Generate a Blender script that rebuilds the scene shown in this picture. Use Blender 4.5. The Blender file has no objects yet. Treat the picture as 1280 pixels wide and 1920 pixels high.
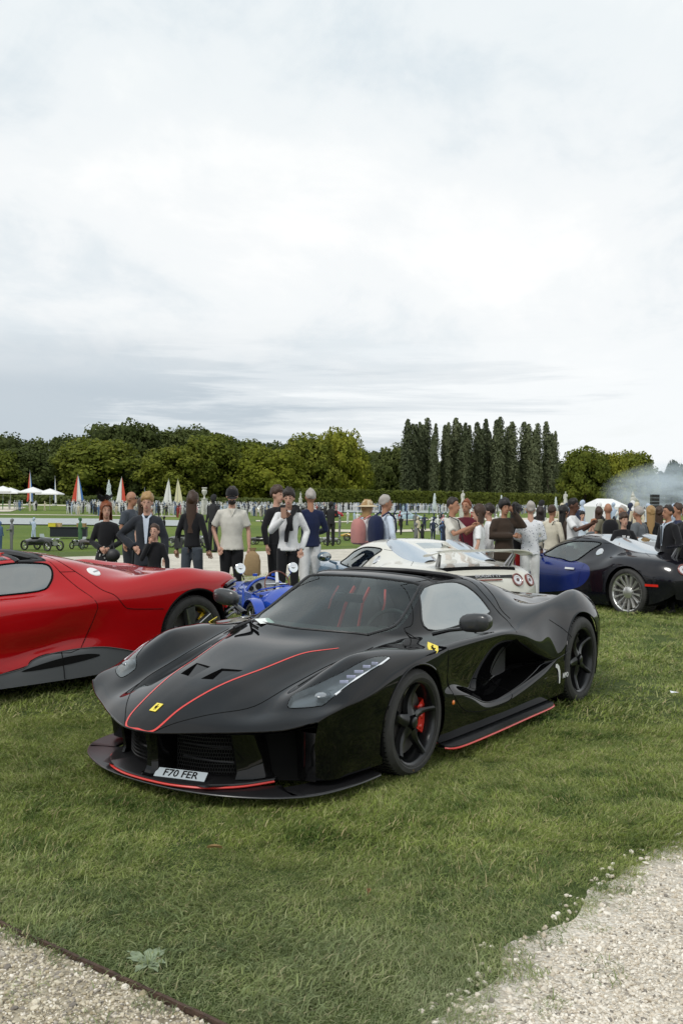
import bpy, bmesh, math, random
import numpy as np
from mathutils import Vector, Matrix, noise
from mathutils.bvhtree import BVHTree
from mathutils.interpolate import poly_3d_calc

random.seed(7); np.random.seed(7)
R = math.radians
scene = bpy.context.scene
COL = scene.collection

# ------------------------------------------------------------------ camera
F_PX, Y0, EYE = 1800.0, 938.0, 1.66
cam_data = bpy.data.cameras.new('camera')
cam_data.sensor_fit = 'VERTICAL'; cam_data.sensor_height = 36.0
cam_data.lens = F_PX / 1920.0 * 36.0
cam_data.clip_start = 0.05; cam_data.clip_end = 5000
cam = bpy.data.objects.new('camera', cam_data); COL.objects.link(cam)
PITCH = math.atan((960 - Y0) / F_PX)
cam.matrix_world = (Matrix.Translation((0, 0, EYE)) @ Matrix.Rotation(R(90) - PITCH, 4, 'X')
                    @ Matrix.Rotation(R(0.7), 4, 'Z'))
cam_data.dof.use_dof = False
scene.camera = cam

# ------------------------------------------------------------------ view
scene.view_settings.view_transform = 'Standard'
try: scene.view_settings.look = 'None'
except Exception: pass
scene.view_settings.exposure = 0.10
scene.view_settings.gamma = 1.0
scene.view_settings.use_curve_mapping = False
scene.cycles.max_bounces = 8
scene.cycles.transparent_max_bounces = 24
scene.cycles.volume_bounces = 3
scene.cycles.use_adaptive_sampling = True

# ------------------------------------------------------------------ world: overcast sky
SUN_EL, SUN_AZ = R(48), R(215)          # high sun behind cloud
def N(nt, t, **kw):
    n = nt.nodes.new(t)
    for k, v in kw.items():
        if k.startswith('i_'):
            key = k[2:]
            n.inputs[int(key) if key.isdigit() else key.replace('_', ' ')].default_value = v
        else: setattr(n, k, v)
    return n
def mathn(nt, op, a, b=None, c=None, clamp=False):
    n = nt.nodes.new('ShaderNodeMath'); n.operation = op; n.use_clamp = clamp
    for i, v in enumerate((a, b, c)):
        if v is None: continue
        if isinstance(v, (int, float)): n.inputs[i].default_value = v
        else: nt.links.new(v, n.inputs[i])
    return n.outputs[0]
def mixc(nt, fac, a, b, blend='MIX'):
    n = nt.nodes.new('ShaderNodeMix'); n.data_type = 'RGBA'; n.blend_type = blend
    for s, v in ((n.inputs[0], fac), (n.inputs[6], a), (n.inputs[7], b)):
        if isinstance(v, (int, float)): s.default_value = v
        elif isinstance(v, (tuple, list)): s.default_value = (*v[:3], 1)
        else: nt.links.new(v, s)
    return n.outputs[2]
def ramp(nt, fac, stops, interp='LINEAR'):
    n = nt.nodes.new('ShaderNodeValToRGB'); cr = n.color_ramp; cr.interpolation = interp
    while len(cr.elements) > 1: cr.elements.remove(cr.elements[-1])
    for i, (p, c) in enumerate(stops):
        e = cr.elements[0] if i == 0 else cr.elements.new(p)
        e.position = p
        e.color = (c, c, c, 1) if isinstance(c, (int, float)) else (*c, 1)
    nt.links.new(fac, n.inputs[0]); return n.outputs[0]

world = bpy.data.worlds.new('World'); scene.world = world; world.use_nodes = True
nt = world.node_tree; nt.nodes.clear()
out = nt.nodes.new('ShaderNodeOutputWorld'); bg = nt.nodes.new('ShaderNodeBackground')
sky = N(nt, 'ShaderNodeTexSky', sky_type='NISHITA', sun_disc=False, sun_elevation=SUN_EL,
        sun_rotation=SUN_AZ, air_density=1.2, dust_density=2.0)
tc = nt.nodes.new('ShaderNodeTexCoord')
sep = nt.nodes.new('ShaderNodeSeparateXYZ'); nt.links.new(tc.outputs['Generated'], sep.inputs[0])
zc = mathn(nt, 'MAXIMUM', sep.outputs[2], 0.0)
zd = mathn(nt, 'ADD', zc, 0.17)
cu = mathn(nt, 'DIVIDE', sep.outputs[0], zd); cv = mathn(nt, 'DIVIDE', sep.outputs[1], zd)
comb = nt.nodes.new('ShaderNodeCombineXYZ'); nt.links.new(cu, comb.inputs[0]); nt.links.new(cv, comb.inputs[1])
def wnoise(scale, detail, rough, dist, off):
    m = N(nt, 'ShaderNodeMapping'); m.inputs['Location'].default_value = off
    m.inputs['Rotation'].default_value = (0, 0, 0.35)
    m.inputs['Scale'].default_value = (1.0, 0.62, 1.0)
    nt.links.new(comb.outputs[0], m.inputs[0])
    n = N(nt, 'ShaderNodeTexNoise', i_Scale=scale, i_Detail=detail, i_Roughness=rough, i_Distortion=dist)
    nt.links.new(m.outputs[0], n.inputs['Vector']); return n.outputs['Fac']
n1 = wnoise(0.8, 8, 0.56, 0.45, (3.1, 1.7, 0)); n2 = wnoise(2.6, 7, 0.6, 0.4, (8.3, 2.2, 1))
dens = mathn(nt, 'ADD', mathn(nt, 'MULTIPLY', n1, 0.68), mathn(nt, 'MULTIPLY', n2, 0.32))
# cloud deck brightness: thin = bright white, thick = grey underside
tone = ramp(nt, dens, [(0.40, 0.0), (0.50, 0.38), (0.60, 1.0)], 'EASE')
cloud_hi = mixc(nt, tone, (9.6, 9.65, 9.6), (7.5, 8.05, 8.4))
# low in the sky the deck is seen from the side: blue-grey bands, heavier to the left
mb = N(nt, 'ShaderNodeMapping'); mb.inputs['Scale'].default_value = (2.0, 2.0, 26.0); mb.inputs['Location'].default_value = (2.3, 0, 0.37)
nt.links.new(tc.outputs['Generated'], mb.inputs[0])
nb = N(nt, 'ShaderNodeTexNoise', i_Scale=1.5, i_Detail=8, i_Roughness=0.62, i_Distortion=0.25); nt.links.new(mb.outputs[0], nb.inputs['Vector'])
az = mathn(nt, 'MULTIPLY', sep.outputs[0], -0.75)
bandn = mathn(nt, 'ADD', nb.outputs['Fac'], az)
bt = ramp(nt, bandn, [(0.34, 0.0), (0.50, 0.45), (0.66, 1.0)], 'EASE')
cloud_lo = mixc(nt, bt, (8.8, 9.1, 9.25), (4.9, 5.6, 6.2))
lowf = ramp(nt, zc, [(0.0, 0.95), (0.105, 0.9), (0.14, 0.55), (0.175, 0.08), (0.20, 0.0)], 'EASE')
cloud = mixc(nt, lowf, cloud_hi, cloud_lo)
upf = ramp(nt, zc, [(0.26, 0.0), (0.46, 1.0)], 'EASE')
cloud = mixc(nt, upf, cloud, mixc(nt, tone, (9.2, 9.45, 9.45), (6.5, 7.35, 7.9)))
cover = ramp(nt, dens, [(0.26, 0.86), (0.40, 0.98)])
fin = mixc(nt, cover, sky.outputs[0], cloud)
nt.links.new(fin, bg.inputs[0]); bg.inputs[1].default_value = 0.1
nt.links.new(bg.outputs[0], out.inputs[0])

# ------------------------------------------------------------------ sun behind cloud
sd = bpy.data.lights.new('sun', 'SUN'); sd.energy = 1.5; sd.angle = R(14); sd.color = (1.0, 0.97, 0.92)
sun = bpy.data.objects.new('sun', sd); COL.objects.link(sun)
sdir = Vector((math.sin(SUN_AZ) * math.cos(SUN_EL), math.cos(SUN_AZ) * math.cos(SUN_EL), math.sin(SUN_EL)))
sun.rotation_euler = sdir.to_track_quat('Z', 'Y').to_euler()

# ------------------------------------------------------------------ materials
MATS = {}
def newmat(name):
    m = bpy.data.materials.new(name); m.use_nodes = True
    nt = m.node_tree; b = nt.nodes['Principled BSDF']; return m, nt, b
def mat(name, col, rough=0.5, metal=0.0, coat=0.0, spec=0.5, noise_amt=0.0, nscale=8.0, bump=0.0, bscale=60.0, sheen=0.0, emit=None, coat_rough=0.03, trans=0.0):
    if name in MATS: return MATS[name]
    m, nt, b = newmat(name)
    b.inputs['Base Color'].default_value = (*col, 1)
    b.inputs['Roughness'].default_value = rough; b.inputs['Metallic'].default_value = metal
    b.inputs['Coat Weight'].default_value = coat; b.inputs['Coat Roughness'].default_value = coat_rough
    b.inputs['Specular IOR Level'].default_value = spec
    b.inputs['Transmission Weight'].default_value = trans
    if sheen: b.inputs['Sheen Weight'].default_value = sheen
    if noise_amt or bump:
        t = nt.nodes.new('ShaderNodeTexCoord')
    if noise_amt:
        n = N(nt, 'ShaderNodeTexNoise', i_Scale=nscale, i_Detail=5.0, i_Roughness=0.6)
        nt.links.new(t.outputs['Object'], n.inputs['Vector'])
        lo = tuple(c * (1 - noise_amt) for c in col); hi = tuple(min(1, c * (1 + noise_amt)) for c in col)
        c = mixc(nt, ramp(nt, n.outputs['Fac'], [(0.3, 0.0), (0.7, 1.0)]), lo, hi)
        nt.links.new(c, b.inputs['Base Color'])
        r = mathn(nt, 'MULTIPLY_ADD', n.outputs['Fac'], 0.25 * rough, rough * 0.88)
        nt.links.new(r, b.inputs['Roughness'])
    if bump:
        n = N(nt, 'ShaderNodeTexNoise', i_Scale=bscale, i_Detail=4.0)
        nt.links.new(t.outputs['Object'], n.inputs['Vector'])
        bp = N(nt, 'ShaderNodeBump', i_Strength=bump, i_Distance=0.01)
        nt.links.new(n.outputs['Fac'], bp.inputs['Height']); nt.links.new(bp.outputs[0], b.inputs['Normal'])
    MATS[name] = m; return m
def paint(name, col, dust=0.10, rough=0.25, metal=0.0, spec=0.15, coat_ior=1.45):
    """car paint: clear coat over pigment, thin road dust in patches"""
    if name in MATS: return MATS[name]
    m, nt, b = newmat(name)
    t = nt.nodes.new('ShaderNodeTexCoord')
    n = N(nt, 'ShaderNodeTexNoise', i_Scale=2.3, i_Detail=8.0, i_Roughness=0.62)
    nt.links.new(t.outputs['Object'], n.inputs['Vector'])
    f = mathn(nt, 'MULTIPLY', ramp(nt, n.outputs['Fac'], [(0.42, 0.0), (0.75, 1.0)]), dust)
    c = mixc(nt, f, col, (0.30, 0.29, 0.26))
    nt.links.new(c, b.inputs['Base Color'])
    b.inputs['Roughness'].default_value = rough; b.inputs['Metallic'].default_value = metal
    b.inputs['Coat Weight'].default_value = .9
    b.inputs['Coat IOR'].default_value = coat_ior
    b.inputs['Specular IOR Level'].default_value = spec
    cr = mathn(nt, 'MULTIPLY_ADD', f, 0.5, 0.02); nt.links.new(cr, b.inputs['Coat Roughness'])
    MATS[name] = m; return m
def glassmat(name, tint=(0.75, 0.86, 0.82), alpha=0.35, rough=0.0, ior=1.5, refl=0.8):
    """thin pane: tinted see-through plus a mirror reflection that rises at grazing angles"""
    if name in MATS: return MATS[name]
    m, nt, b = newmat(name); nt.nodes.remove(b)
    tr = N(nt, 'ShaderNodeBsdfTransparent'); tr.inputs[0].default_value = (*tint, 1)
    gl = N(nt, 'ShaderNodeBsdfGlossy'); gl.inputs['Roughness'].default_value = rough
    gl.inputs[0].default_value = (0.93, 0.97, 0.96, 1)
    fr = N(nt, 'ShaderNodeFresnel'); fr.inputs[0].default_value = ior
    f = mathn(nt, 'MULTIPLY_ADD', fr.outputs[0], 1.5 * refl, alpha, clamp=True)
    mx = nt.nodes.new('ShaderNodeMixShader'); nt.links.new(f, mx.inputs[0])
    nt.links.new(tr.outputs[0], mx.inputs[1]); nt.links.new(gl.outputs[0], mx.inputs[2])
    nt.links.new(mx.outputs[0], nt.nodes['Material Output'].inputs[0])
    MATS[name] = m; return m

# ------------------------------------------------------------------ object helpers
def tag(o, label=None, cat=None, group=None, kind=None):
    if label: o['label'] = label
    if cat: o['category'] = cat
    if group: o['group'] = group
    if kind: o['kind'] = kind
    return o
def empty(name, loc=(0, 0, 0), rz=0.0, label=None, cat=None, group=None):
    o = bpy.data.objects.new(name, None); COL.objects.link(o)
    o.location = loc; o.rotation_euler = (0, 0, rz); o.empty_display_size = 0.1
    return tag(o, label, cat, group)
def link_mesh(name, me, parent=None, mats=()):
    o = bpy.data.objects.new(name, me); COL.objects.link(o)
    for m in mats: me.materials.append(m)
    if parent: o.parent = parent
    return o
KIDS = {}
def copy_tree(o, parent=None, depth=0):
    c = o.copy(); COL.objects.link(c)
    if parent is not None: c.parent = parent
    for ch in list(o.children): copy_tree(ch, c, depth + 1)
    return c

def rotm(rx=0, ry=0, rz=0):
    return Matrix.Rotation(rz, 3, 'Z') @ Matrix.Rotation(ry, 3, 'Y') @ Matrix.Rotation(rx, 3, 'X')
class MB:
    """collects shapes of one part, then links them as ONE mesh object"""
    def __init__(s): s.v = []; s.f = []; s.mi = []; s.M = None
    def add(s, vs, fs, mi=0):
        b = len(s.v)
        if s.M is not None: vs = [tuple(s.M @ Vector(p)) for p in vs]
        s.v += [tuple(p) for p in vs]; s.f += [tuple(b + i for i in f) for f in fs]; s.mi += [mi] * len(fs)
        return s
    def box(s, c, d, rot=None, mi=0, taper=1.0):
        x, y, z = d[0] / 2, d[1] / 2, d[2] / 2; t = taper
        P = [(-x, -y, -z), (x, -y, -z), (x, y, -z), (-x, y, -z), (-x * t, -y * t, z), (x * t, -y * t, z), (x * t, y * t, z), (-x * t, y * t, z)]
        if rot is not None: P = [rot @ Vector(p) for p in P]
        P = [(p[0] + c[0], p[1] + c[1], p[2] + c[2]) for p in P]
        return s.add(P, [(0, 3, 2, 1), (4, 5, 6, 7), (0, 1, 5, 4), (1, 2, 6, 5), (2, 3, 7, 6), (3, 0, 4, 7)], mi)
    def tube(s, pts, rad, seg=8, caps=True, closed=False, mi=0, flat=1.0):
        pts = [Vector(p) for p in pts]; n = len(pts)
        if isinstance(rad, (int, float)): rad = [rad] * n
        P = []; up = None
        for i, p in enumerate(pts):
            if closed: t = pts[(i + 1) % n] - pts[i - 1]
            else: t = pts[min(i + 1, n - 1)] - pts[max(i - 1, 0)]
            t = t.normalized() if t.length > 1e-9 else Vector((0, 0, 1))
            if up is None:
                a = Vector((0, 0, 1)) if abs(t.z) < 0.9 else Vector((1, 0, 0))
                up = (a - t * a.dot(t)).normalized()
            else: up = (up - t * up.dot(t)).normalized()
            sd_ = t.cross(up)
            for k in range(seg):
                a = 2 * math.pi * k / seg
                P.append(p + (sd_ * math.cos(a) * flat + up * math.sin(a)) * rad[i])
        Fc = []
        m = n if closed else n - 1
        for i in range(m):
            for k in range(seg):
                a, b = i * seg + k, i * seg + (k + 1) % seg; j = (i + 1) % n
                Fc.append((a, b, j * seg + (k + 1) % seg, j * seg + k))
        if caps and not closed:
            Fc.append(tuple(range(seg))[::-1]); Fc.append(tuple((n - 1) * seg + k for k in range(seg)))
        return s.add(P, Fc, mi)
    def lathe(s, prof, c=(0, 0, 0), axis='Z', seg=24, mi=0, a0=0.0, a1=2 * math.pi):
        """prof: (radius, height) list"""
        P = []; full = abs(a1 - a0 - 2 * math.pi) < 1e-6; ns = seg if full else seg + 1
        for (r, h) in prof:
            for k in range(ns):
                a = a0 + (a1 - a0) * k / seg; u, v = r * math.cos(a), r * math.sin(a)
                q = {'Z': (u, v, h), 'Y': (u, h, v), 'X': (h, u, v)}[axis]
                P.append((q[0] + c[0], q[1] + c[1], q[2] + c[2]))
        Fc = []
        for i in range(len(prof) - 1):
            for k in range(seg):
                k2 = (k + 1) % ns if full else k + 1
                f = (i * ns + k, i * ns + k2, (i + 1) * ns + k2, (i + 1) * ns + k)
                Fc.append(f if axis != 'Y' else f[::-1])
        return s.add(P, Fc, mi)
    def ball(s, c, r, seg=10, rings=7, mi=0, rot=None):
        if isinstance(r, (int, float)): r = (r, r, r)
        P = []; Fc = []
        for i in range(rings + 1):
            th = math.pi * i / rings
            for k in range(seg):
                a = 2 * math.pi * k / seg
                q = Vector((math.sin(th) * math.cos(a) * r[0], math.sin(th) * math.sin(a) * r[1], math.cos(th) * r[2]))
                if rot is not None: q = rot @ q
                P.append((q[0] + c[0], q[1] + c[1], q[2] + c[2]))
        for i in range(rings):
            for k in range(seg):
                Fc.append((i * seg + k, (i + 1) * seg + k, (i + 1) * seg + (k + 1) % seg, i * seg + (k + 1) % seg))
        return s.add(P, Fc, mi)
    def prism(s, poly, lo, hi, axis='Z', mi=0):
        """poly in the other two axes, extruded lo..hi"""
        n = len(poly); mk = {'Z': lambda p, h: (p[0], p[1], h), 'Y': lambda p, h: (p[0], h, p[1]), 'X': lambda p, h: (h, p[0], p[1])}[axis]
        P = [mk(p, lo) for p in poly] + [mk(p, hi) for p in poly]
        Fc = [tuple(range(n))[::-1], tuple(range(n, 2 * n))] + [(i, (i + 1) % n, n + (i + 1) % n, n + i) for i in range(n)]
        return s.add(P, Fc, mi)
    def sheet(s, rows, mi=0, closed_v=False):
        """grid of points rows[i][j]"""
        m, n = len(rows), len(rows[0]); P = [p for r in rows for p in r]; Fc = []
        for i in range(m - 1):
            for j in range(n - (0 if closed_v else 1)):
                j2 = (j + 1) % n
                Fc.append((i * n + j, i * n + j2, (i + 1) * n + j2, (i + 1) * n + j))
        return s.add(P, Fc, mi)
    def mesh(s, name, smooth=True, angle=40, fix=True):
        me = bpy.data.meshes.new(name); me.from_pydata(s.v, [], s.f)
        me.polygons.foreach_set('material_index', s.mi)
        if fix:
            bm = bmesh.new(); bm.from_mesh(me)
            bmesh.ops.remove_doubles(bm, verts=bm.verts, dist=1e-6)
            bmesh.ops.recalc_face_normals(bm, faces=bm.faces)
            if smooth:
                ca = math.radians(angle)
                for f in bm.faces: f.smooth = True
                for e in bm.edges:
                    if len(e.link_faces) == 2 and e.calc_face_angle(0) > ca: e.smooth = False
            bm.to_mesh(me); bm.free()
        me.update(); return me
    def build(s, name, mats, parent=None, smooth=True, angle=40):
        me = s.mesh(name, smooth, angle)
        if not isinstance(mats, (list, tuple)): mats = [mats]
        return link_mesh(name, me, parent, mats)

def pchip(x, Y, xq):
    """monotone cubic through Y (n, ...) at x"""
    x = np.asarray(x, float); Y = np.asarray(Y, float); xq = np.asarray(xq, float)
    h = np.diff(x); sh = (-1,) + (1,) * (Y.ndim - 1)
    d = np.diff(Y, axis=0) / h.reshape(sh); m = np.zeros_like(Y)
    w1 = (2 * h[1:] + h[:-1]).reshape(sh); w2 = (h[1:] + 2 * h[:-1]).reshape(sh)
    a, b = d[:-1], d[1:]
    with np.errstate(divide='ignore', invalid='ignore'):
        hm = (w1 + w2) / (w1 / a + w2 / b)
    m[1:-1] = np.where(a * b > 0, np.nan_to_num(hm), 0)
    # blend towards Catmull tangents so crests stay rounded
    m[1:-1] = 0.55 * m[1:-1] + 0.45 * 0.5 * (a + b)
    m[0], m[-1] = d[0], d[-1]
    i = np.clip(np.searchsorted(x, xq, side='right') - 1, 0, len(h) - 1)
    t = ((xq - x[i]) / h[i]).reshape(sh); hh = h[i].reshape(sh)
    t2, t3 = t * t, t * t * t
    return (2 * t3 - 3 * t2 + 1) * Y[i] + (t3 - 2 * t2 + t) * hh * m[i] + (-2 * t3 + 3 * t2) * Y[i + 1] + (t3 - t2) * hh * m[i + 1]

def in_poly(p, poly):
    x, y = p; c = False; n = len(poly); j = n - 1
    for i in range(n):
        xi, yi = poly[i]; xj, yj = poly[j]
        if (yi > y) != (yj > y) and x < (xj - xi) * (y - yi) / (yj - yi) + xi: c = not c
        j = i
    return c
def circle(cx, cz, r, n=36, sx=1.0):
    return [(cx + sx * r * math.cos(2 * math.pi * k / n), cz + r * math.sin(2 * math.pi * k / n)) for k in range(n)]
def smoothpoly(pts, n=6, closed=True):
    """Catmull-Rom through 2D/3D points"""
    P = [np.array(p, float) for p in pts]; m = len(P); o = []
    rng = range(m) if closed else range(m - 1)
    for i in rng:
        if closed: a, b, c, d = P[i - 1], P[i], P[(i + 1) % m], P[(i + 2) % m]
        else: a, b, c, d = P[max(i - 1, 0)], P[i], P[i + 1], P[min(i + 2, m - 1)]
        for k in range(n):
            t = k / n
            o.append(tuple(0.5 * ((2 * b) + (c - a) * t + (2 * a - 5 * b + 4 * c - d) * t * t + (3 * b - a - 3 * c + d) * t ** 3)))
    if not closed: o.append(tuple(P[-1]))
    return o
AX = {'side': (0, 2), 'top': (0, 1), 'front': (1, 2)}
class Shell:
    """half body (y>=0) interpolated from a control grid; panels are cut out of it, then mirrored"""
    def __init__(s, ctrl, du=8, dv=6, smooth=2, keep=()):
        A = np.array(ctrl, float)                       # rows(v) x cols(u) x 3
        nv, nu = A.shape[:2]
        cl = np.concatenate([[0], np.cumsum(np.mean(np.linalg.norm(np.diff(A, axis=1), axis=2), axis=0))])
        rl = np.concatenate([[0], np.cumsum(np.mean(np.linalg.norm(np.diff(A, axis=0), axis=2), axis=1) + 0.01)])
        uq = np.concatenate([np.linspace(cl[i], cl[i + 1], du, endpoint=False) for i in range(nu - 1)] + [[cl[-1]]])
        vq = np.concatenate([np.linspace(rl[i], rl[i + 1], dv, endpoint=False) for i in range(nv - 1)] + [[rl[-1]]])
        B = pchip(cl, A.transpose(1, 0, 2), uq)         # u x rows x 3
        G = pchip(rl, B.transpose(1, 0, 2), vq)         # v x u x 3
        for _ in range(smooth):
            H = G.copy()
            H[1:-1, 1:-1] = 0.5 * G[1:-1, 1:-1] + 0.125 * (G[:-2, 1:-1] + G[2:, 1:-1] + G[1:-1, :-2] + G[1:-1, 2:])
            H[0, 1:-1] = 0.5 * G[0, 1:-1] + 0.125 * (2 * G[1, 1:-1] + G[0, :-2] + G[0, 2:])
            H[0, :, 1] = 0
            G = H
        s.G = G; s.du, s.dv = du, dv; s.nv, s.nu = G.shape[:2]
        # normals
        gu = np.gradient(G, axis=1); gv = np.gradient(G, axis=0)
        gv[0] = (G[1] - G[0]) * np.array([0, 1, 0])
        Nn = np.cross(gu, gv); Nn[0, :, 1] = 0
        Nn /= np.linalg.norm(Nn, axis=2, keepdims=True) + 1e-12
        c = G[s.nv // 2, s.nu // 2]
        if Nn[0, s.nu // 2, 2] < 0: Nn = -Nn
        s.N = Nn
        V = [tuple(p) for p in G.reshape(-1, 3)]; NN = Nn.reshape(-1, 3); T = []; s.uv = []
        id_ = lambda i, j: i * s.nu + j
        s.bm = bmesh.new(); bv = [s.bm.verts.new(p) for p in V]
        L = s.bm.faces.layers.int.new('panel'); U = s.bm.faces.layers.float_vector.new('uvp'); s.L, s.U = L, U
        for i in range(s.nv - 1):
            for j in range(s.nu - 1):
                q = (id_(i, j), id_(i, j + 1), id_(i + 1, j + 1), id_(i + 1, j))
                T += [(q[0], q[1], q[2]), (q[0], q[2], q[3])]
                f = s.bm.faces.new([bv[k] for k in q]); f[U] = Vector(((j + 0.5) / du, (i + 0.5) / dv, 0))
        s.T, s.V, s.NN = T, V, NN
        s.bvh = BVHTree.FromPolygons(V, T)
    def by_uv(s, pid, cond, only=None):
        for f in s.bm.faces:
            if (only is None and f[s.L] == 0) or (only is not None and f[s.L] == only):
                u, v = f[s.U][0], f[s.U][1]
                if cond(u, v, f.calc_center_median()): f[s.L] = pid
    def cut(s, pid, poly, view='side', cond=None, only=(0,)):
        """bisect the shell along poly and mark the faces inside"""
        a, b = AX[view]; xs = [p[0] for p in poly]; ys = [p[1] for p in poly]; e = 0.06
        bx = (min(xs) - e, max(xs) + e, min(ys) - e, max(ys) + e)
        def bb(f):
            A_ = [v.co[a] for v in f.verts]; B_ = [v.co[b] for v in f.verts]
            return min(A_), max(A_), min(B_), max(B_)
        C = {}
        for f in s.bm.faces:
            if f[s.L] not in only: continue
            q = bb(f)
            if q[1] < bx[0] or q[0] > bx[1] or q[3] < bx[2] or q[2] > bx[3]: continue
            if cond and not cond(f.calc_center_median()): continue
            C[f] = q
        n = len(poly)
        for i in range(n):
            p, q = poly[i], poly[(i + 1) % n]
            dx, dy = q[0] - p[0], q[1] - p[1]
            if abs(dx) + abs(dy) < 1e-7: continue
            no = [0, 0, 0]; no[a], no[b] = -dy, dx
            co = [0, 0, 0]; co[a], co[b] = p
            x0, x1, y0, y1 = min(p[0], q[0]) - 1e-4, max(p[0], q[0]) + 1e-4, min(p[1], q[1]) - 1e-4, max(p[1], q[1]) + 1e-4
            sel = []
            ln = math.hypot(dx, dy)
            for f, w in C.items():
                if w[1] < x0 or w[0] > x1 or w[3] < y0 or w[2] > y1: continue
                dd = [(-(v.co[a] - p[0]) * dy + (v.co[b] - p[1]) * dx) / ln for v in f.verts]
                if min(dd) > -1e-5 or max(dd) < 1e-5: continue
                sel.append(f)
            if not sel: continue
            for f in sel: C.pop(f)
            es = {e_ for f in sel for e_ in f.edges}; vs = {v for f in sel for v in f.verts}
            r = bmesh.ops.bisect_plane(s.bm, geom=list(vs) + list(es) + sel, dist=1e-6, plane_co=co, plane_no=no)
            for g in r['geom']:
                if isinstance(g, bmesh.types.BMFace) and g.is_valid: C[g] = bb(g)
        for f in C:
            if f.is_valid:
                c = f.calc_center_median()
                if in_poly((c[a], c[b]), poly): f[s.L] = pid
    def normal_at(s, co):
        loc, no, idx, d = s.bvh.find_nearest(co)
        if idx is None: return Vector((0, 0, 1))
        t = s.T[idx]; w = poly_3d_calc([Vector(s.V[k]) for k in t], loc)
        n = sum((Vector(s.NN[k]) * w[m] for m, k in enumerate(t)), Vector())
        return n.normalized()
    def extract(s, pids, name, mats, parent, mirror=True, thick=0.0, offset=0.0):
        """one object from the faces marked pids, mirrored across y=0, with the shell's own normals"""
        if isinstance(pids, int): pids = (pids,)
        fs = [f for f in s.bm.faces if f[s.L] in pids]
        if not fs: return None
        idx = {}; V = []; NV = []; Fc = []
        for f in fs:
            q = []
            for v in f.verts:
                if v.index not in idx or True:
                    key = v
                    if key not in idx:
                        idx[key] = len(V); n = s.normal_at(v.co); V.append(tuple(v.co + n * offset)); NV.append(n)
                    q.append(idx[key])
            Fc.append(q)
        # orientation
        f0 = Fc[0]; a, b, c = (Vector(V[k]) for k in f0[:3])
        flips = 0
        for q in Fc[:50]:
            a, b, c = (Vector(V[k]) for k in q[:3])
            if (b - a).cross(c - a).dot(NV[q[0]]) < 0: flips += 1
        if flips > min(25, len(Fc) / 2): Fc = [q[::-1] for q in Fc]
        if mirror == 'split':
            sd_ = Fc; V0 = list(V); N0 = list(NV); outs = []
            for sg in (1, -1):
                me = bpy.data.meshes.new(name); me.from_pydata([(v[0], sg * v[1], v[2]) for v in V0], [], Fc if sg > 0 else [q[::-1] for q in Fc])
                me.polygons.foreach_set('use_smooth', [True] * len(Fc)); me.update()
                me.normals_split_custom_set_from_vertices([(n[0], sg * n[1], n[2]) for n in N0])
                outs.append(link_mesh(name, me, parent, mats if isinstance(mats, (list, tuple)) else [mats]))
            return outs
        if mirror:
            n0 = len(V); mp = {}
            for i in range(n0):
                if abs(V[i][1]) < 1e-5: mp[i] = i; NV[i] = Vector((NV[i].x, 0, NV[i].z)).normalized()
                else:
                    mp[i] = len(V); V.append((V[i][0], -V[i][1], V[i][2])); NV.append(Vector((NV[i].x, -NV[i].y, NV[i].z)))
            Fc = Fc + [[mp[k] for k in q][::-1] for q in Fc]
        me = bpy.data.meshes.new(name); me.from_pydata(V, [], Fc)
        me.polygons.foreach_set('use_smooth', [True] * len(Fc)); me.update()
        me.normals_split_custom_set_from_vertices([tuple(n) for n in NV])
        return link_mesh(name, me, parent, mats if isinstance(mats, (list, tuple)) else [mats])
    def project(s, p, view='side', neg=False):
        """a 2D point in a view -> point on the shell (y>=0 half; neg mirrors)"""
        if view == 'side': o, d = Vector((p[0], 2.0, p[1])), Vector((0, -1, 0))
        elif view == 'top': o, d = Vector((p[0], abs(p[1]), 3.0)), Vector((0, 0, -1))
        else: o, d = Vector((4.0, abs(p[0]), p[1])), Vector((-1, 0, 0))
        h = s.bvh.ray_cast(o, d)
        if h[0] is None:
            h = s.bvh.find_nearest(Vector((p[0], 0.9, p[1])) if view == 'side' else Vector((p[0], abs(p[1]), 0.8)))
        q = h[0].copy(); n = s.normal_at(q)
        if neg or (view == 'top' and p[1] < 0): q.y = -q.y; n = Vector((n.x, -n.y, n.z))
        return q, n
    def line(s, pts, view, mb, rad=0.0025, neg=False, n=5, lift=0.0, closed=False, raw=False):
        P = pts if raw else smoothpoly(pts, n, closed)
        Q = []
        for p in P:
            q, nn = s.project(p, view, neg); Q.append(q + nn * lift)
        mb.tube(Q, rad, 6, closed=closed); return Q
    def ribbon(s, pts, view, mb, width, lift=0.002, neg=False, n=6, raw=False):
        P = pts if raw else smoothpoly(pts, n, False)
        L_, R_ = [], []
        Q = [s.project(p, view, neg) for p in P]
        for i, (q, nn) in enumerate(Q):
            t = (Q[min(i + 1, len(Q) - 1)][0] - Q[max(i - 1, 0)][0]).normalized(); sd_ = t.cross(nn).normalized()
            w = width[i * (len(width) - 1) // max(1, len(Q) - 1)] if isinstance(width, (list, tuple)) else width
            for S, k in ((L_, 1), (R_, -1)):
                e = q + sd_ * k * w / 2; h = s.bvh.find_nearest(Vector((e.x, abs(e.y), e.z)))
                g = h[0].copy(); gn = s.normal_at(g)
                if e.y < 0: g.y = -g.y; gn.y = -gn.y
                S.append(tuple(g + gn * lift))
        mb.sheet([L_, R_]); return mb
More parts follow.
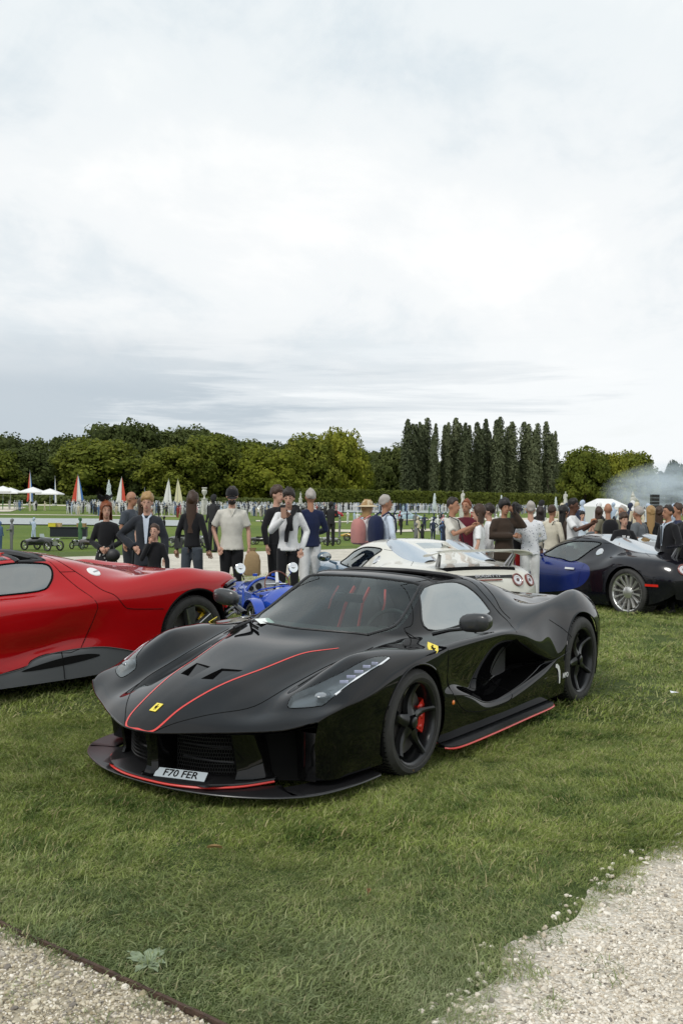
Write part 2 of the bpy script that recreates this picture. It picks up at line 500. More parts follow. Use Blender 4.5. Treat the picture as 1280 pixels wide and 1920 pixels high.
# ================================================================== places
def px2x(px, Y):
    """lateral position of something seen at column px when it stands Y metres away"""
    return (px - 640.0) / F_PX * Y
def hor(px): return Y0 + 0.0122 * (px - 640)
def sstep(t): t = max(0.0, min(1.0, t)); return t * t * (3 - 2 * t)
def ground_z(X, Y):
    """level lawn and gravel walk, then a bank down to the lower garden, rising again far off"""
    s = Y - 0.9 * X
    return -1.3 * sstep((s - 34) / 16) * sstep((Y - 24) / 16) + 0.7 * sstep((Y - 110) / 110)
def spot(px, py):
    """ground point seen at (px, py): (X, Y, z)"""
    o = py - hor(px); lo, hi = 2.0, 600.0; best = None
    Y = 2.0
    prev = None
    while Y < 600:
        X = px2x(px, Y); e = (EYE - ground_z(X, Y)) * F_PX / Y - o
        if prev is not None and prev > 0 >= e: best = (X, Y, ground_z(X, Y)); break
        prev = e; Y *= 1.01
    return best if best else (px2x(px, 600), 600, ground_z(0, 600))

# ---- lawn material
def lawn_material():
    m, nt, b = newmat('mown_lawn')
    geo = N(nt, 'ShaderNodeNewGeometry')
    def nz(sc, det=5, ro=0.6, dist=0.0):
        n = N(nt, 'ShaderNodeTexNoise', i_Scale=sc, i_Detail=det, i_Roughness=ro, i_Distortion=dist)
        nt.links.new(geo.outputs['Position'], n.inputs['Vector']); return n.outputs['Fac']
    a = ramp(nt, nz(0.5), [(0.35, 0.0), (0.65, 1.0)]); f = ramp(nt, nz(18, 6), [(0.3, 0.0), (0.7, 1.0)]); w = ramp(nt, nz(0.06, 3), [(0.4, 0.0), (0.62, 1.0)])
    c1 = mixc(nt, a, (.060, .090, .020), (.105, .120, .038))
    c2 = mixc(nt, f, (.034, .058, .015), c1)
    c2 = mixc(nt, mathn(nt, 'MULTIPLY', w, 0.5), c2, (.085, .120, .022))
    # the lower garden is a fresher, yellower green
    sp = nt.nodes.new('ShaderNodeSeparateXYZ'); nt.links.new(geo.outputs['Position'], sp.inputs[0])
    far = mathn(nt, 'MULTIPLY_ADD', sp.outputs[1], 1 / 14.0, -22 / 14.0, clamp=True)
    c3 = mixc(nt, w, (.095, .150, .020), (.150, .200, .028))
    c = mixc(nt, far, c2, mixc(nt, mathn(nt, 'MULTIPLY', f, .25), c3, (.05, .075, .02)))
    # bare earth near the gravel
    nt.links.new(c, b.inputs['Base Color']); b.inputs['Roughness'].default_value = .85; b.inputs['Specular IOR Level'].default_value = .2
    bp = N(nt, 'ShaderNodeBump', i_Strength=0.8, i_Distance=0.03); nt.links.new(nz(45, 4), bp.inputs['Height']); nt.links.new(bp.outputs[0], b.inputs['Normal'])
    return m
M_lawn = lawn_material()
def gravel_material(name, c0, c1, scale=60):
    m, nt, b = newmat(name)
    geo = N(nt, 'ShaderNodeNewGeometry')
    v = N(nt, 'ShaderNodeTexVoronoi', i_Scale=scale); v.inputs['Randomness'].default_value = 1
    nt.links.new(geo.outputs['Position'], v.inputs['Vector'])
    n = N(nt, 'ShaderNodeTexNoise', i_Scale=1.6, i_Detail=6, i_Roughness=.6); nt.links.new(geo.outputs['Position'], n.inputs['Vector'])
    sepc = nt.nodes.new('ShaderNodeSeparateColor'); nt.links.new(v.outputs['Color'], sepc.inputs[0])
    c = mixc(nt, sepc.outputs[0], c0, c1)
    c = mixc(nt, ramp(nt, n.outputs['Fac'], [(.4, 0.), (.7, .5)]), c, tuple(k * .62 for k in c0))
    nt.links.new(c, b.inputs['Base Color']); b.inputs['Roughness'].default_value = .9
    h = mathn(nt, 'SUBTRACT', 1.0, v.outputs['Distance'])
    bp = N(nt, 'ShaderNodeBump', i_Strength=.9, i_Distance=.012); nt.links.new(h, bp.inputs['Height']); nt.links.new(bp.outputs[0], b.inputs['Normal'])
    MATS[name] = m; return m
M_gravel = gravel_material('pale_gravel', (.50, .44, .35), (.76, .71, .62), 75)
M_gravel_far = gravel_material('gravel_walk', (.50, .46, .38), (.62, .58, .50), 25)
M_gravel_dirty = gravel_material('earthy_gravel', (.20, .165, .11), (.55, .49, .37), 60)

# ---- lawn sheet out to the horizon
def axis(stops):
    o = []
    for a, b, n in stops: o += list(np.linspace(a, b, n, endpoint=False))
    return o
ys = axis([(-12, 2, 6), (2, 60, 110), (60, 250, 70), (250, 700, 20)]) + [700, 1200, 2500]
xs = [-2500, -900, -400] + axis([(-300, -60, 12), (-60, 60, 80), (60, 300, 12)]) + [300, 400, 900, 2500]
g = MB(); g.sheet([[(x, y, ground_z(x, y)) for x in xs] for y in ys]); lawn = g.mesh('lawn', angle=80)
lawn = link_mesh('lawn', lawn, None, [M_lawn]); tag(lawn, kind='structure')

def strip(name, m, poly_rows, lift=.012, kind='structure'):
    """flat strip following the ground: rows of (X, Y)"""
    g = MB(); g.sheet([[(x, y, ground_z(x, y) + lift) for x, y in r] for r in poly_rows]); o = link_mesh(name, g.mesh(name, angle=80), None, [m]); return tag(o, kind=kind)
# gravel walk crossing behind the cars
rows = []
for t in np.linspace(-1, 1, 90):
    X = 60 * t if t > 0 else 45 * t
    jit = .12 * noise.noise(Vector((X * 1.3, 0, 0)))
    rows.append([(X, 20.8 + .80 * X + jit + (11.6) * k / 14) for k in range(15)])
strip('gravel_walk', M_gravel_far, rows)

# ---- near gravel: right corner, left corner behind the rusty edging
GR_EDGE = [(2.6, 5.35), (2.1, 4.95), (1.72, 4.66), (1.49, 4.40), (1.28, 4.18), (1.12, 4.0), (1.04, 3.78), (.87, 3.68), (.73, 3.52), (.67, 3.32), (.58, 3.2), (.47, 3.1), (.37, 3.0), (.2, 2.8), (0.0, 2.5), (-.2, 2.1)]
def gr_edge_x(): return smoothpoly(GR_EDGE, 8, False)
ge = gr_edge_x()
ge = [(p[0] + .05 * noise.noise(Vector((p[1] * 5, p[0] * 5, 1))), p[1] + .05 * noise.noise(Vector((p[1] * 5, p[0] * 5, 5)))) for p in ge]
g = MB(); g.sheet([[(p[0] - .10 + (5.5 - (p[0] - .10)) * t ** 1.5, p[1] + .02 - (p[1] + .02 - (.8 if p[1] < 4.5 else .8)) * 0 - t * .0, .004) for t in np.linspace(0, 1, 6)] for p in [(2.9 + .4 * (k), 5.6 + .3 * k) for k in (6, 4, 2, 0)] + ge + [(-.4, 1.6), (-.6, .5)]])
tag(link_mesh('gravel_path', g.mesh('gravel_path', angle=80), None, [M_gravel]), kind='structure')
ED = [(-2.6, 4.72), (-1.9, 4.16), (-1.29, 3.67), (-1.03, 3.48), (-.76, 3.28), (-.58, 3.14), (-.36, 2.98), (0.1, 2.62), (.6, 2.2)]
g = MB(); g.sheet([[(x, y - .004, .004) for x, y in ED], [(x - 2.5, y - 3.2, .004) for x, y in ED]]); tag(link_mesh('gravel_bed', g.mesh('gravel_bed'), None, [M_gravel_dirty]), kind='structure')
M_rust = mat('rusty_steel', (.075, .045, .032), rough=.75, metal=.3, noise_amt=.5, nscale=25, bump=.5, bscale=80)
g = MB(); ep = smoothpoly(ED, 6, False)
e0 = [(x + .002 * math.sin(i * 1.7), y, .022 + .004 * noise.noise(Vector((x * 4, y * 4, 0)))) for i, (x, y) in enumerate(ep)]
g.sheet([[(x, y, -.02) for x, y, z in e0], [(x, y, z) for x, y, z in e0], [(x + .008, y + .010, z) for x, y, z in e0], [(x + .008, y + .010, -.02) for x, y, z in e0]])
o = g.build('garden_edging', M_rust, None); tag(o, 'thin rusty steel strip edging the lawn at the bottom left corner', 'edging')

# ---- instancing helper: a point cloud with per point rotation, scale and pick
def scatter(name, pts, rots, scales, picks, protos, label_kind='stuff'):
    me = bpy.data.meshes.new(name); me.from_pydata([tuple(p) for p in pts], [], [])
    a = me.attributes.new('rot', 'FLOAT_VECTOR', 'POINT'); a.data.foreach_set('vector', np.asarray(rots, 'f').ravel())
    a = me.attributes.new('scl', 'FLOAT_VECTOR', 'POINT'); a.data.foreach_set('vector', np.asarray(scales, 'f').ravel())
    a = me.attributes.new('pick', 'INT', 'POINT'); a.data.foreach_set('value', np.asarray(picks, 'i').ravel())
    ob = bpy.data.objects.new(name, me); COL.objects.link(ob); ob['kind'] = label_kind
    cl = bpy.data.collections.new(name + '_pieces')
    for p in protos: cl.objects.link(p)
    ng = bpy.data.node_groups.new(name, 'GeometryNodeTree')
    ng.interface.new_socket('Geometry', in_out='INPUT', socket_type='NodeSocketGeometry'); ng.interface.new_socket('Geometry', in_out='OUTPUT', socket_type='NodeSocketGeometry')
    gi, go = ng.nodes.new('NodeGroupInput'), ng.nodes.new('NodeGroupOutput')
    ci = ng.nodes.new('GeometryNodeCollectionInfo'); ci.inputs['Collection'].default_value = cl; ci.inputs['Separate Children'].default_value = True; ci.inputs['Reset Children'].default_value = True
    ip = ng.nodes.new('GeometryNodeInstanceOnPoints'); ip.inputs['Pick Instance'].default_value = True
    def at_(nm, ty):
        n = ng.nodes.new('GeometryNodeInputNamedAttribute'); n.data_type = ty; n.inputs['Name'].default_value = nm; return n.outputs[0]
    L = ng.links.new
    L(gi.outputs[0], ip.inputs['Points']); L(ci.outputs[0], ip.inputs['Instance']); L(at_('pick', 'INT'), ip.inputs['Instance Index'])
    L(at_('rot', 'FLOAT_VECTOR'), ip.inputs['Rotation']); L(at_('scl', 'FLOAT_VECTOR'), ip.inputs['Scale']); L(ip.outputs[0], go.inputs[0])
    md = ob.modifiers.new('scatter', 'NODES'); md.node_group = ng
    return ob
def proto(name, me, mats):
    o = bpy.data.objects.new(name, me)
    for m in mats: me.materials.append(m)
    return o

# ---- grass blades
def grass_material(name, dark, light, dry=0.0, trans=.25):
    m, nt, b = newmat(name)
    geo = N(nt, 'ShaderNodeNewGeometry'); oi = N(nt, 'ShaderNodeObjectInfo')
    n = N(nt, 'ShaderNodeTexNoise', i_Scale=.9, i_Detail=5, i_Roughness=.6); nt.links.new(geo.outputs['Position'], n.inputs['Vector'])
    n2 = N(nt, 'ShaderNodeTexNoise', i_Scale=4.2, i_Detail=4, i_Roughness=.65); nt.links.new(geo.outputs['Position'], n2.inputs['Vector'])
    f = mathn(nt, 'ADD', mathn(nt, 'MULTIPLY', oi.outputs['Random'], .22), mathn(nt, 'ADD', mathn(nt, 'MULTIPLY', n.outputs['Fac'], .5), mathn(nt, 'MULTIPLY', n2.outputs['Fac'], .55)))
    c = mixc(nt, ramp(nt, f, [(.46, 0.), (.76, 1.)]), dark, light)
    n3 = N(nt, 'ShaderNodeTexNoise', i_Scale=.45, i_Detail=2); nt.links.new(geo.outputs['Position'], n3.inputs['Vector'])
    c = mixc(nt, mathn(nt, 'MULTIPLY', ramp(nt, n3.outputs['Fac'], [(.45, 0.), (.65, 1.)]), .45), c, tuple(k * .62 for k in light))
    # pale grey vignette fade painted into the blade colour towards the viewer
    sp = nt.nodes.new('ShaderNodeSeparateXYZ'); nt.links.new(geo.outputs['Position'], sp.inputs[0])
    d = mathn(nt, 'MULTIPLY_ADD', sp.outputs[1], -1 / 1.5, 4.6 / 1.5, clamp=True)
    d = mathn(nt, 'MULTIPLY', d, mathn(nt, 'MULTIPLY', n.outputs['Fac'], 1.25), clamp=True)
    c = mixc(nt, mathn(nt, 'MULTIPLY', d, .6), c, (.33, .37, .26))
    nt.links.new(c, b.inputs['Base Color']); b.inputs['Roughness'].default_value = .55; b.inputs['Specular IOR Level'].default_value = .25
    b.inputs['Subsurface Weight'].default_value = 0
    tl = N(nt, 'ShaderNodeBsdfTranslucent'); nt.links.new(c, tl.inputs[0]); mx = nt.nodes.new('ShaderNodeMixShader'); mx.inputs[0].default_value = trans
    nt.links.new(b.outputs[0], mx.inputs[1]); nt.links.new(tl.outputs[0], mx.inputs[2]); nt.links.new(mx.outputs[0], nt.nodes['Material Output'].inputs[0])
    return m
M_blade = grass_material('grass_blade', (.045, .092, .014), (.30, .365, .085))
M_blade2 = grass_material('grass_blade_pale', (.14, .20, .055), (.43, .44, .19))
M_straw = grass_material('dry_grass', (.36, .30, .14), (.52, .45, .25))
rg = np.random.RandomState(11)
def tuft(nb, rad, h0, h1, wid, lean=1.0, bias=(0.5, 0.2)):
    V = []; Fc = []; MI = []
    for _ in range(nb):
        r_ = rad * math.sqrt(rg.rand()); a = rg.rand() * 2 * math.pi; x, y = r_ * math.cos(a), r_ * math.sin(a)
        h = h0 + (h1 - h0) * rg.rand() ** 1.5; la = math.atan2(bias[1], bias[0]) + rg.randn() * 1.3
        ll = h * (.35 + .9 * rg.rand()) * lean; dx, dy = math.cos(la) * ll, math.sin(la) * ll
        w = wid * (.6 + .8 * rg.rand()); sa = rg.rand() * math.pi; sx, sy = math.cos(sa) * w / 2, math.sin(sa) * w / 2
        b0 = len(V)
        V += [(x - sx, y - sy, 0), (x + sx, y + sy, 0), (x + dx * .30 + sx * .8, y + dy * .30 + sy * .8, h * .55), (x + dx * .30 - sx * .8, y + dy * .30 - sy * .8, h * .55),
              (x + dx + sx * .1, y + dy + sy * .1, h * (1.0 - .3 * lean * rg.rand()))]
        Fc += [(b0, b0 + 1, b0 + 2, b0 + 3), (b0 + 3, b0 + 2, b0 + 4)]
        k = rg.rand(); mi = 0 if k < .66 else (1 if k < .93 else 2); MI += [mi, mi]
    me = bpy.data.meshes.new('grass_tuft'); me.from_pydata(V, [], Fc); me.polygons.foreach_set('material_index', MI); me.update(); return me
MG = [M_blade, M_blade2, M_straw]
near = [proto('grass_tuft', tuft(110, .11, .016, .048, .0032, 1.1), MG) for _ in range(7)]
tall = [proto('grass_tuft', tuft(36, .07, .05, .105, .0050, .9), MG) for _ in range(3)]
mid = [proto('grass_tuft', tuft(150, .24, .022, .06, .0065, 1.1), MG) for _ in range(6)]
def inside_gravel(x, y):
    # right-hand gravel
    for i in range(len(ge) - 1):
        a, b = ge[i], ge[i + 1]
        if b[1] <= y <= a[1]:
            t = (y - b[1]) / max(1e-6, a[1] - b[1]); return x - (b[0] + (a[0] - b[0]) * t)
    return -9 if y > ge[0][1] else 9
def edging_side(x, y):
    for i in range(len(ED) - 1):
        a, b = ED[i], ED[i + 1]
        if a[0] <= x <= b[0]: return y - (a[1] + (b[1] - a[1]) * (x - a[0]) / (b[0] - a[0]))
    return 9
def scatter_grass(name, n, y0, y1, protos, tallp, sc0, sc1, pw=1.0, margin=.25):
    P, Ro, S_, K = [], [], [], []
    while len(P) < n:
        y = (y0 ** 2 + (y1 ** 2 - y0 ** 2) * rg.rand()) ** .5; hw = .36 * y + margin + .3; x = (rg.rand() * 2 - 1) * hw
        gi = inside_gravel(x, y)
        nn = noise.noise(Vector((x * 2.2, y * 2.2, 3)))
        if gi > -.02 + .10 * nn: 
            if not (gi < .30 and rg.rand() < .07): continue
        es = edging_side(x, y)
        if es < .02:
            if rg.rand() > .03: continue
        n1 = noise.noise(Vector((x * 1.1, y * 1.1, 0))) * .5 + noise.noise(Vector((x * 3.7, y * 3.7, 7))) * .5
        s = sc0 + (sc1 - sc0) * rg.rand(); s *= (1.0 + .85 * n1)
        if gi > -.5 and y < 4.6: s *= .75
        k = rg.randint(len(protos))
        if tallp and rg.rand() < (.02 + .10 * max(0, n1)): k = len(protos) + rg.randint(tallp); s *= .9
        P.append((x, y, ground_z(x, y) + .001)); Ro.append((rg.randn() * .12, rg.randn() * .12, 1.2 * noise.noise(Vector((x * .8, y * .8, 9))) * 3.0 + rg.randn() * .5))
        S_.append((s, s, s * (.42 + .38 * rg.rand()))); K.append(k)
    return P, Ro, S_, K
a = scatter_grass('near_grass', 6200, 2.6, 7.2, near, 3, .85, 1.25)
scatter('near_grass', *a, near + tall)
a = scatter_grass('lawn_grass', 5200, 7.0, 20.5, mid, 0, .8, 1.3, margin=.8)
scatter('lawn_grass', *a, mid)

# ---- pebbles
def pebble(seed):
    bm = bmesh.new(); bmesh.ops.create_icosphere(bm, subdivisions=1, radius=1.0)
    for v in bm.verts: v.co *= 1 + .34 * noise.noise(v.co * 1.3 + Vector((seed, 0, 0))); v.co.z *= .62
    me = bpy.data.meshes.new('pebble'); bm.to_mesh(me); bm.free(); return me
def stonemat(name, c0, c1):
    m, nt, b = newmat(name); oi = N(nt, 'ShaderNodeObjectInfo'); c = mixc(nt, oi.outputs['Random'], c0, c1); nt.links.new(c, b.inputs['Base Color']); b.inputs['Roughness'].default_value = .85; return m
M_st = stonemat('limestone_chip', (.50, .43, .33), (.82, .77, .68)); M_st2 = stonemat('dark_stone_chip', (.16, .14, .12), (.40, .36, .30))
peb = [proto('pebble', pebble(i * 3.1), [M_st]) for i in range(5)] + [proto('pebble', pebble(50 + i), [M_st2]) for i in range(2)]
M_st3 = stonemat('tan_stone_chip', (.34, .28, .18), (.66, .60, .47)); peb += [proto('pebble', pebble(80 + i), [M_st3]) for i in range(3)]
P, Ro, S_, K = [], [], [], []
while len(P) < 15000:
    y = 2.85 + 2.6 * rg.rand() ** 1.3; hw = .36 * y + .3; x = (rg.rand() * 2 - 1) * hw; gi = inside_gravel(x, y)
    es = edging_side(x, y); j = rg.randn() * .09
    if es < 0: big = .0032 + .005 * rg.rand() ** 3 + (.009 * rg.rand() if rg.rand() < .05 else 0)
    elif gi > abs(j): big = .0036 + .0045 * rg.rand() ** 2 + (.006 * rg.rand() if rg.rand() < .05 else 0)
    elif gi > -.22 and rg.rand() < .06: big = .006 + .008 * rg.rand()
    else: continue
    k = rg.randint(5) if rg.rand() < (.90 if es > 0 else .25) else (5 + rg.randint(2) if es > 0 or rg.rand() < .3 else 7 + rg.randint(3))
    P.append((x, y, .004 + big * .25)); Ro.append((rg.randn() * .4, rg.randn() * .4, rg.rand() * 6.3)); S_.append((big * (.8 + .6 * rg.rand()), big * (.8 + .5 * rg.rand()), big * (.8 + .5 * rg.rand()))); K.append(k)
scatter('gravel', P, Ro, S_, K, peb)
# ---- a broad-leaved weed against the edging, litter on the grass
def weed(loc, n, L, label):
    mb = MB()
    for k in range(n):
        a = 2 * math.pi * k / n + rg.randn() * .25; l = L * (.7 + .5 * rg.rand()); rows = []
        for i in range(6):
            t = i / 5; w = .018 * math.sin(math.pi * (t * .9 + .08)) * (1 + .25 * math.sin(t * 14)); r_ = l * t; z = .012 + .03 * math.sin(t * 2.2) * (.5 + rg.rand() * .1)
            c, s_ = math.cos(a), math.sin(a)
            rows.append([(r_ * c - w * s_, r_ * s_ + w * c, z + .004), (r_ * c, r_ * s_, z), (r_ * c + w * s_, r_ * s_ - w * c, z + .004)])
        mb.sheet(rows)
    o = mb.build('broad_leaved_weed', mat('weed_leaf', (.20, .25, .15), rough=.6, noise_amt=.3, nscale=30), None); o.location = loc; tag(o, label, 'weed'); return o
weed((-.66, 3.37, 0), 9, .095, 'flat broad-leaved weed growing beside the rusty edging strip')
pm = MB(); pm.add([(-.03, -.02, .03), (.04, -.015, .036), (.035, .03, .028), (-.025, .028, .04)], [(0, 1, 2, 3)]); pm.add([(-.03, -.02, .0285), (.04, -.015, .0345), (.035, .03, .0265), (-.025, .028, .0385)], [(3, 2, 1, 0)])
o = pm.build('paper_scrap', mat('white_paper', (.78, .80, .84), rough=.7), None, smooth=False); o.location = (2.86, 8.2, .02); tag(o, 'small folded white paper scrap lying on the lawn at the right edge', 'litter')
for i, (x, y, lb) in enumerate([(-.57, 4.44, 'curled brown dead leaf on the grass in front of the black car'), (.13, 3.95, 'pale dry leaf lying near the right-hand gravel'), (.42, 5.75, 'dry yellow leaf beside the front wheel of the black car')]):
    lf = MB(); lf.sheet([[(-.035 + .07 * t, .010 * math.sin(math.pi * t) * s_, .012 * abs(s_) + .006 * math.sin(3 * t)) for t in (0, .25, .5, .75, 1)] for s_ in (-1, 0, 1)])
    o = lf.build('dead_leaf', mat('dead_leaf', (.28, .18, .07), rough=.7, noise_amt=.3), None); o.location = (x, y, .035); o.rotation_euler = (.1, .1, i * 1.3 + .2); tag(o, lb, 'leaf')
# ================================================================== trees
def leaf_material(name, c0, c1, c2, scale=.22):
    m, nt, b = newmat(name); geo = N(nt, 'ShaderNodeNewGeometry'); oi = N(nt, 'ShaderNodeObjectInfo'); tc_ = nt.nodes.new('ShaderNodeTexCoord')
    n = N(nt, 'ShaderNodeTexNoise', i_Scale=scale, i_Detail=4, i_Roughness=.6); nt.links.new(geo.outputs['Position'], n.inputs['Vector'])
    n2 = N(nt, 'ShaderNodeTexNoise', i_Scale=1.4, i_Detail=3, i_Roughness=.7); nt.links.new(tc_.outputs['Object'], n2.inputs['Vector'])
    f = mathn(nt, 'ADD', mathn(nt, 'MULTIPLY', n.outputs['Fac'], .55), mathn(nt, 'ADD', mathn(nt, 'MULTIPLY', n2.outputs['Fac'], .4), mathn(nt, 'MULTIPLY', oi.outputs['Random'], .16)))
    c = ramp(nt, f, [(.38, c0), (.56, c1), (.74, c2)]); nt.links.new(c, b.inputs['Base Color']); b.inputs['Roughness'].default_value = .7; b.inputs['Specular IOR Level'].default_value = .15
    tl = N(nt, 'ShaderNodeBsdfTranslucent'); nt.links.new(c, tl.inputs[0]); mx = nt.nodes.new('ShaderNodeMixShader'); mx.inputs[0].default_value = .38
    nt.links.new(b.outputs[0], mx.inputs[1]); nt.links.new(tl.outputs[0], mx.inputs[2]); nt.links.new(mx.outputs[0], nt.nodes['Material Output'].inputs[0]); return m
M_lf_mid = leaf_material('lime_tree_leaves', (.065, .092, .015), (.150, .180, .026), (.28, .29, .045))
M_lf_bright = leaf_material('chestnut_leaves', (.10, .125, .014), (.21, .235, .026), (.33, .33, .045))
M_lf_dark = leaf_material('oak_leaves', (.055, .075, .022), (.090, .115, .032), (.14, .165, .05))
M_lf_pop = leaf_material('poplar_leaves', (.070, .088, .045), (.140, .165, .085), (.24, .265, .14))
M_lf_pale = leaf_material('distant_leaves', (.06, .085, .06), (.08, .11, .07), (.11, .14, .09))
M_bark = mat('tree_bark', (.06, .048, .035), rough=.9, noise_amt=.4, nscale=6)
rt = np.random.RandomState(5)
LN = {}
def leaf_cards(cs, ns, size, V, Fc):
    """one bent leaf cluster (2 quads) at every centre"""
    for c, n in zip(cs, ns):
        n = Vector(n); n0_ = Vector(n) if Vector(n).length > 1e-6 else Vector((0, 0, 1))
        if n.length < 1e-6: n = Vector((0, 0, 1))
        n = (n.normalized() * .7 + Vector(rt.randn(3)) * .45 + Vector((0, 0, .35))).normalized()
        nn_ = (Vector(n0_).normalized() + Vector(rt.randn(3)) * .30 + Vector((0, 0, .25))).normalized(); LN.setdefault(id(V), []).extend([tuple(nn_)] * 6)
        t = n.cross(Vector(rt.randn(3))).normalized(); u = n.cross(t); s = size * (.6 + .8 * rt.rand()); c = Vector(c)
        b = len(V)
        V += [tuple(c - t * s - u * s * .5), tuple(c - t * s * .6 + u * s * .7), tuple(c + n * s * .25 + u * s * .95), tuple(c + n * s * .3 - u * s * .9), tuple(c + t * s * .9 + u * s * .4), tuple(c + t * s * .8 - u * s * .6)]
        Fc += [(b, b + 3, b + 2, b + 1), (b + 3, b + 5, b + 4, b + 2)]
def soft(me, V):
    """leaves share the outward direction of the bough they sit on"""
    me.polygons.foreach_set('use_smooth', [True] * len(me.polygons)); me.update(); me.normals_split_custom_set_from_vertices(LN.pop(id(V)))
def crown_round(h, w, nl, n_leaf, size, base=.12, flat=1.0):
    """crown of lumpy boughs: lobes spread through a dome"""
    V, Fc = [], []; lobes = []
    for i in range(nl):
        t = (i + .5) / nl; z = h * (base + (1 - base) * (t ** .80)) * .86; prof = max(.08, 1 - ((t - .42) / .66) ** 2) ** .5
        a = i * 2.399 + rt.rand() * .8; r_ = w * prof * (.45 + .45 * rt.rand()) * (1 - .15 * t ** 3)
        lr = w * (.25 + .20 * rt.rand()); lobes.append((r_ * math.cos(a), r_ * math.sin(a), z, lr))
    per = n_leaf // nl
    for (x, y, z, r_) in lobes:
        d = rt.randn(per, 3); d /= np.linalg.norm(d, axis=1, keepdims=True); keep = d[:, 2] > -.75; d = d[keep]
        rad = r_ * (.72 + .38 * rt.rand(len(d)) ** .7) * np.array([1 + .22 * noise.noise(Vector(q) * 2.3 + Vector((x, y, z))) for q in d])
        P = d * rad[:, None] * np.array([1, 1, .82]) + np.array([x, y, z]); leaf_cards(P, d, size, V, Fc)
    me = bpy.data.meshes.new('crown'); me.from_pydata(V, [], Fc); soft(me, V)
    # dense inner boughs
    return me, lobes
def crown_poplar(h, w, n_leaf, size, nplume=5):
    V, Fc = [], []; lobes = []
    for k in range(nplume):
        ox, oy = (rt.rand() - .5) * w * .9, (rt.rand() - .5) * w * .9; hh = h * (.80 + .20 * rt.rand()) if k else h; ww = w * (.42 + .2 * rt.rand())
        n = n_leaf // nplume
        t = rt.rand(n) ** .85; a = rt.rand(n) * 2 * math.pi; prof = np.minimum(1, (1.02 - t) * 3.9) ** .6 * (.55 + .45 * np.minimum(1, t * 5))
        r_ = ww * prof * (.45 + .65 * rt.rand(n)); r_ *= 1 + .30 * np.sin(a * 3 + t * 23 + k) + .22 * np.sin(t * 61 + a * 5)
        P = np.stack([ox * (1 - .2 * t) + r_ * np.cos(a), oy * (1 - .2 * t) + r_ * np.sin(a), .02 * h + t * hh], 1)
        D = np.stack([np.cos(a), np.sin(a), .5 + 0 * a], 1); leaf_cards(P, D, size, V, Fc); lobes.append((ox, oy, hh, ww))
    me = bpy.data.meshes.new('crown'); me.from_pydata(V, [], Fc); soft(me, V); return me, lobes
def inner_mesh(lobes, pop=False):
    mb = MB()
    for l in lobes:
        if pop: mb.tube([(l[0], l[1], .5), (l[0], l[1], l[2] * .3), (l[0] * .9, l[1] * .9, l[2] * .75), (l[0] * .85, l[1] * .85, l[2] * .93)], [l[3] * .2, l[3] * .34, l[3] * .30, .05], 6)
        else: mb.ball((l[0], l[1], l[2]), (l[3] * .60, l[3] * .60, l[3] * .50), 7, 5)
    return mb.mesh('bough', smooth=False)
def trunk_mesh(h, r_, lobes):
    mb = MB(); mb.tube([(0, 0, -1), (0, 0, h * .15), (.15, .1, h * .5), (0, 0, h * .8)], [r_ * 1.4, r_, r_ * .6, r_ * .15], 8)
    for l in lobes[::3]:
        z0 = l[2] * .5; mb.tube([(0, 0, z0), (l[0] * .5, l[1] * .5, z0 + (l[2] - z0) * .6), (l[0], l[1], l[2])], [r_ * .4, r_ * .25, r_ * .08], 5)
    return mb.mesh('trunk')
VAR = {}
def variant(kind, i):
    k = (kind, i)
    if k in VAR: return VAR[k]
    if kind == 'poplar': me, lb = crown_poplar(1.0 * 26, 3.6, 9500, .25, nplume=3 + i % 3); m = M_lf_pop; pop = True; H, W, r_ = 26, 3.6, .4
    else:
        H, W = {'lime': (20, 9.5), 'chestnut': (19, 10.5), 'oak': (20, 9.0), 'pale': (18, 8)}[kind]; m = {'lime': M_lf_mid, 'chestnut': M_lf_bright, 'oak': M_lf_dark, 'pale': M_lf_pale}[kind]
        me, lb = crown_round(H, W, 30 + 4 * i, 11000, .36); pop = False; r_ = .55
    inn = inner_mesh(lb, pop); tr = trunk_mesh(H, r_, lb)
    me.materials.append(m); inn.materials.append(m); tr.materials.append(M_bark)
    VAR[k] = (me, inn, tr, H, W); return VAR[k]
def tree(px, ytop, Y, kind, i, wpx, label, group, squash=1.0):
    me, inn, tr, H, W = variant(kind, i); X = px2x(px, Y); gz = ground_z(X, Y) - .3
    h = EYE + (hor(px) - ytop) * Y / F_PX - gz; w = wpx * Y / F_PX
    T = empty({'poplar': 'poplar_tree', 'lime': 'lime_tree', 'chestnut': 'chestnut_tree', 'oak': 'oak_tree', 'pale': 'pine_tree'}[kind], (X, Y, gz), rt.rand() * 6.28, label, 'tree', group)
    T.scale = (w / W, w / W, h / H)
    for nm, m in (('crown', me), ('bough', inn), ('trunk', tr)):
        o = bpy.data.objects.new(nm, m); COL.objects.link(o); o.parent = T
    return T
ORD = 'first second third fourth fifth sixth seventh eighth ninth tenth eleventh twelfth thirteenth fourteenth fifteenth sixteenth seventeenth eighteenth'.split()
WOODX = [720, 775, 830, 885, 940, 992, 1040, 600, 420, 340, 240, 150, 60, 0, 520, 1130, 1190, 660]
GB, GF, GP = 'dark trees on the skyline behind', 'rounded trees in front of the wood', 'tall poplars in a row'
back = [(-60, 806, 60), (5, 812, 46), (62, 820, 40), (132, 812, 42), (205, 790, 52), (252, 787, 46), (300, 803, 50), (357, 796, 46), (398, 806, 42), (438, 820, 40), (486, 824, 40), (530, 826, 38), (700, 842, 36), (738, 832, 34), (1070, 880, 30), (1150, 862, 40), (1330, 870, 50)]
for i, (px, yt, w) in enumerate(back):
    tree(px, yt, 395 + 22 * ((i * 7) % 5), 'oak', i % 4, w * 1.25, '%s from the left of the dark trees on the skyline' % ORD[i], GB)
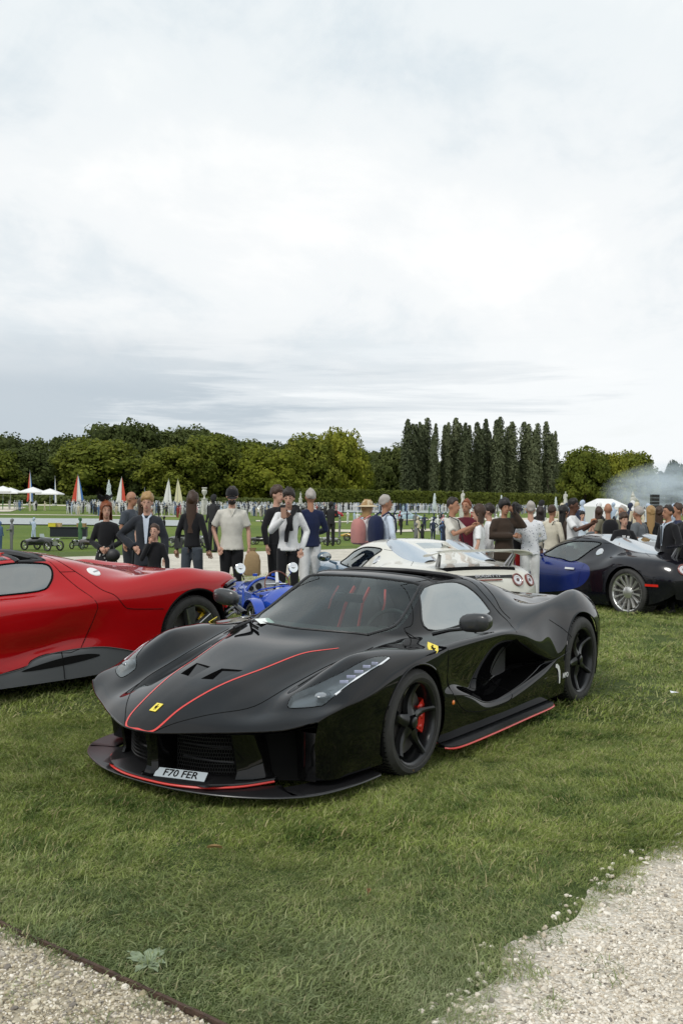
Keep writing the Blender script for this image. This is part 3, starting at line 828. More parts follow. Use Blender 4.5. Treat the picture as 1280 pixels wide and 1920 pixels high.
front = [(-30, 836, 62, 'lime'), (45, 838, 52, 'oak'), (185, 822, 80, 'lime'), (112, 850, 36, 'oak'), (322, 836, 62, 'lime'), (392, 814, 58, 'lime'), (262, 858, 40, 'oak'), (452, 824, 52, 'lime'), (508, 838, 70, 'chestnut'), (574, 814, 50, 'lime'), (636, 806, 52, 'chestnut'), (668, 838, 28, 'lime'), (1096, 838, 44, 'lime'), (1138, 850, 42, 'chestnut'), (1184, 845, 42, 'lime')]
FL = ['broad green lime tree cut off by the left edge behind the white parasols', 'dark tree behind the two red-striped sails on the left', 'large rounded lime tree behind the fountain on the left', 'smaller dark tree left of the large rounded lime tree',
      'wide lime tree behind the two white sails', 'tall lime tree just left of the bright yellow-green chestnut group', 'dark low tree between the rounded lime trees on the left', 'green lime tree behind the man in the black cap', 'low bright yellow-green chestnut behind the young men',
      'tall green lime tree left of the highest yellow-green crown', 'tallest yellow-green rounded tree beside the start of the long hedge', 'small lime tree at the left end of the long hedge', 'left one of the round trees right of the poplars', 'middle one of the round trees right of the poplars', 'right one of the round trees behind the smoke']
for i, (px, yt, w, k) in enumerate(front):
    tree(px, yt, 318 + 12 * ((i * 5) % 4), k, i % 3, w * 1.08, FL[i], GF)
pops = [(766, 790, 13), (782, 795, 11), (797, 787, 14), (812, 798, 10), (835, 796, 12), (854, 788, 14), (873, 797, 12), (894, 795, 13), (911, 789, 13), (931, 786, 15), (953, 795, 15), (985, 795, 14), (1004, 797, 12), (1025, 794, 14), (1036, 812, 9)]
for i, (px, yt, w) in enumerate(pops):
    tree(px, yt, 372 + 5 * (i % 3), 'poplar', i % 5, w * 1.32, '%s from the left in the row of tall poplars above the long hedge' % ORD[i], GP)
# dark wood under and behind the poplars
for i, (px, yt, w) in enumerate([(720, 850, 40), (775, 862, 40), (830, 858, 42), (885, 850, 42), (940, 852, 42), (992, 860, 40), (1040, 862, 40), (600, 850, 50), (420, 850, 50), (340, 858, 60), (240, 858, 50), (150, 862, 50), (60, 862, 50), (0, 860, 50), (520, 870, 50), (1130, 885, 60), (1190, 888, 50), (660, 868, 40)]):
    tree(px, yt, 430, 'oak', i % 4, w * 1.15, '%s dark tree from the left in the wood behind the front trees' % ORD[sorted(range(18), key=lambda q: WOODX[q]).index(i)], 'trees of the dark wood behind')
for i, (px, yt, w) in enumerate([(1216, 895, 18), (1240, 882, 16), (1262, 862, 18), (1285, 880, 22)]):
    tree(px, yt, 520, 'pale', i % 2, w, ['low hazy tree at the left of the smoke at the right edge', 'hazy tree beside the pale pine in the smoke', 'tall pale pine tree standing in the smoke near the right edge', 'hazy tree cut off by the right edge'][i], 'hazy trees at the right edge')
# ---- long clipped hedge
hm = MB(); V, Fc = [], []
A_, B_ = (px2x(560, 236), 236.0), (px2x(1180, 345), 345.0)
L_ = math.dist(A_, B_); n_ = 15000
ux, uy = (B_[0] - A_[0]) / L_, (B_[1] - A_[1]) / L_
for side_ in range(2):
    n2 = n_ // 2; t = rt.rand(n2) * L_
    if side_ == 0: z = rt.rand(n2) * 4.6; off = -1.6 + rt.randn(n2) * .10; nn = np.tile([uy * 1, -ux * 1, .1], (n2, 1)) if (uy * 0 - ux * -1) else None; nn = np.tile([uy, -ux, .15], (n2, 1))
    else: z = 4.6 + rt.randn(n2) * .16 + .35 * np.maximum(0, rt.randn(n2) - 1.2); off = (rt.rand(n2) - .5) * 3.2; nn = np.tile([0, 0, 1.0], (n2, 1))
    P = np.stack([A_[0] + ux * t + -uy * off * -1 * -1, A_[1] + uy * t + ux * off, z - .6], 1); leaf_cards(P, nn, .38, V, Fc)
me = bpy.data.meshes.new('hedge'); me.from_pydata(V, [], Fc); LN.pop(id(V))
me.materials.append(leaf_material('hedge_leaves', (.075, .095, .018), (.14, .165, .028), (.26, .28, .05), .5))
hd = empty('hedge', (0, 0, 0), 0, 'long clipped green hedge running below the poplars', 'hedge'); lv = bpy.data.objects.new('foliage', me); COL.objects.link(lv); lv.parent = hd
core = MB(); core.add([(A_[0] + ux * t + s * uy * 1.35, A_[1] + uy * t - s * ux * 1.35, z) for t in (0, L_) for s in (1, -1) for z in (-1.2, 3.85)], [(0, 1, 5, 4), (2, 3, 7, 6), (1, 3, 7, 5), (0, 1, 3, 2), (4, 5, 7, 6)])
co = core.build('inner_branches', M_lf_dark, hd, smooth=False)
# left: low hedge line in front of the wood
hm = MB(); V, Fc = [], []
for _ in range(3500):
    px = rt.rand() * 620 - 40; Y = 300; X = px2x(px, Y); V0 = (X, Y + rt.randn() * 1.0, rt.rand() * 2.4 - .5); leaf_cards([V0], [(0, -1, .4)], .45, V, Fc)
me = bpy.data.meshes.new('undergrowth'); me.from_pydata(V, [], Fc); LN.pop(id(V)); me.materials.append(M_lf_dark); o = bpy.data.objects.new('undergrowth', me); COL.objects.link(o); o['kind'] = 'stuff'
# ---- smoke drifting among the trees on the right
def smoke_box():
    m = bpy.data.materials.new('gun_smoke'); m.use_nodes = True; nt = m.node_tree; nt.nodes.clear()
    o = nt.nodes.new('ShaderNodeOutputMaterial'); pv = nt.nodes.new('ShaderNodeVolumePrincipled'); tc_ = nt.nodes.new('ShaderNodeTexCoord')
    pv.inputs['Color'].default_value = (.80, .90, 1.0, 1); pv.inputs['Anisotropy'].default_value = .1
    n = N(nt, 'ShaderNodeTexNoise', i_Scale=3.2, i_Detail=5, i_Roughness=.62, i_Distortion=.6); nt.links.new(tc_.outputs['Generated'], n.inputs['Vector'])
    s = nt.nodes.new('ShaderNodeSeparateXYZ'); nt.links.new(tc_.outputs['Generated'], s.inputs[0])
    # ellipsoidal fade, leaning up to the right
    def sq(a, c, k): d = mathn(nt, 'MULTIPLY', mathn(nt, 'SUBTRACT', a, c), k); return mathn(nt, 'MULTIPLY', d, d)
    r2 = mathn(nt, 'ADD', mathn(nt, 'ADD', sq(s.outputs[0], .58, 2.1), sq(s.outputs[1], .5, 2.0)), sq(mathn(nt, 'SUBTRACT', s.outputs[2], mathn(nt, 'MULTIPLY', s.outputs[0], .18)), .34, 2.3))
    f = mathn(nt, 'SUBTRACT', 1.0, r2, clamp=True)
    d = mathn(nt, 'MULTIPLY', mathn(nt, 'MULTIPLY', ramp(nt, n.outputs['Fac'], [(.40, 0.), (.68, 1.)]), f), .17)
    nt.links.new(d, pv.inputs['Density']); nt.links.new(pv.outputs[0], o.inputs['Volume'])
    b = MB(); x0, x1 = px2x(1070, 270), px2x(1440, 270); b.box(((x0 + x1) / 2, 262, 7.5), (x1 - x0, 40, 21)); ob = b.build('smoke', m, None, smooth=False); ob['kind'] = 'stuff'
smoke_box()
# ================================================================== cars: shared parts
M_tyre = mat('tyre_rubber', (0.034, 0.033, 0.031), rough=0.70, noise_amt=0.35, nscale=14, bump=0.15, bscale=90)
M_dark = mat('dark_plastic', (0.012, 0.012, 0.013), rough=0.45)
M_void = mat('matt_black_lining', (0.006, 0.006, 0.006), rough=0.9, spec=0.1)
M_carbon = mat('satin_carbon', (0.024, 0.025, 0.027), rough=0.30, coat=0.5, coat_rough=0.12, noise_amt=0.3, nscale=30)
M_blackrim = mat('satin_black_alloy', (0.016, 0.017, 0.018), rough=0.28, metal=0.4, coat=0.3, coat_rough=0.2)
M_chrome = mat('polished_metal', (0.72, 0.73, 0.74), rough=0.12, metal=1.0)
M_steel = mat('brushed_steel', (0.45, 0.45, 0.46), rough=0.35, metal=1.0)
M_disc = mat('brake_disc', (0.20, 0.19, 0.18), rough=0.4, metal=0.8)
M_red_line = mat('red_enamel', (0.62, 0.035, 0.025), rough=0.35, coat=0.5)
M_redcal = mat('red_caliper', (0.65, 0.03, 0.015), rough=0.35, coat=0.6)
M_yelcal = mat('yellow_caliper', (0.75, 0.5, 0.02), rough=0.35, coat=0.6)
M_yellow = mat('yellow_badge', (0.85, 0.68, 0.04), rough=0.3, coat=0.8)
M_white = mat('white_enamel', (0.78, 0.78, 0.77), rough=0.4)
M_screen = glassmat('windscreen_glass', (0.62, 0.74, 0.70), alpha=0.01, refl=.62)
M_sideglass = glassmat('side_glass', (0.30, 0.38, 0.37), alpha=0.36)
M_lens = glassmat('lamp_glass', (0.86, 0.90, 0.92), alpha=0.03)
M_leather = mat('black_leather', (0.026, 0.026, 0.028), rough=0.5, bump=0.2, bscale=150)
M_black = paint('black_lacquer', (0.003, 0.003, 0.0035), dust=0.012, spec=.0, coat_ior=1.45)
M_amber = mat('amber_lens', (0.8, 0.2, 0.02), rough=0.2, coat=1)

def wheel(parent, loc, r, w, rim_r, side, rimmat, spokes, caliper=None, cal_ang=0.0, name='wheel', hubmat=None, lipmat=None):
    """wheel with its axle along y; side=+1 shows its face to +y.  loc = centre of the outer tyre face"""
    W = empty(name, loc); W.parent = parent
    W.scale = (1, side, 1)
    t = MB(); s_ = r - rim_r
    prof = [(rim_r - .004, -.012), (rim_r + s_ * .25, .000), (rim_r + s_ * .6, -.002), (r - .016, -.012), (r - .003, -.034)]
    nr = 5
    for k in range(nr):
        y0 = -.034 - (w - .07) * k / nr; y1 = -.034 - (w - .07) * (k + 1) / nr
        prof += [(r, y0 - .004), (r, y1 + .005), (r - .008, y1 + .004), (r - .008, y1 - .002)]
    prof += [(r - .004, -w + .03), (r - .02, -w + .008), (rim_r + s_ * .5, -w), (rim_r - .004, -w + .012)]
    t.lathe(prof, axis='Y', seg=56); ty = t.build('tyre', M_tyre, W, angle=30)
    # cross cuts of the tread
    g = MB()
    for k in range(64):
        a = 2 * math.pi * k / 64
        for j in range(3):
            yc = -.05 - (w - .1) * (j + .2) / 3
            rr = Matrix.Rotation(-(a + .06 * j), 3, 'Y')
            c = rr @ Vector((r - .0015, 0, 0)); g.box((c.x, yc, c.z), (.006, w * .22, .005), rot=rr)
    g.build('tread_groove', M_void, ty, smooth=False)
    b = MB()
    b.lathe([(rim_r + .004, -.004), (rim_r + .006, -.012), (rim_r - .012, -.016), (rim_r - .020, -.030), (rim_r - .024, -.10), (rim_r - .03, -w + .02)], axis='Y', seg=56)
    b.build('rim', lipmat or rimmat, W, angle=50)
    d = MB(); d.lathe([(.04, -.10), (rim_r * .80, -.10), (rim_r * .80, -.128), (.04, -.128)], axis='Y', seg=40)
    d.build('brake_disc', M_disc, W)
    bk = MB(); bk.lathe([(.0, -w + .05), (rim_r - .03, -w + .05)], axis='Y', seg=32); bk.build('inner_shield', M_void, W)
    spokes(W, rim_r, rimmat)
    h = MB(); h.lathe([(.0, -.012), (.022, -.012), (.034, -.018), (.036, -.05), (.06, -.06), (.062, -.10)], axis='Y', seg=24)
    h.build('wheel_nut', hubmat or rimmat, W)
    if caliper:
        c = MB(); rr = []
        a0, a1 = cal_ang - .5, cal_ang + .5
        c.lathe([(rim_r * .58, -.078), (rim_r * .87, -.078), (rim_r * .89, -.088), (rim_r * .89, -.15), (rim_r * .58, -.15), (rim_r * .58, -.078)], axis='Y', seg=14, a0=a0, a1=a1)
        for k in range(3):
            aa = cal_ang - .35 + .35 * k; c.ball((rim_r * .72 * math.cos(aa), -.078, rim_r * .72 * math.sin(aa)), (.02, .010, .02), 8, 5)
        c.build('brake_caliper', caliper, W)
    return W
def spokes_star(W, R_, m, n=5, ang=R(97), twist=.16, wr=.062, wt=.020, depth=.045, lead=-.02):
    for k in range(n):
        a = ang + 2 * math.pi * k / n; mb = MB(); rows = []
        for i in range(9):
            t = i / 8; rr = .045 + (R_ - .022 - .045) * t
            aa = a + twist * t * t
            wd = wr * (1 - t) ** 1.4 + wt + .012 * max(0, t - .8) * 5
            dy = -.030 + lead * math.sin(t * math.pi) + (-.004 - (-.030)) * t ** 2
            c, s_ = math.cos(aa), math.sin(aa)
            e = []
            for (q, h) in ((-1, -depth), (-1, -.012), (-.35, 0), (.35, 0), (1, -.012), (1, -depth)):
                x, z = rr, q * wd / 2; e.append((x * c - z * s_, dy + h, x * s_ + z * c))
            rows.append(e)
        mb.sheet(rows, closed_v=True); mb.add(rows[-1], [tuple(range(6))]); mb.build('spoke', m, W, angle=35)
def spokes_fine(W, R_, m, n=14, wd=.02, flare=.012):
    for k in range(n):
        a = 2 * math.pi * k / n + .1; mb = MB(); rows = []
        for i in range(6):
            t = i / 5; rr = .05 + (R_ - .025 - .05) * t; w_ = wd + flare * t * t; dy = -.015 - .03 * math.sin(math.pi * (1 - t) * .5) + (.01 * t)
            c, s_ = math.cos(a), math.sin(a); e = []
            for (q, h) in ((-1, -.03), (-.6, 0), (.6, 0), (1, -.03)):
                x, z = rr, q * w_ / 2; e.append((x * c - z * s_, dy + h, x * s_ + z * c))
            rows.append(e)
        mb.sheet(rows, closed_v=True).build('spoke', m, W, angle=35)
    h = MB(); h.lathe([(0, -.01), (.05, -.014), (.085, -.03), (.09, -.07)], axis='Y', seg=28); h.build('hub_plate', m, W)
def spokes_wide(W, R_, m, n=5, ang=R(90), wr=.10, wt=.13, edge=None):
    for k in range(n):
        a = ang + 2 * math.pi * k / n; mb = MB(); rows = []
        for i in range(7):
            t = i / 6; rr = .04 + (R_ - .018 - .04) * t; aa = a
            wd = wr * (1 - t) * .6 + wt * t + .03; dy = -.03 + .026 * t
            c, s_ = math.cos(aa), math.sin(aa); e = []
            for (q, h) in ((-1, -.05), (-1, -.004), (-.8, 0), (.0, -.012), (.8, 0), (1, -.004), (1, -.05)):
                x, z = rr, q * wd / 2; e.append((x * c - z * s_, dy + h, x * s_ + z * c))
            rows.append(e)
        mb.sheet(rows, closed_v=True); mb.build('spoke', m, W, angle=35)
        if edge:
            ed = MB()
            for q in (-.9,):
                ed.tube([(rr_ * math.cos(a) - z_ * math.sin(a), dy_ + .002, rr_ * math.sin(a) + z_ * math.cos(a)) for rr_, z_, dy_ in
                         [(.06 + (R_ - .08) * t, q * (wr * (1 - t) * .6 + wt * t + .03) / 2, -.03 + .026 * t) for t in (0, .25, .5, .75, 1)]], .006, 5)
            ed.build('spoke_edge', edge, W)
def arch_liner(parent, cx, cz, r, y_out, side, depth=.42):
    m = MB(); pts = [(cx + r * math.cos(a), cz + r * math.sin(a)) for a in [R(-25) + R(230) * k / 30 for k in range(31)]]
    rows = []
    for yy in (y_out, y_out - .04, y_out - depth): rows.append([(p[0], side * yy, p[1]) for p in pts])
    c = [(cx + (r * .02) * math.cos(a), side * (y_out - depth), cz) for a in [0] * 31]; rows.append(c)
    m.sheet(rows); return m.build('wheel_arch_liner', M_void, parent)

def text_part(name, body, size, matr, parent, loc, rot, depth=0.0015, squeeze=1.0, align='CENTER'):
    cu = bpy.data.curves.new(name, 'FONT'); cu.body = body; cu.size = size; cu.extrude = depth; cu.align_x = align; cu.align_y = 'CENTER'
    cu.offset = size * 0.012; cu.resolution_u = 3
    t = bpy.data.objects.new(name, cu); COL.objects.link(t)
    dg = bpy.context.evaluated_depsgraph_get(); me = bpy.data.meshes.new_from_object(t.evaluated_get(dg))
    bpy.data.objects.remove(t); 
    o = link_mesh(name, me, parent, []); me.materials.clear(); me.materials.append(matr)
    o.matrix_local = Matrix.Translation(loc) @ rot.to_4x4() @ Matrix.Diagonal((squeeze, 1, 1, 1)); return o
def frame_on(n, up=Vector((0, 0, 1))):
    """matrix whose z is n, y as close to up as it can"""
    n = n.normalized(); x = up.cross(n).normalized(); y = n.cross(x)
    return Matrix((x, y, n)).transposed()

# ================================================================== the black open-roofed supercar
def hero_ctrl():
    cols = []
    def c(*p): cols.append(p)
    # rows: 0 centre 1 stripe 2 valley/pillar 3 inner fender/belt 4 crest 5 upper crease 6 under crease 7 channel floor 8 blade edge 9 lower side 10 bottom
    c((1.360,0,.385),(1.345,.12,.388),(1.235,.36,.405),(1.125,.54,.415),(1.015,.73,.435),(.905,.88,.480),(.89,.865,.425),(.86,.83,.34),(.83,.815,.28),(.81,.805,.21),(.80,.80,.13))
    c((1.30,0,.435),(1.285,.125,.437),(1.185,.35,.445),(1.08,.53,.445),(.970,.72,.468),(.845,.90,.508),(.83,.888,.45),(.80,.862,.345),(.78,.85,.28),(.765,.845,.21),(.76,.84,.13))
    c((1.16,0,.512),(1.15,.145,.508),(1.06,.35,.495),(.955,.52,.482),(.85,.70,.525),(.72,.915,.535),(.71,.905,.47),(.71,.90,.36),(.71,.89,.29),(.71,.88,.21),(.71,.87,.13))
    c((.90,0,.605),(.90,.185,.598),(.84,.37,.560),(.79,.52,.545),(.72,.71,.615),(.59,.94,.56),(.58,.93,.49),(.58,.925,.37),(.58,.91,.30),(.58,.90,.21),(.58,.885,.13))
    c((.62,0,.665),(.62,.235,.658),(.60,.40,.615),(.57,.535,.605),(.53,.72,.705),(.42,.955,.60),(.42,.95,.51),(.42,.94,.38),(.42,.93,.30),(.42,.92,.21),(.42,.90,.13))
    c((.32,0,.727),(.32,.29,.725),(.32,.44,.680),(.32,.56,.665),(.32,.735,.762),(.25,.955,.655),(.24,.965,.54),(.24,.955,.40),(.24,.945,.31),(.24,.935,.21),(.24,.91,.13))
    c((.10,0,.757),(.06,.33,.762),(.02,.47,.745),(.00,.60,.722),(.03,.755,.762),(-.02,.955,.715),(-.02,.975,.60),(-.02,.965,.44),(-.02,.955,.33),(-.02,.945,.22),(-.02,.92,.13))
    c((-.03,0,.800),(-.10,.34,.80),(-.19,.50,.785),(-.23,.63,.762),(-.20,.78,.745),(-.24,.955,.725),(-.24,.970,.62),(-.24,.96,.49),(-.24,.96,.40),(-.24,.955,.25),(-.24,.93,.13))
    c((-.27,0,.885),(-.33,.31,.878),(-.40,.585,.825),(-.44,.70,.772),(-.42,.83,.752),(-.46,.955,.722),(-.46,.945,.60),(-.46,.935,.49),(-.46,.962,.415),(-.46,.965,.25),(-.46,.945,.13))
    c((-.60,0,1.005),(-.63,.28,.995),(-.66,.555,.955),(-.68,.735,.785),(-.68,.86,.758),(-.68,.955,.722),(-.68,.932,.60),(-.68,.905,.44),(-.68,.962,.375),(-.68,.97,.25),(-.68,.95,.13))
    c((-.93,0,1.108),(-.92,.25,1.102),(-.89,.52,1.072),(-.93,.755,.792),(-.95,.87,.755),(-.95,.958,.724),(-.95,.915,.59),(-.95,.860,.36),(-.95,.962,.282),(-.95,.975,.22),(-.95,.955,.13))
    c((-1.25,0,1.125),(-1.22,.25,1.12),(-1.18,.535,1.088),(-1.22,.770,.812),(-1.22,.885,.760),(-1.22,.962,.718),(-1.22,.885,.59),(-1.22,.80,.35),(-1.22,.962,.278),(-1.22,.975,.20),(-1.22,.955,.13))
    c((-1.52,0,1.112),(-1.48,.25,1.108),(-1.42,.53,1.088),(-1.46,.760,.850),(-1.50,.890,.775),(-1.52,.968,.655),(-1.52,.84,.55),(-1.52,.76,.37),(-1.52,.966,.315),(-1.52,.978,.21),(-1.52,.955,.13))
    c((-1.90,0,1.045),(-1.86,.25,1.03),(-1.80,.50,1.035),(-1.82,.730,.885),(-1.84,.885,.805),(-1.86,.972,.51),(-1.86,.83,.455),(-1.86,.80,.395),(-1.86,.970,.372),(-1.86,.98,.23),(-1.86,.955,.13))
    c((-2.15,0,.985),(-2.12,.25,.965),(-2.10,.49,.970),(-2.12,.690,.855),(-2.12,.868,.848),(-2.10,.974,.455),(-2.10,.965,.440),(-2.10,.965,.425),(-2.10,.974,.412),(-2.10,.98,.26),(-2.10,.955,.13))
    c((-2.50,0,.905),(-2.50,.25,.885),(-2.52,.47,.878),(-2.52,.655,.800),(-2.50,.835,.895),(-2.48,.985,.62),(-2.48,.984,.53),(-2.48,.98,.485),(-2.48,.98,.47),(-2.48,.985,.28),(-2.48,.955,.14))
    c((-2.85,0,.845),(-2.85,.25,.838),(-2.86,.45,.830),(-2.86,.640,.790),(-2.84,.81,.925),(-2.82,.985,.69),(-2.82,.985,.58),(-2.82,.98,.50),(-2.82,.98,.46),(-2.82,.98,.30),(-2.82,.95,.15))
    c((-3.15,0,.815),(-3.15,.25,.815),(-3.15,.45,.815),(-3.14,.640,.800),(-3.12,.79,.880),(-3.10,.955,.68),(-3.10,.965,.57),(-3.10,.96,.50),(-3.10,.96,.46),(-3.10,.95,.32),(-3.10,.92,.18))
    c((-3.40,0,.80),(-3.40,.25,.80),(-3.39,.45,.80),(-3.38,.62,.795),(-3.36,.76,.80),(-3.33,.885,.64),(-3.32,.90,.56),(-3.32,.90,.50),(-3.31,.90,.45),(-3.30,.89,.34),(-3.28,.87,.22))
    c((-3.46,0,.70),(-3.46,.25,.70),(-3.45,.45,.70),(-3.44,.62,.70),(-3.42,.74,.70),(-3.40,.85,.58),(-3.39,.85,.53),(-3.39,.85,.48),(-3.38,.85,.43),(-3.37,.84,.36),(-3.35,.82,.26))
    return [[col[r] for col in cols] for r in range(11)]

def make_hero(loc, fwd, roll=R(.6), yref=.985):
    T = empty('supercar', label='gloss black open-roofed supercar with red pinstripes, parked on the grass in front', cat='car')
    S = Shell(hero_ctrl(), du=9, dv=7, smooth=2)
    P_BODY, P_WS, P_OPEN, P_WIN, P_DOOR, P_HOOD, P_LAMP, P_VENT, P_VENT2, P_DECK, P_WAIST = range(0, 11)
    # by grid lines: windscreen, roof opening
    S.by_uv(P_WS, lambda u, v, c: 7.0 < u < 9.78 and v < 1.93)
    S.by_uv(P_OPEN, lambda u, v, c: 10.25 < u < 11.80 and v < 2.0)
    # side window
    win = smoothpoly([(-.585, .800), (-.70, .965), (-.83, 1.052), (-1.04, 1.075), (-1.25, 1.06), (-1.37, .985), (-1.41, .885), (-1.36, .843), (-.98, .803)], 5)
    S.cut(P_WIN, win, 'side', lambda c: c.y > .45 and c.z > .78)
    # arches
    S.cut(90, circle(0.0, .325, .352, 44), 'side', lambda c: c.y > .50)
    S.cut(90, circle(-2.69, .357, .398, 44), 'side', lambda c: c.y > .50)
    # lamp on the fender top
    lamp = HERO_LAMP
    S.cut(P_LAMP, lamp, 'top', lambda c: c.z > .4)
    # bonnet outlets either side of the spine
    vent = [(.90, .035), (.875, .150), (.70, .185), (.73, .045)]
    S.cut(P_VENT, vent, 'top')
    intake = smoothpoly([(-1.30, .585), (-1.40, .668), (-1.52, .628), (-1.77, .52), (-2.03, .428), (-1.87, .400), (-1.64, .385), (-1.42, .385), (-1.32, .46)], 4)
    S.cut(P_WAIST, intake, 'side', lambda c: c.y > .6)
    # duct on the rear haunch
    S.cut(P_VENT2, [(-2.72, .60), (-2.74, .72), (-3.02, .71), (-3.05, .60)], 'top')
    # shut lines: bonnet, door
    hood = smoothpoly([(1.345, -.02), (1.34, .115), (1.15, .30), (.92, .46), (.62, .50), (.30, .535), (.08, .58), (-.06, .60)], 4, False) + [(-.10, .45), (-.02, .3), (.06, .15), (.09, -.02)]
    S.cut(P_HOOD, hood, 'top')
    door = [(-.40, .80), (-.395, .62), (-.44, .46), (-.60, .30), (-.90, .245), (-1.28, .25), (-1.36, .33), (-1.38, .55), (-1.42, .72), (-1.50, .86), (-1.48, .97), (-1.40, 1.075), (-1.05, 1.095), (-.83, 1.075), (-.68, .985), (-.50, .84)]
    S.cut(P_DOOR, smoothpoly(door, 3), 'side', lambda c: c.y > .42)
    body = S.extract(P_BODY, 'body', M_black, T)
    S.extract(P_HOOD, 'bonnet', M_black, T)
    d = S.extract(P_DOOR, 'door', M_black, T, mirror='split')
    ws = S.extract(P_WS, 'windscreen', M_screen, T)
    S.extract(P_WIN, 'side_window', M_sideglass, T, mirror='split')
    S.extract(P_LAMP, 'headlight_glass', M_lens, T, offset=.002, mirror='split')
    # ---- seams
    for neg in (False, True):
        g = MB(); S.line(smoothpoly(door, 4), 'side', g, .0030, neg, closed=True, raw=True); g.build('door_gap', M_void, d[1 if neg else 0])
        g = MB(); S.line(win, 'side', g, .007, neg, closed=True, raw=True); g.build('window_seal', M_dark, d[1 if neg else 0])
        g = MB(); S.line([(p[0], p[1]) for p in lamp], 'top', g, .0028, neg, closed=True, raw=True); g.build('headlight_gap', M_void, T)
        g = MB(); sg = smoothpoly([(1.345, .11), (1.15, .30), (.92, .46), (.62, .50), (.30, .535), (.08, .58), (-.06, .60)], 6, False)
        S.line([(p[0], -p[1] if neg else p[1]) for p in sg], 'top', g, .0026, raw=True); g.build('bonnet_gap', M_void, T)
        # buttress seam, rear clam seam
        g = MB(); S.line([(-1.60, 1.08), (-1.62, .95), (-1.56, .86), (-1.52, .80)], 'side', g, .003, neg)
        g.build('panel_gap', M_void, T); g = MB(); S.line([(-2.12, .74), (-2.30, .66), (-2.42, .575)], 'side', g, .0026, neg); g.build('panel_gap', M_void, T)
        # stripes: nose point back to the windscreen base
        st = MB(); sp = [(1.352, .0), (1.35, .085), (1.30, .128), (1.16, .150), (.92, .20), (.62, .268), (.34, .335), (.20, .395), (.10, .45)]
        sp = [(p[0], -p[1] if neg else p[1]) for p in sp]
        S.ribbon(sp, 'top', st, [.012, .013, .012, .012, .011, .010, .008, .005], .0018); st.build('red_pinstripe', M_red_line, T)
        # blade edge highlight strip
        e = MB(); S.line([(-2.42, .470), (-2.1, .425), (-1.86, .382), (-1.52, .322), (-1.22, .284), (-.95, .288), (-.68, .378), (-.46, .418)], 'side', e, .004, neg, lift=.001); e.build('blade_edge', M_black, T)
    for sgn in (1, -1):
        v = MB(); top = [S.project(p, 'side')[0] for p in intake]
        r0 = [(q.x, sgn * q.y, q.z) for q in top]; r1 = [(q.x - .05, sgn * (q.y - .07), q.z * .92 + .035) for q in top]; r2 = [(-1.75 + (q.x + 1.6) * .5, sgn * .55, .42 + (q.z - .5) * .5) for q in top]
        v.sheet([r0, r1], closed_v=True); v.build('intake_wall', M_dark, T)
        v = MB(); v.sheet([r1, r2], closed_v=True); v.add(r2, [tuple(range(len(r2)))]); v.build('intake_duct', M_void, T)
    # vent walls / floors
    for sgn in (1, -1):
        v = MB(); top = []; bot = []
        for (x, y) in vent:
            q, n = S.project((x, y), 'top'); top.append((q.x, sgn * q.y, q.z - .0005))
            dp = .030 * max(0.05, min(1, (x - .68) / .20)); bot.append((q.x, sgn * q.y, q.z - dp - .002))
        v.sheet([top, bot], closed_v=True)
        v.build('bonnet_outlet_wall', M_void, T, smooth=False)
        v = MB(); v.add(bot, [tuple(range(len(bot)))]); v.build('bonnet_outlet_floor', M_black, T, smooth=False)
        v = MB(); top = []; bot = []
        for (x, y) in [(-2.72, .60), (-2.74, .72), (-3.02, .71), (-3.05, .60)]:
            q, n = S.project((x, y), 'top'); top.append((q.x, sgn * q.y, q.z - .0005)); bot.append((q.x, sgn * q.y * .99, q.z - .10))
        v.sheet([top, bot], closed_v=True); v.add(bot, [(0, 1, 2, 3)]); v.build('haunch_duct', M_void, T, smooth=False)
    # ---- badges
    q, n = S.project((1.215, 0), 'top'); F = frame_on(n, Vector((-1, 0, .5)))
    b = MB(); b.prism([(-.024, -.034), (.024, -.034), (.024, .034), (-.024, .034)], 0, .003); o = b.build('nose_badge', M_yellow, T); o.matrix_local = Matrix.Translation(q + n * .001) @ F.to_4x4()
    HORSE = [(-.10,-.95),(.06,-.9),(.02,-.55),(.16,-.3),(.44,-.5),(.62,-.9),(.74,-.8),(.56,-.25),(.60,.0),(.86,.2),(.80,.42),(.55,.18),(.30,.22),(.02,.34),(-.04,.62),(.12,.86),(-.12,.98),(-.42,.72),(-.36,.5),(-.30,.22),(-.52,.34),(-.78,.24),(-.66,.12),(-.34,.06),(-.62,-.22),(-.5,-.34),(-.16,-.12),(-.06,-.4)]
    def horse(name, M4, s, m, par):
        h = MB(); h.prism([(x * s * .62, y * s) for x, y in HORSE], 0, .0015); o = h.build(name, m, par, smooth=False); o.matrix_local = M4; return o
    horse('badge_emblem', Matrix.Translation(q + n * .0042) @ F.to_4x4(), .025, M_void, T)
    for sgn in (1, -1):
        q, n = S.project((-.275, .800), 'side'); q, n = S.project((-.24, .925), 'top'); 
        if sgn < 0: q = Vector((q.x, -q.y, q.z)); n = Vector((n.x, -n.y, n.z))
        n = (n + Vector((.2, sgn * .5, 0))).normalized()
        F = frame_on(n, Vector((-.6, 0, 1)))
        sh = [(-.036, .046), (.036, .046), (.038, .0), (.026, -.034), (0, -.052), (-.026, -.034), (-.038, .0)]
        b = MB(); b.prism(sh, 0, .004); o = b.build('shield_badge', M_yellow, T); o.matrix_local = Matrix.Translation(q + n * .002) @ F.to_4x4()
        horse('badge_emblem', Matrix.Translation(q + n * .0065) @ F.to_4x4(), .034, M_void, T)
    # white crescent and small lettering on the flank
    q, n = S.project((-2.16, .30), 'side'); F = frame_on(n)
    b = MB(); arc = [(.10 * math.cos(a) , .13 * math.sin(a)) for a in [R(200) - R(115) * k / 10 for k in range(11)]]
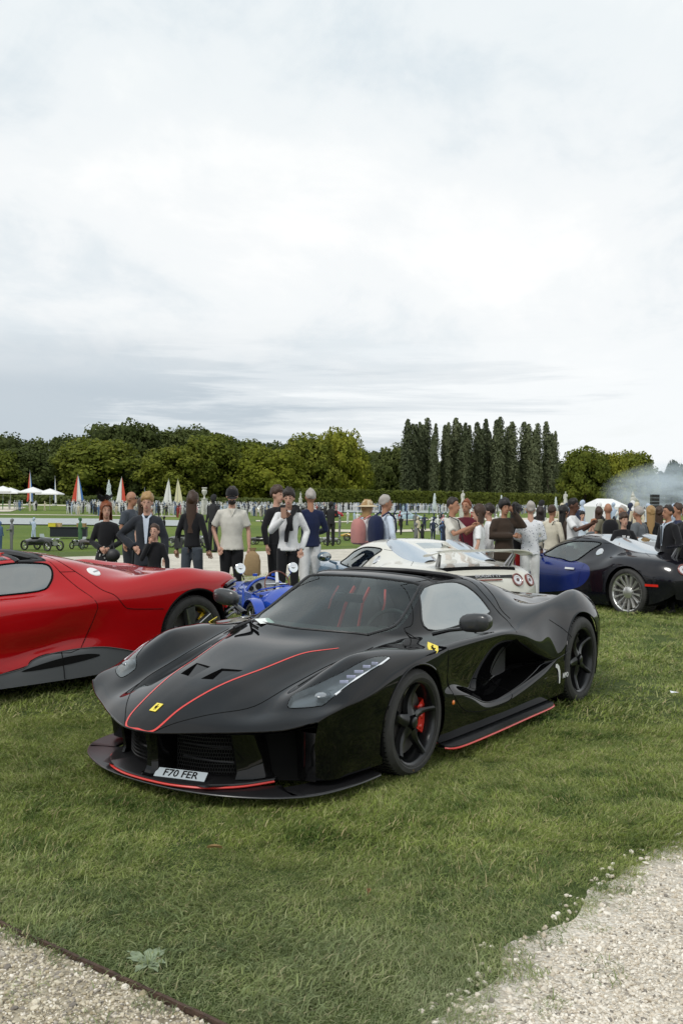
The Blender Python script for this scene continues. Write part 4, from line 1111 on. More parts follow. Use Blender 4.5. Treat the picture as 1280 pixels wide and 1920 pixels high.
    arc2 = [(.085 * math.cos(a) + .0, .105 * math.sin(a) - .012) for a in [R(85) + R(110) * k / 10 for k in range(11)]]
    cres = [(-.03, .085), (.0, .082), (.03, .060), (.048, .02), (.052, -.03), (.046, -.075), (.030, -.078), (.028, -.03), (.020, .012), (.0, .045), (-.03, .058)]
    b.prism([(x * 1.15, y * 1.0) for x, y in cres], 0, .0015); o = b.build('crescent_mark', M_white, T, smooth=False); o.matrix_local = Matrix.Translation(Vector((-2.14, q.y + .004, .315))) @ F.to_4x4()
    q, n = S.project((-2.28, .29), 'side'); text_part('flank_lettering', 'APO', .055, M_white, T, Vector((-2.305, q.y + .005, .285)), frame_on(n))
    # ---- wheels
    for sgn in (1, -1):
        wheel(T, (0, sgn * .968, .323), .323, .265, .255, sgn, M_blackrim, lambda W, r, m: spokes_star(W, r, m, ang=R(90), twist=.10), M_redcal, cal_ang=R(180) if True else 0, name='front_wheel')
        wheel(T, (-2.69, sgn * .985, .358), .358, .345, .268, sgn, M_blackrim, lambda W, r, m: spokes_star(W, r, m, ang=R(62), twist=.10, wr=.055), M_redcal, cal_ang=R(0), name='rear_wheel')
        arch_liner(T, 0, .325, .353, .945, sgn); arch_liner(T, -2.69, .357, .399, .965, sgn)
        lip = MB()
        S.line(circle(0, .325, .354, 60)[1:29], 'side', lip, .007, sgn < 0, raw=True); lip.build('arch_lip', M_black, T)
        lip = MB(); S.line(circle(-2.69, .357, .400, 60)[1:29], 'side', lip, .006, sgn < 0, raw=True); lip.build('arch_lip', M_black, T)
    # ---- underside tub so nothing is seen through
    u = MB(); u.box((-1.35, 0, .20), (1.95, 1.70, .10)); u.box((-1.75, 0, .42), (.9, 1.2, .5)); u.box((-.42, 0, .42), (.06, 1.5, .56)); u.box((-3.0, 0, .40), (.7, 1.0, .5)); u.box((.32, 0, .33), (.7, 1.0, .34))
    u.build('undertray', M_void, T)
    # ---- side skirts with red edge
    for sgn in (1, -1):
        sk = MB(); lo = smoothpoly([(-.37, .955), (-.45, 1.02), (-.9, 1.035), (-1.5, 1.03), (-1.95, 1.025), (-2.08, .975)], 5, False)
        inn = [(p[0], .90) for p in lo]
        sk.sheet([[(p[0], sgn * p[1], .118) for p in inn], [(p[0], sgn * p[1], .108) for p in lo], [(p[0], sgn * p[1], .092) for p in lo], [(p[0], sgn * p[1], .092) for p in inn]])
        sk.build('side_skirt', M_carbon, T)
        rl = MB(); rl.tube([(p[0], sgn * (p[1] + .002), .093) for p in lo], .0065, 6); rl.build('skirt_red_edge', M_red_line, T)
        am = MB(); q, n = S.project((-.46, .37), 'side'); q2 = Vector((q.x, sgn * q.y, q.z)); am.ball(q2, (.016, .008, .016), 10, 6); am.build('side_repeater', M_amber, T)
    # ---- front: mouth, grilles, struts, splitter
    m = MB()
    m.sheet([[(x, y, z) for (x, y) in [(1.08, 0), (1.04, .25), (.90, .50), (.74, .72), (.66, .82)]] for z in (.10, .45)])
    m.sheet([[(x, -y, z) for (x, y) in [(1.08, 0), (1.04, .25), (.90, .50), (.74, .72), (.66, .82)]] for z in (.10, .45)])
    m.build('intake_back', M_void, T, smooth=False)
    lipedge = smoothpoly([(1.345, 0), (1.33, .12), (1.225, .36), (1.11, .54), (1.005, .73), (.90, .87)], 6, False)
    um = MB()
    for sgn in (1, -1):
        um.sheet([[(p[0] - .002, sgn * p[1], S.project((p[0] - .03, p[1]), 'top')[0].z - .045) for p in lipedge], [(p[0] - .16, sgn * p[1] * .9, .40) for p in lipedge]])
    um.build('nose_underside', M_dark, T)
    le = MB(); le.tube([tuple(S.G[0, 0])] + [tuple(S.G[i, 0]) for i in range(0, 5 * 7 + 1)], .005, 6); le.tube([(g[0], -g[1], g[2]) for g in [S.G[i, 0] for i in range(0, 5 * 7 + 1)]], .005, 6)
    le.build('nose_edge', M_black, T)
    # honeycomb mesh grille panels, slats behind
    for sgn in (1, -1):
        gr = MB(); pts = smoothpoly([(1.145, .10), (1.115, .25), (1.05, .36), (.985, .44)], 8, False)
        # resample by length
        L = [0]
        for i in range(len(pts) - 1): L.append(L[-1] + math.dist(pts[i], pts[i + 1]))
        def at(t):
            d_ = t * L[-1]
            for i in range(len(pts) - 1):
                if L[i + 1] >= d_: 
                    k = (d_ - L[i]) / (L[i + 1] - L[i]); return (pts[i][0] + (pts[i + 1][0] - pts[i][0]) * k, pts[i][1] + (pts[i + 1][1] - pts[i][1]) * k)
            return pts[-1]
        nx = 26; nz = 13; z0, z1 = .135, .40
        for a in range(nz):
            for b_ in range(nx):
                t0 = (b_ + (.5 if a % 2 else 0)) / (nx + .5); zc_ = z0 + (z1 - z0) * (a + .5) / nz
                hw, hh = .5 / (nx + .5), (z1 - z0) / nz * .62
                ring = []
                for k in range(6):
                    an = R(30 + 60 * k); x, y = at(min(1, max(0, t0 + hw * 1.15 * math.cos(an)))); ring.append((x, sgn * y, zc_ + hh * math.sin(an)))
                for k in range(3): gr.tube([ring[k], ring[k + 1]], .0016, 3, caps=False)
        gr.build('mesh_grille', M_dark, T)['kind'] = 'stuff'
        for (z_, dz) in ((.365, .02), (.285, .012), (.21, .02)):
            sl = MB(); sl.tube([(at(t)[0] - .05, sgn * at(t)[1], z_ - dz * t) for t in (0, .25, .5, .75, 1)], .007, 6); sl.build('grille_bar', M_carbon, T)
    # central strut
    st = MB()
    rows = []
    for z_, xf, xb, hw in ((.395, 1.30, 1.05, .060), (.33, 1.275, 1.05, .040), (.25, 1.262, 1.05, .034), (.17, 1.262, 1.05, .040), (.135, 1.275, 1.05, .052), (.125, 1.29, 1.05, .066)):
        rows.append([(xf, -hw * .45, z_), (xf, hw * .45, z_), (xf - .03, hw, z_), (xb, hw * 1.2, z_), (xb, -hw * 1.2, z_), (xf - .03, -hw, z_)])
    st.sheet(rows, closed_v=True); st.build('nose_strut', M_black, T, angle=30)
    for sgn in (1, -1):
        # outer fins standing on the splitter
        fn = MB()
        rows = []
        for z_, dx, w_ in ((.41, .10, .55), (.33, .075, .68), (.24, .05, .85), (.16, .035, 1.0), (.128, .05, 1.18)):
            rows.append([(1.00 + dx, sgn * .43, z_), (1.005 + dx, sgn * .445, z_), (.96 + dx * .6, sgn * (.445 + .06 * w_), z_), (.88, sgn * (.46 + .09 * w_), z_), (.80, sgn * (.45 + .08 * w_), z_), (.84, sgn * .43, z_)])
        fn.sheet(rows, closed_v=True); fn.build('intake_fin', M_black, T, angle=50)
        cp_ = MB(); cp_.sheet([[(cx_, sgn * cy_, z_), (cx_ + .012, sgn * (cy_ - .06), z_), (cx_ - .01, sgn * (cy_ - .13), z_), (cx_ - .06, sgn * (cy_ - .18), z_), (cx_ - .14, sgn * (cy_ - .21), z_)] for z_, cx_, cy_ in ((.415, .893, .862), (.34, .858, .830), (.28, .828, .815), (.21, .808, .805), (.12, .798, .800))]); cp_.build('bumper_corner', M_black, T, angle=60)
    # splitter (two tiers)
    lo = smoothpoly([(1.29, 0), (1.278, .2), (1.23, .42), (1.14, .62), (1.03, .77), (.87, .88), (.60, .935), (.36, .94)], 6, False)
    up = smoothpoly([(1.30, 0), (1.285, .18), (1.215, .36), (1.08, .50), (.89, .585)], 6, False)
    for nm, pl_, zt, zb, inner in (('splitter', lo, .094, .078, .70), ('upper_splitter', up, .122, .102, .55)):
        sp = MB(); full = [(p[0], -p[1]) for p in pl_[::-1][:-1]] + list(pl_)
        if nm == 'splitter': inn = [(min(p[0] - .12, 1.0) if abs(p[1]) < .8 else p[0] - .05, p[1] * .80) for p in full]
        else: inn = [(p[0] - .22, p[1] * .85) for p in full]
        sp.sheet([[(p[0], p[1], zt) for p in inn], [(p[0] - .01, p[1], zt) for p in full], [(p[0], p[1], (zt + zb) / 2 + .003) for p in full], [(p[0] - .006, p[1], zb) for p in full], [(p[0], p[1], zb) for p in inn]])
        ob = sp.build(nm, mat('dark_splitter', (.009, .009, .010), rough=.42, coat=.25, coat_rough=.2), T)
    rl = MB(); full = [(p[0], -p[1]) for p in up[::-1][:-1]] + list(up); rl.tube([(p[0] + .002, p[1] * 1.002, .106) for p in full], .0065, 6); rl.build('splitter_red_edge', M_red_line, T)
    ed = MB(); full = [(p[0], -p[1]) for p in lo[::-1][:-1]] + list(lo); ed.tube([(p[0] + .001, p[1], .085) for p in full], .005, 6); ed.build('splitter_rim', M_carbon, T)
    fl = MB(); fl.sheet([[(1.06, y, .118) for y in (-.5, 0, .5)], [(1.24, y * .8, .1185) for y in (-.5, 0, .5)]]); fl.build('splitter_deck', MATS['dark_splitter'], T)
    # number plate
    pc = Vector((1.205, .185, .142)); pn = Vector((.55, .17, .80)).normalized()
    F = frame_on(pn)
    b = MB(); b.prism([(-.152, -.030), (.152, -.030), (.152, .030), (-.152, .030)], 0, .004); o = b.build('number_plate', mat('plate_white', (.42, .47, .50), rough=.35, coat=.3), T); o.matrix_local = Matrix.Translation(pc) @ F.to_4x4()
    text_part('plate_lettering', 'F70 FER', .064, M_void, o, Vector((0, -.001, .0045)), Matrix.Identity(3), squeeze=.98)
    # ---- headlight internals
    for sgn in (1, -1):
        bm_ = MB(); n_ = len(lamp); top = []; bot = []
        for p in lamp:
            q, nn = S.project(p, 'top'); top.append((q.x, sgn * q.y, q.z - .002)); bot.append((q.x, sgn * q.y, q.z - .035))
        bm_.sheet([top, bot], closed_v=True); cen = tuple(np.mean(bot, axis=0)); bm_.add(bot + [cen], [(i, (i + 1) % n_, n_) for i in range(n_)])
        hb = bm_.build('headlight', mat('lamp_housing', (.20, .215, .23), rough=.35, metal=.4), T)
        # projector bowl, led blades along the tail
        def lp(x, y, dz): 
            q, nn = S.project((x, y), 'top'); return Vector((q.x, sgn * q.y, q.z + dz))
        pr = MB(); c = lp(*HERO_PROJ, -.030); pr.ball(c, (.060, .040, .020), 14, 8); pr.build('projector', mat('projector_glass', (.20, .22, .24), rough=.08, coat=1), hb)
        rf = MB(); c2 = lp(HERO_PROJ[0] + .085, HERO_PROJ[1] + .015, -.008); rf.add([c2, c2 + Vector((-.05, sgn * .045, .012)), c2 + Vector((-.075, sgn * -.005, .012)), c2 + Vector((-.05, sgn * -.03, .016))], [(0, 1, 2, 3)]); rf.build('reflector', M_chrome, hb, smooth=False)
        for k, (a, b2) in enumerate(HERO_LEDS):
            l = MB(); A_, B_ = lp(*a, -.012), lp(*b2, -.006); l.tube([A_, B_], .010, 6, flat=.6); l.build('led_blade', mat('led_lens', (.62, .60, .80), rough=.2, coat=1), hb)
        e = MB(); e.tube([lp(x, y, -.001) for (x, y) in HERO_LEDLINE], .0065, 6); e.build('light_guide', mat('light_guide', (.85, .87, .90), rough=.25, coat=1), hb)
    # ---- mirrors
    for sgn in (1, -1):
        mr = empty('door_mirror', (0, 0, 0)); mr.parent = T
        a = MB(); a.tube([(-.46, sgn * .80, .795), (-.50, sgn * .90, .825), (-.545, sgn * .985, .838)], [.016, .013, .013], 8, flat=1.6); a.build('mirror_arm', M_black, mr)
        hM = MB(); rows = []
        for t, ww, hh_, xx in ((0, .30, .38, -.50), (.08, .75, .72, -.505), (.28, .98, .95, -.52), (.6, 1.0, 1.0, -.545), (.88, .98, .92, -.58), (1.0, .90, .80, -.592)):
            ring = []
            for k in range(16):
                an = 2 * math.pi * k / 16; cx_, cz_ = abs(math.cos(an)) ** .7 * (1 if math.cos(an) > 0 else -1), abs(math.sin(an)) ** .75 * (1 if math.sin(an) > 0 else -1)
                ring.append((xx, sgn * (1.065 + cx_ * .108 * ww), .885 + cz_ * .063 * hh_ + .010 * cx_ * (1 if True else 0)))
            rows.append(ring)
        hM.sheet(rows, closed_v=True); hM.add(rows[0], [tuple(range(16))]); hM.build('mirror_shell', M_carbon, mr)
        gM = MB(); gM.add([(p[0] - .001, p[1], p[2]) for p in rows[-1]], [tuple(range(16))]); gM.build('mirror_glass', M_chrome, mr)
    # ---- wiper
    w = MB(); P = [(.08, -.02), (-.02, .18), (-.14, .36), (-.28, .50)]
    q, n = S.project((.13, .30), 'top'); q0 = Vector((q.x, -q.y, q.z + .02)); 
    pts = []
    for (x, y) in [(.05, -.24), (-.02, -.36), (-.12, -.46), (-.24, -.545)]:
        q, n = S.project((x, abs(y)), 'top'); n = Vector((n.x, -n.y, n.z)); pts.append(Vector((q.x, -q.y, q.z)) + n * .022)
    wp = MB(); wp.tube([pts[0] + Vector((.06, -.16, -.01)), pts[1] + Vector((0, 0, .018)), pts[2]+ Vector((0, 0, .012))], [.012, .009, .006], 8); wo = wp.build('wiper_arm', M_dark, T)
    wb = MB(); wb.tube(pts, .006, 6); wb.tube([p + Vector((0, 0, -.012)) for p in pts], .004, 5); wb.build('wiper_blade', M_void, wo)
    # ---- frames: windscreen surround, header, hoop
    G = S.G; dv, du = S.dv, S.du
    fr = MB()
    A = [tuple(G[int(1.93 * dv), j]) for j in range(7 * du, int(9.8 * du) + 1)] + [tuple(G[i, int(9.8 * du)]) for i in range(int(1.93 * dv), -1, -1)]
    A = A + [(p[0], -p[1], p[2]) for p in A[::-1][1:]]
    fr.tube(A, .010, 6); fr.build('windscreen_frame', M_dark, T)
    base = MB(); Bp = [tuple(G[i, 7 * du]) for i in range(int(1.93 * dv) + 1)]; base.tube([(p[0], -p[1], p[2]) for p in Bp[::-1]] + Bp[1:], .008, 6); base.build('cowl_seal', M_dark, T)
    # black band printed round the glass base
    for jj, nm in ((int(10.25 * du) + 1, 'header_rail'), (int(11.80 * du), 'roll_hoop')):
        hd = MB(); hp = [tuple(G[i, jj]) for i in range(0, 2 * dv + 1)]; hp = [(p[0], -p[1], p[2]) for p in hp[::-1]] + hp[1:]
        hd.tube([(p[0], p[1], p[2] - .012) for p in hp], .018, 8); hd.build(nm, M_dark, T)
    for sgn in (1, -1):
        rl = MB(); jj0, jj1 = int(10.25 * du), int(11.85 * du); rl.tube([(G[2 * dv, j][0], sgn * G[2 * dv, j][1], G[2 * dv, j][2] - .010) for j in range(jj0, jj1)], .012, 8); rl.build('roof_side_rail', M_dark, T)
    # ---- cabin
    cb = MB(); cb.box((-.95, 0, .30), (1.4, 1.5, .05)); cb.box((-1.66, 0, .62), (.06, 1.20, .62)); cb.box((-1.0, .74, .50), (1.3, .05, .50)); cb.box((-1.0, -.74, .50), (1.3, .05, .50)); cb.box((-1.05, 0, .42), (1.1, .20, .28))
    cb.build('cabin_lining', M_leather, T)
    da = MB(); rows = []
    for x, z_ in ((-.04, .735), (-.14, .745), (-.25, .765), (-.40, .775), (-.48, .72), (-.46, .55)):
        rows.append([(x, y, z_ + (.035 * math.exp(-((y - .36) / .17) ** 2) if x < -.05 else 0)) for y in np.linspace(-.56, .56, 25)])
    da.sheet(rows); da.build('dashboard', mat('dash_fabric', (.045, .052, .050), rough=.6), T)
    for sgn in (1, -1):
        seat = empty('seat', (-1.10, sgn * .31, .36)); seat.parent = T
        b = MB(); rows = []
        for t in np.linspace(0, 1, 9):
            z_ = .08 + .64 * t; x = -.12 - .24 * t; w_ = (.25, .26, .27, .27, .26, .23, .15, .12, .10)[int(round(t * 8))]
            rows.append([(x + .06, -w_, z_), (x + .10, -w_ * .9, z_), (x + .03, -w_ * .6, z_), (x + .02, 0, z_), (x + .03, w_ * .6, z_), (x + .10, w_ * .9, z_), (x + .06, w_, z_), (x - .07, w_ * .9, z_), (x - .07, -w_ * .9, z_)])
        b.sheet(rows, closed_v=True); b.add(rows[-1], [tuple(range(9))]); b.build('seat_back', M_leather, seat)
        b = MB(); b.box((.12, 0, .05), (.48, .48, .12), taper=.9); b.build('seat_cushion', M_leather, seat)
        for q in ((1, -1) if sgn < 0 else ()):
            h = MB(); h.tube([(-.20, q * .07, .60), (-.10, q * .075, .50), (-.02, q * .09, .30), (.06, q * .12, .12)], .019 if sgn < 0 else .012, 6, flat=.35); h.build('harness_strap', M_red_line, seat)
            h = MB(); h.tube([(-.10, q * .25, .42), (-.14, q * .250, .50), (-.19, q * .22, .60)], .009, 6); h.build('seat_piping', M_red_line, seat)
    sw = MB(); Msw = Matrix.Translation((-.62, .36, .735)) @ Matrix.Rotation(R(66), 4, 'Y'); sw.M = Msw
    sw.tube([(.17 * math.cos(a), .18 * math.sin(a), 0) for a in [2 * math.pi * k / 32 for k in range(32)]], .015, 8, closed=True); sw.box((0, 0, -.01), (.10, .16, .03)); sw.box((0, 0, -.01), (.03, .34, .02)); sw.M = None
    sw.build('steering_wheel', M_leather, T)
    pp = MB(); q, n = S.project((-.13, .33), 'top'); pp.add([(-.12, -.42, .815), (-.04, -.30, .800), (-.12, -.24, .805), (-.20, -.36, .82)], [(0, 1, 2, 3)]); pp.build('parking_slip', mat('paper', (.75, .78, .75), rough=.8), T, smooth=False)
    mi = MB(); mi.box((-.66, 0, .955), (.03, .22, .06)); mi.tube([(-.64, 0, .97), (-.62, 0, 1.0)], .01, 6); mi.build('rear_view_mirror', M_dark, T)
    # rear lamps, tail
    for sgn in (1, -1):
        tl = MB(); tl.lathe([(.0, .01), (.07, .008), (.09, -.02)], c=(0, 0, 0), axis='X', seg=20); o = tl.build('tail_lamp', mat('red_lens', (.35, .01, .01), rough=.15, coat=1), T); o.matrix_local = Matrix.Translation((-3.45, sgn * .66, .66)) @ Matrix.Rotation(math.pi, 4, 'Z')
    rp = MB(); rp.box((-3.38, 0, .52), (.10, 1.55, .34)); rp.build('rear_panel', M_dark, T)
    # place
    fx, fy = fwd; c, s_ = math.cos(roll), math.sin(roll)
    X = Vector((fx, fy, 0)); L_ = Vector((-fy, fx, 0)); Z = Vector((0, 0, 1))
    Y = L_ * c - Z * s_; Zz = Z * c + L_ * s_
    M = Matrix((X, Y, Zz)).transposed().to_4x4()
    base = Vector((loc[0], loc[1], loc[2])) + L_ * yref - (M @ Vector((0, yref, 0)))
    T.matrix_world = Matrix.Translation(base) @ M
    S.bm.free()
    return T, S
HERO_LAMP = smoothpoly([(.868, .654), (.801, .622), (.764, .642), (.696, .712), (.555, .775), (.389, .812), (.259, .838), (.187, .878), (.286, .891), (.505, .866), (.747, .825), (.790, .802), (.842, .727)], 4)
HERO_PROJ = (.70, .765)
HERO_LEDS = [((.59, .800), (.56, .838)), ((.533, .807), (.50, .846)), ((.47, .816), (.435, .854)), ((.40, .828), (.37, .860)), ((.335, .845), (.31, .872))]
HERO_LEDLINE = [(.683, .836), (.503, .861), (.292, .887), (.202, .880)]
HERO_FWD = (-.57016072, -.82153317); HERO_LOC = (-.32504122, 6.32337543, 0.0)
hero, hero_shell = make_hero(HERO_LOC, HERO_FWD)
# ================================================================== red targa-roofed supercar on the left
def fwd_matrix(loc, fwd, z=0.0):
    fx, fy = fwd; n = math.hypot(fx, fy); fx /= n; fy /= n
    M = Matrix(((fx, -fy, 0), (fy, fx, 0), (0, 0, 1))).to_4x4(); return Matrix.Translation((loc[0], loc[1], z)) @ M
def red_ctrl():
    C_ = []
    c = lambda *p: C_.append(p)
    # rows: 0 centre 1 inner 2 roof side 3 belt 4 crest 5 shoulder 6 upper side 7 lower side 8 skirt top 9 bottom
    c((1.20,0,.40),(1.18,.25,.40),(1.12,.48,.41),(1.02,.66,.42),(.90,.80,.42),(.78,.89,.42),(.78,.89,.36),(.78,.88,.30),(.78,.87,.22),(.78,.86,.13))
    c((1.05,0,.50),(1.04,.25,.49),(.98,.48,.48),(.88,.66,.50),(.76,.80,.52),(.62,.93,.50),(.62,.93,.42),(.62,.92,.32),(.62,.91,.22),(.62,.90,.12))
    c((.75,0,.58),(.75,.25,.57),(.72,.48,.55),(.62,.64,.58),(.50,.78,.64),(.40,.95,.58),(.40,.96,.46),(.40,.95,.34),(.40,.94,.22),(.40,.93,.12))
    c((.35,0,.68),(.33,.27,.67),(.30,.48,.64),(.26,.62,.66),(.2,.77,.76),(.15,.95,.68),(.15,.975,.52),(.15,.96,.36),(.15,.95,.24),(.15,.94,.12))
    c((.05,0,.755),(.0,.3,.75),(-.05,.50,.735),(-.10,.63,.735),(-.05,.78,.785),(-.05,.95,.72),(-.05,.98,.56),(-.05,.96,.38),(-.05,.95,.26),(-.05,.95,.11))
    c((-.30,0,.91),(-.34,.3,.90),(-.42,.60,.85),(-.45,.70,.79),(-.42,.83,.775),(-.42,.95,.71),(-.42,.965,.56),(-.42,.94,.38),(-.42,.965,.26),(-.42,.985,.11))
    c((-.72,0,1.085),(-.74,.28,1.075),(-.76,.55,1.04),(-.78,.745,.80),(-.76,.86,.775),(-.76,.96,.70),(-.76,.965,.54),(-.76,.92,.36),(-.76,.965,.235),(-.76,.995,.105))
    c((-1.05,0,1.13),(-1.05,.26,1.12),(-1.05,.575,1.075),(-1.05,.765,.815),(-1.05,.87,.785),(-1.05,.965,.705),(-1.05,.96,.54),(-1.05,.90,.38),(-1.05,.955,.315),(-1.05,1.0,.105))
    c((-1.30,0,1.13),(-1.30,.26,1.12),(-1.30,.585,1.075),(-1.31,.755,.90),(-1.32,.875,.800),(-1.32,.970,.705),(-1.32,.945,.56),(-1.32,.90,.42),(-1.32,.955,.335),(-1.32,1.0,.105))
    c((-1.62,0,1.10),(-1.60,.26,1.085),(-1.60,.58,1.045),(-1.60,.745,.955),(-1.60,.885,.845),(-1.60,.975,.72),(-1.60,.955,.58),(-1.60,.94,.44),(-1.60,.96,.335),(-1.60,1.0,.11))
    c((-1.95,0,1.03),(-1.92,.26,1.01),(-1.92,.55,.985),(-1.94,.73,.925),(-1.94,.885,.875),(-1.92,.985,.74),(-1.92,.985,.60),(-1.92,.975,.44),(-1.92,.975,.31),(-1.92,.99,.12))
    c((-2.30,0,.965),(-2.30,.26,.94),(-2.30,.52,.915),(-2.30,.70,.91),(-2.28,.855,.935),(-2.28,.985,.79),(-2.28,.995,.64),(-2.28,.985,.46),(-2.28,.98,.31),(-2.28,.98,.13))
    c((-2.65,0,.93),(-2.65,.26,.905),(-2.65,.50,.88),(-2.65,.68,.90),(-2.63,.835,.965),(-2.63,.985,.84),(-2.63,1.0,.68),(-2.63,.99,.48),(-2.63,.98,.32),(-2.63,.97,.14))
    c((-2.95,0,.90),(-2.95,.26,.885),(-2.95,.50,.875),(-2.95,.68,.885),(-2.93,.82,.925),(-2.93,.96,.835),(-2.93,.985,.70),(-2.92,.97,.50),(-2.92,.96,.34),(-2.91,.95,.17))
    c((-3.28,0,.875),(-3.28,.26,.87),(-3.27,.48,.87),(-3.25,.65,.87),(-3.22,.78,.885),(-3.18,.88,.845),(-3.15,.91,.74),(-3.14,.90,.56),(-3.12,.89,.42),(-3.1,.88,.25))
    c((-3.36,0,.84),(-3.36,.26,.84),(-3.35,.48,.84),(-3.33,.65,.84),(-3.30,.77,.84),(-3.26,.85,.815),(-3.20,.88,.74),(-3.18,.87,.58),(-3.16,.86,.45),(-3.14,.85,.30))
    return [[col[r] for col in C_] for r in range(10)]
def make_red():
    P_red = paint('red_lacquer', (.40, .004, .006), dust=.012, rough=.3, spec=.04, coat_ior=1.42)
    T = empty('sports_car', label='glossy red supercar with white round fuel flap, cut off by the left edge', cat='car')
    S = Shell(red_ctrl(), du=9, dv=8, smooth=2)
    S.by_uv(1, lambda u, v, c: 4.0 < u < 6.75 and v < 1.93)
    S.by_uv(2, lambda u, v, c: 7.0 < u < 8.0 and v < 2.0)
    win = smoothpoly([(-.50, .80), (-.66, .93), (-.81, 1.030), (-1.0, 1.058), (-1.18, 1.055), (-1.295, 1.035), (-1.305, .97), (-1.25, .89), (-1.14, .832), (-.8, .812)], 4)
    S.cut(3, win, 'side', lambda c: c.y > .45 and c.z > .78)
    S.cut(90, circle(0, .345, .375, 40), 'side', lambda c: c.y > .5)
    arch = circle(-2.65, .37, .395, 40)
    S.cut(90, arch, 'side', lambda c: c.y > .5)
    skirt = [(-.50, .05), (-.50, .215), (-.67, .215), (-.88, .240), (-.98, .295), (-1.12, .325), (-1.35, .34), (-1.6, .335), (-1.80, .30), (-2.1, .22), (-2.4, .18), (-2.4, .05)]
    S.cut(4, skirt, 'side', lambda c: c.y > .8)
    tailp = [(-3.0, .775), (-3.6, .835), (-3.6, .1), (-2.95, .1), (-3.04, .40), (-3.03, .60)]
    S.cut(5, tailp, 'side', lambda c: c.y > .5)
    doorp = [(-.30, .24), (-.28, .80), (-.5, .86), (-.8, 1.05), (-1.0, 1.085), (-1.29, 1.085), (-1.38, .97), (-1.45, .85), (-1.555, .73), (-1.56, .62), (-1.42, .34), (-1.1, .33), (-.95, .29), (-.86, .245)]
    S.cut(6, smoothpoly(doorp, 2), 'side', lambda c: c.y > .45)
    clam = [(-1.40, 1.2), (-1.52, .97), (-1.64, .83), (-1.75, .77), (-1.84, .665), (-1.90, .645), (-2.45, .60), (-3.6, .60), (-3.6, 1.3), (-1.40, 1.3)]
    S.cut(7, clam, 'side')
    S.extract(0, 'body', P_red, T); S.extract(7, 'engine_cover', P_red, T)
    d = S.extract(6, 'door', P_red, T, mirror='split')
    S.extract(1, 'windscreen', M_screen, T); S.extract(3, 'side_window', glassmat('red_car_side_glass', (.28, .36, .35), alpha=.24), T, mirror='split')
    S.extract(4, 'side_skirt', mat('grey_skirt_plastic', (.095, .10, .105), rough=.32, coat=.6, coat_rough=.15), T, mirror='split')
    S.extract(5, 'tail_corner', M_void, T, mirror='split')
    for neg in (False, True):
        k = 1 if neg else 0; sg = -1 if neg else 1
        g = MB(); S.line(smoothpoly(doorp, 3), 'side', g, .0032, neg, closed=True, raw=True); g.build('door_gap', M_void, d[k])
        g = MB(); S.line(win, 'side', g, .009, neg, closed=True, raw=True); g.build('window_seal', M_void, d[k])
        g = MB(); S.line([(-1.38, 1.10), (-1.52, .97), (-1.64, .83), (-1.75, .77), (-1.84, .67), (-1.92, .64), (-2.26, .615)], 'side', g, .0035, neg); g.build('clam_gap', M_void, T)
        g = MB(); S.line([(-1.37, .975), (-1.52, .972)], 'side', g, .003, neg); g.build('panel_gap', M_void, T)
        g = MB(); S.line(skirt[2:10], 'side', g, .005, neg, lift=.002); g.build('skirt_edge', M_carbon, T)
        # hollow in the skirt
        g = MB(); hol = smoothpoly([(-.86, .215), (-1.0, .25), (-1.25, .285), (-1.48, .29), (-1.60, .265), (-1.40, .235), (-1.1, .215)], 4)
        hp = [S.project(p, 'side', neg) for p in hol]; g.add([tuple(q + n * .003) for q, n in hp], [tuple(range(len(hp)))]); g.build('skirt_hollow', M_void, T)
        g = MB(); S.line([(-1.235, .33), (-1.24, .11)], 'side', g, .003, neg, lift=.003); g.build('skirt_joint', M_void, T)
        # fuel flap
        q, n = S.project((-1.70, .962), 'side', neg); F = frame_on(n)
        if not neg:
            g = MB(); g.lathe([(0, .008), (.058, .007), (.064, .001), (.064, -.004)], seg=28); o = g.build('fuel_flap', M_white, T); o.matrix_local = Matrix.Translation(q) @ F.to_4x4()
            g = MB(); g.box((.018, -.004, .010), (.075, .010, .006), rot=rotm(0, 0, .2)); g.build('flap_mark', M_steel, o)
        # wheels
        alw = mat('gunmetal_alloy', (.13, .135, .14), rough=.3, metal=.6)
        wheel(T, (-2.65, sg * .975, .355), .355, .34, .268, sg, alw, lambda W, r, m: spokes_wide(W, r, m, ang=R(78), wr=.07, wt=.085, edge=M_steel), M_yelcal, cal_ang=R(158) if not neg else R(22), name='rear_wheel', lipmat=M_steel)
        wheel(T, (0, sg * .955, .335), .335, .27, .255, sg, alw, lambda W, r, m: spokes_wide(W, r, m, ang=R(90), wr=.07, wt=.085, edge=M_steel), M_yelcal, name='front_wheel', lipmat=M_steel)
        arch_liner(T, 0, .345, .376, .94, sg); arch_liner(T, -2.65, .37, .397, .96, sg)
        lp_ = MB(); S.line(circle(-2.65, .37, .400, 60)[0:32], 'side', lp_, .012, neg, raw=True, lift=-.004); lp_.build('arch_lip', M_void, T)
        # stacked tail blades wrapping the corner
        for i, (z_, m_, rr) in enumerate(((.815, M_carbon, .018), (.765, M_carbon, .014), (.715, P_red, .014), (.665, M_carbon, .013), (.61, P_red, .014), (.555, M_carbon, .013), (.50, M_carbon, .013))):
            b = MB(); b.tube([(-3.02 - .0 * i, sg * .985, z_ - .03), (-3.13, sg * .945, z_), (-3.24, sg * .87, z_), (-3.33, sg * .77, z_), (-3.37, sg * .5, z_), (-3.39, 0, z_)], rr, 6); b.build('tail_blade', m_, T)
        mr = empty('door_mirror', (0, 0, 0)); mr.parent = T
        a = MB(); a.tube([(.15, sg * .78, .78), (.10, sg * .92, .92)], .012, 6); a.build('mirror_arm', M_dark, mr)
        a = MB(); a.ball((.10, sg * .98, .95), (.06, .11, .06), 14, 8); a.build('mirror_shell', P_red, mr)
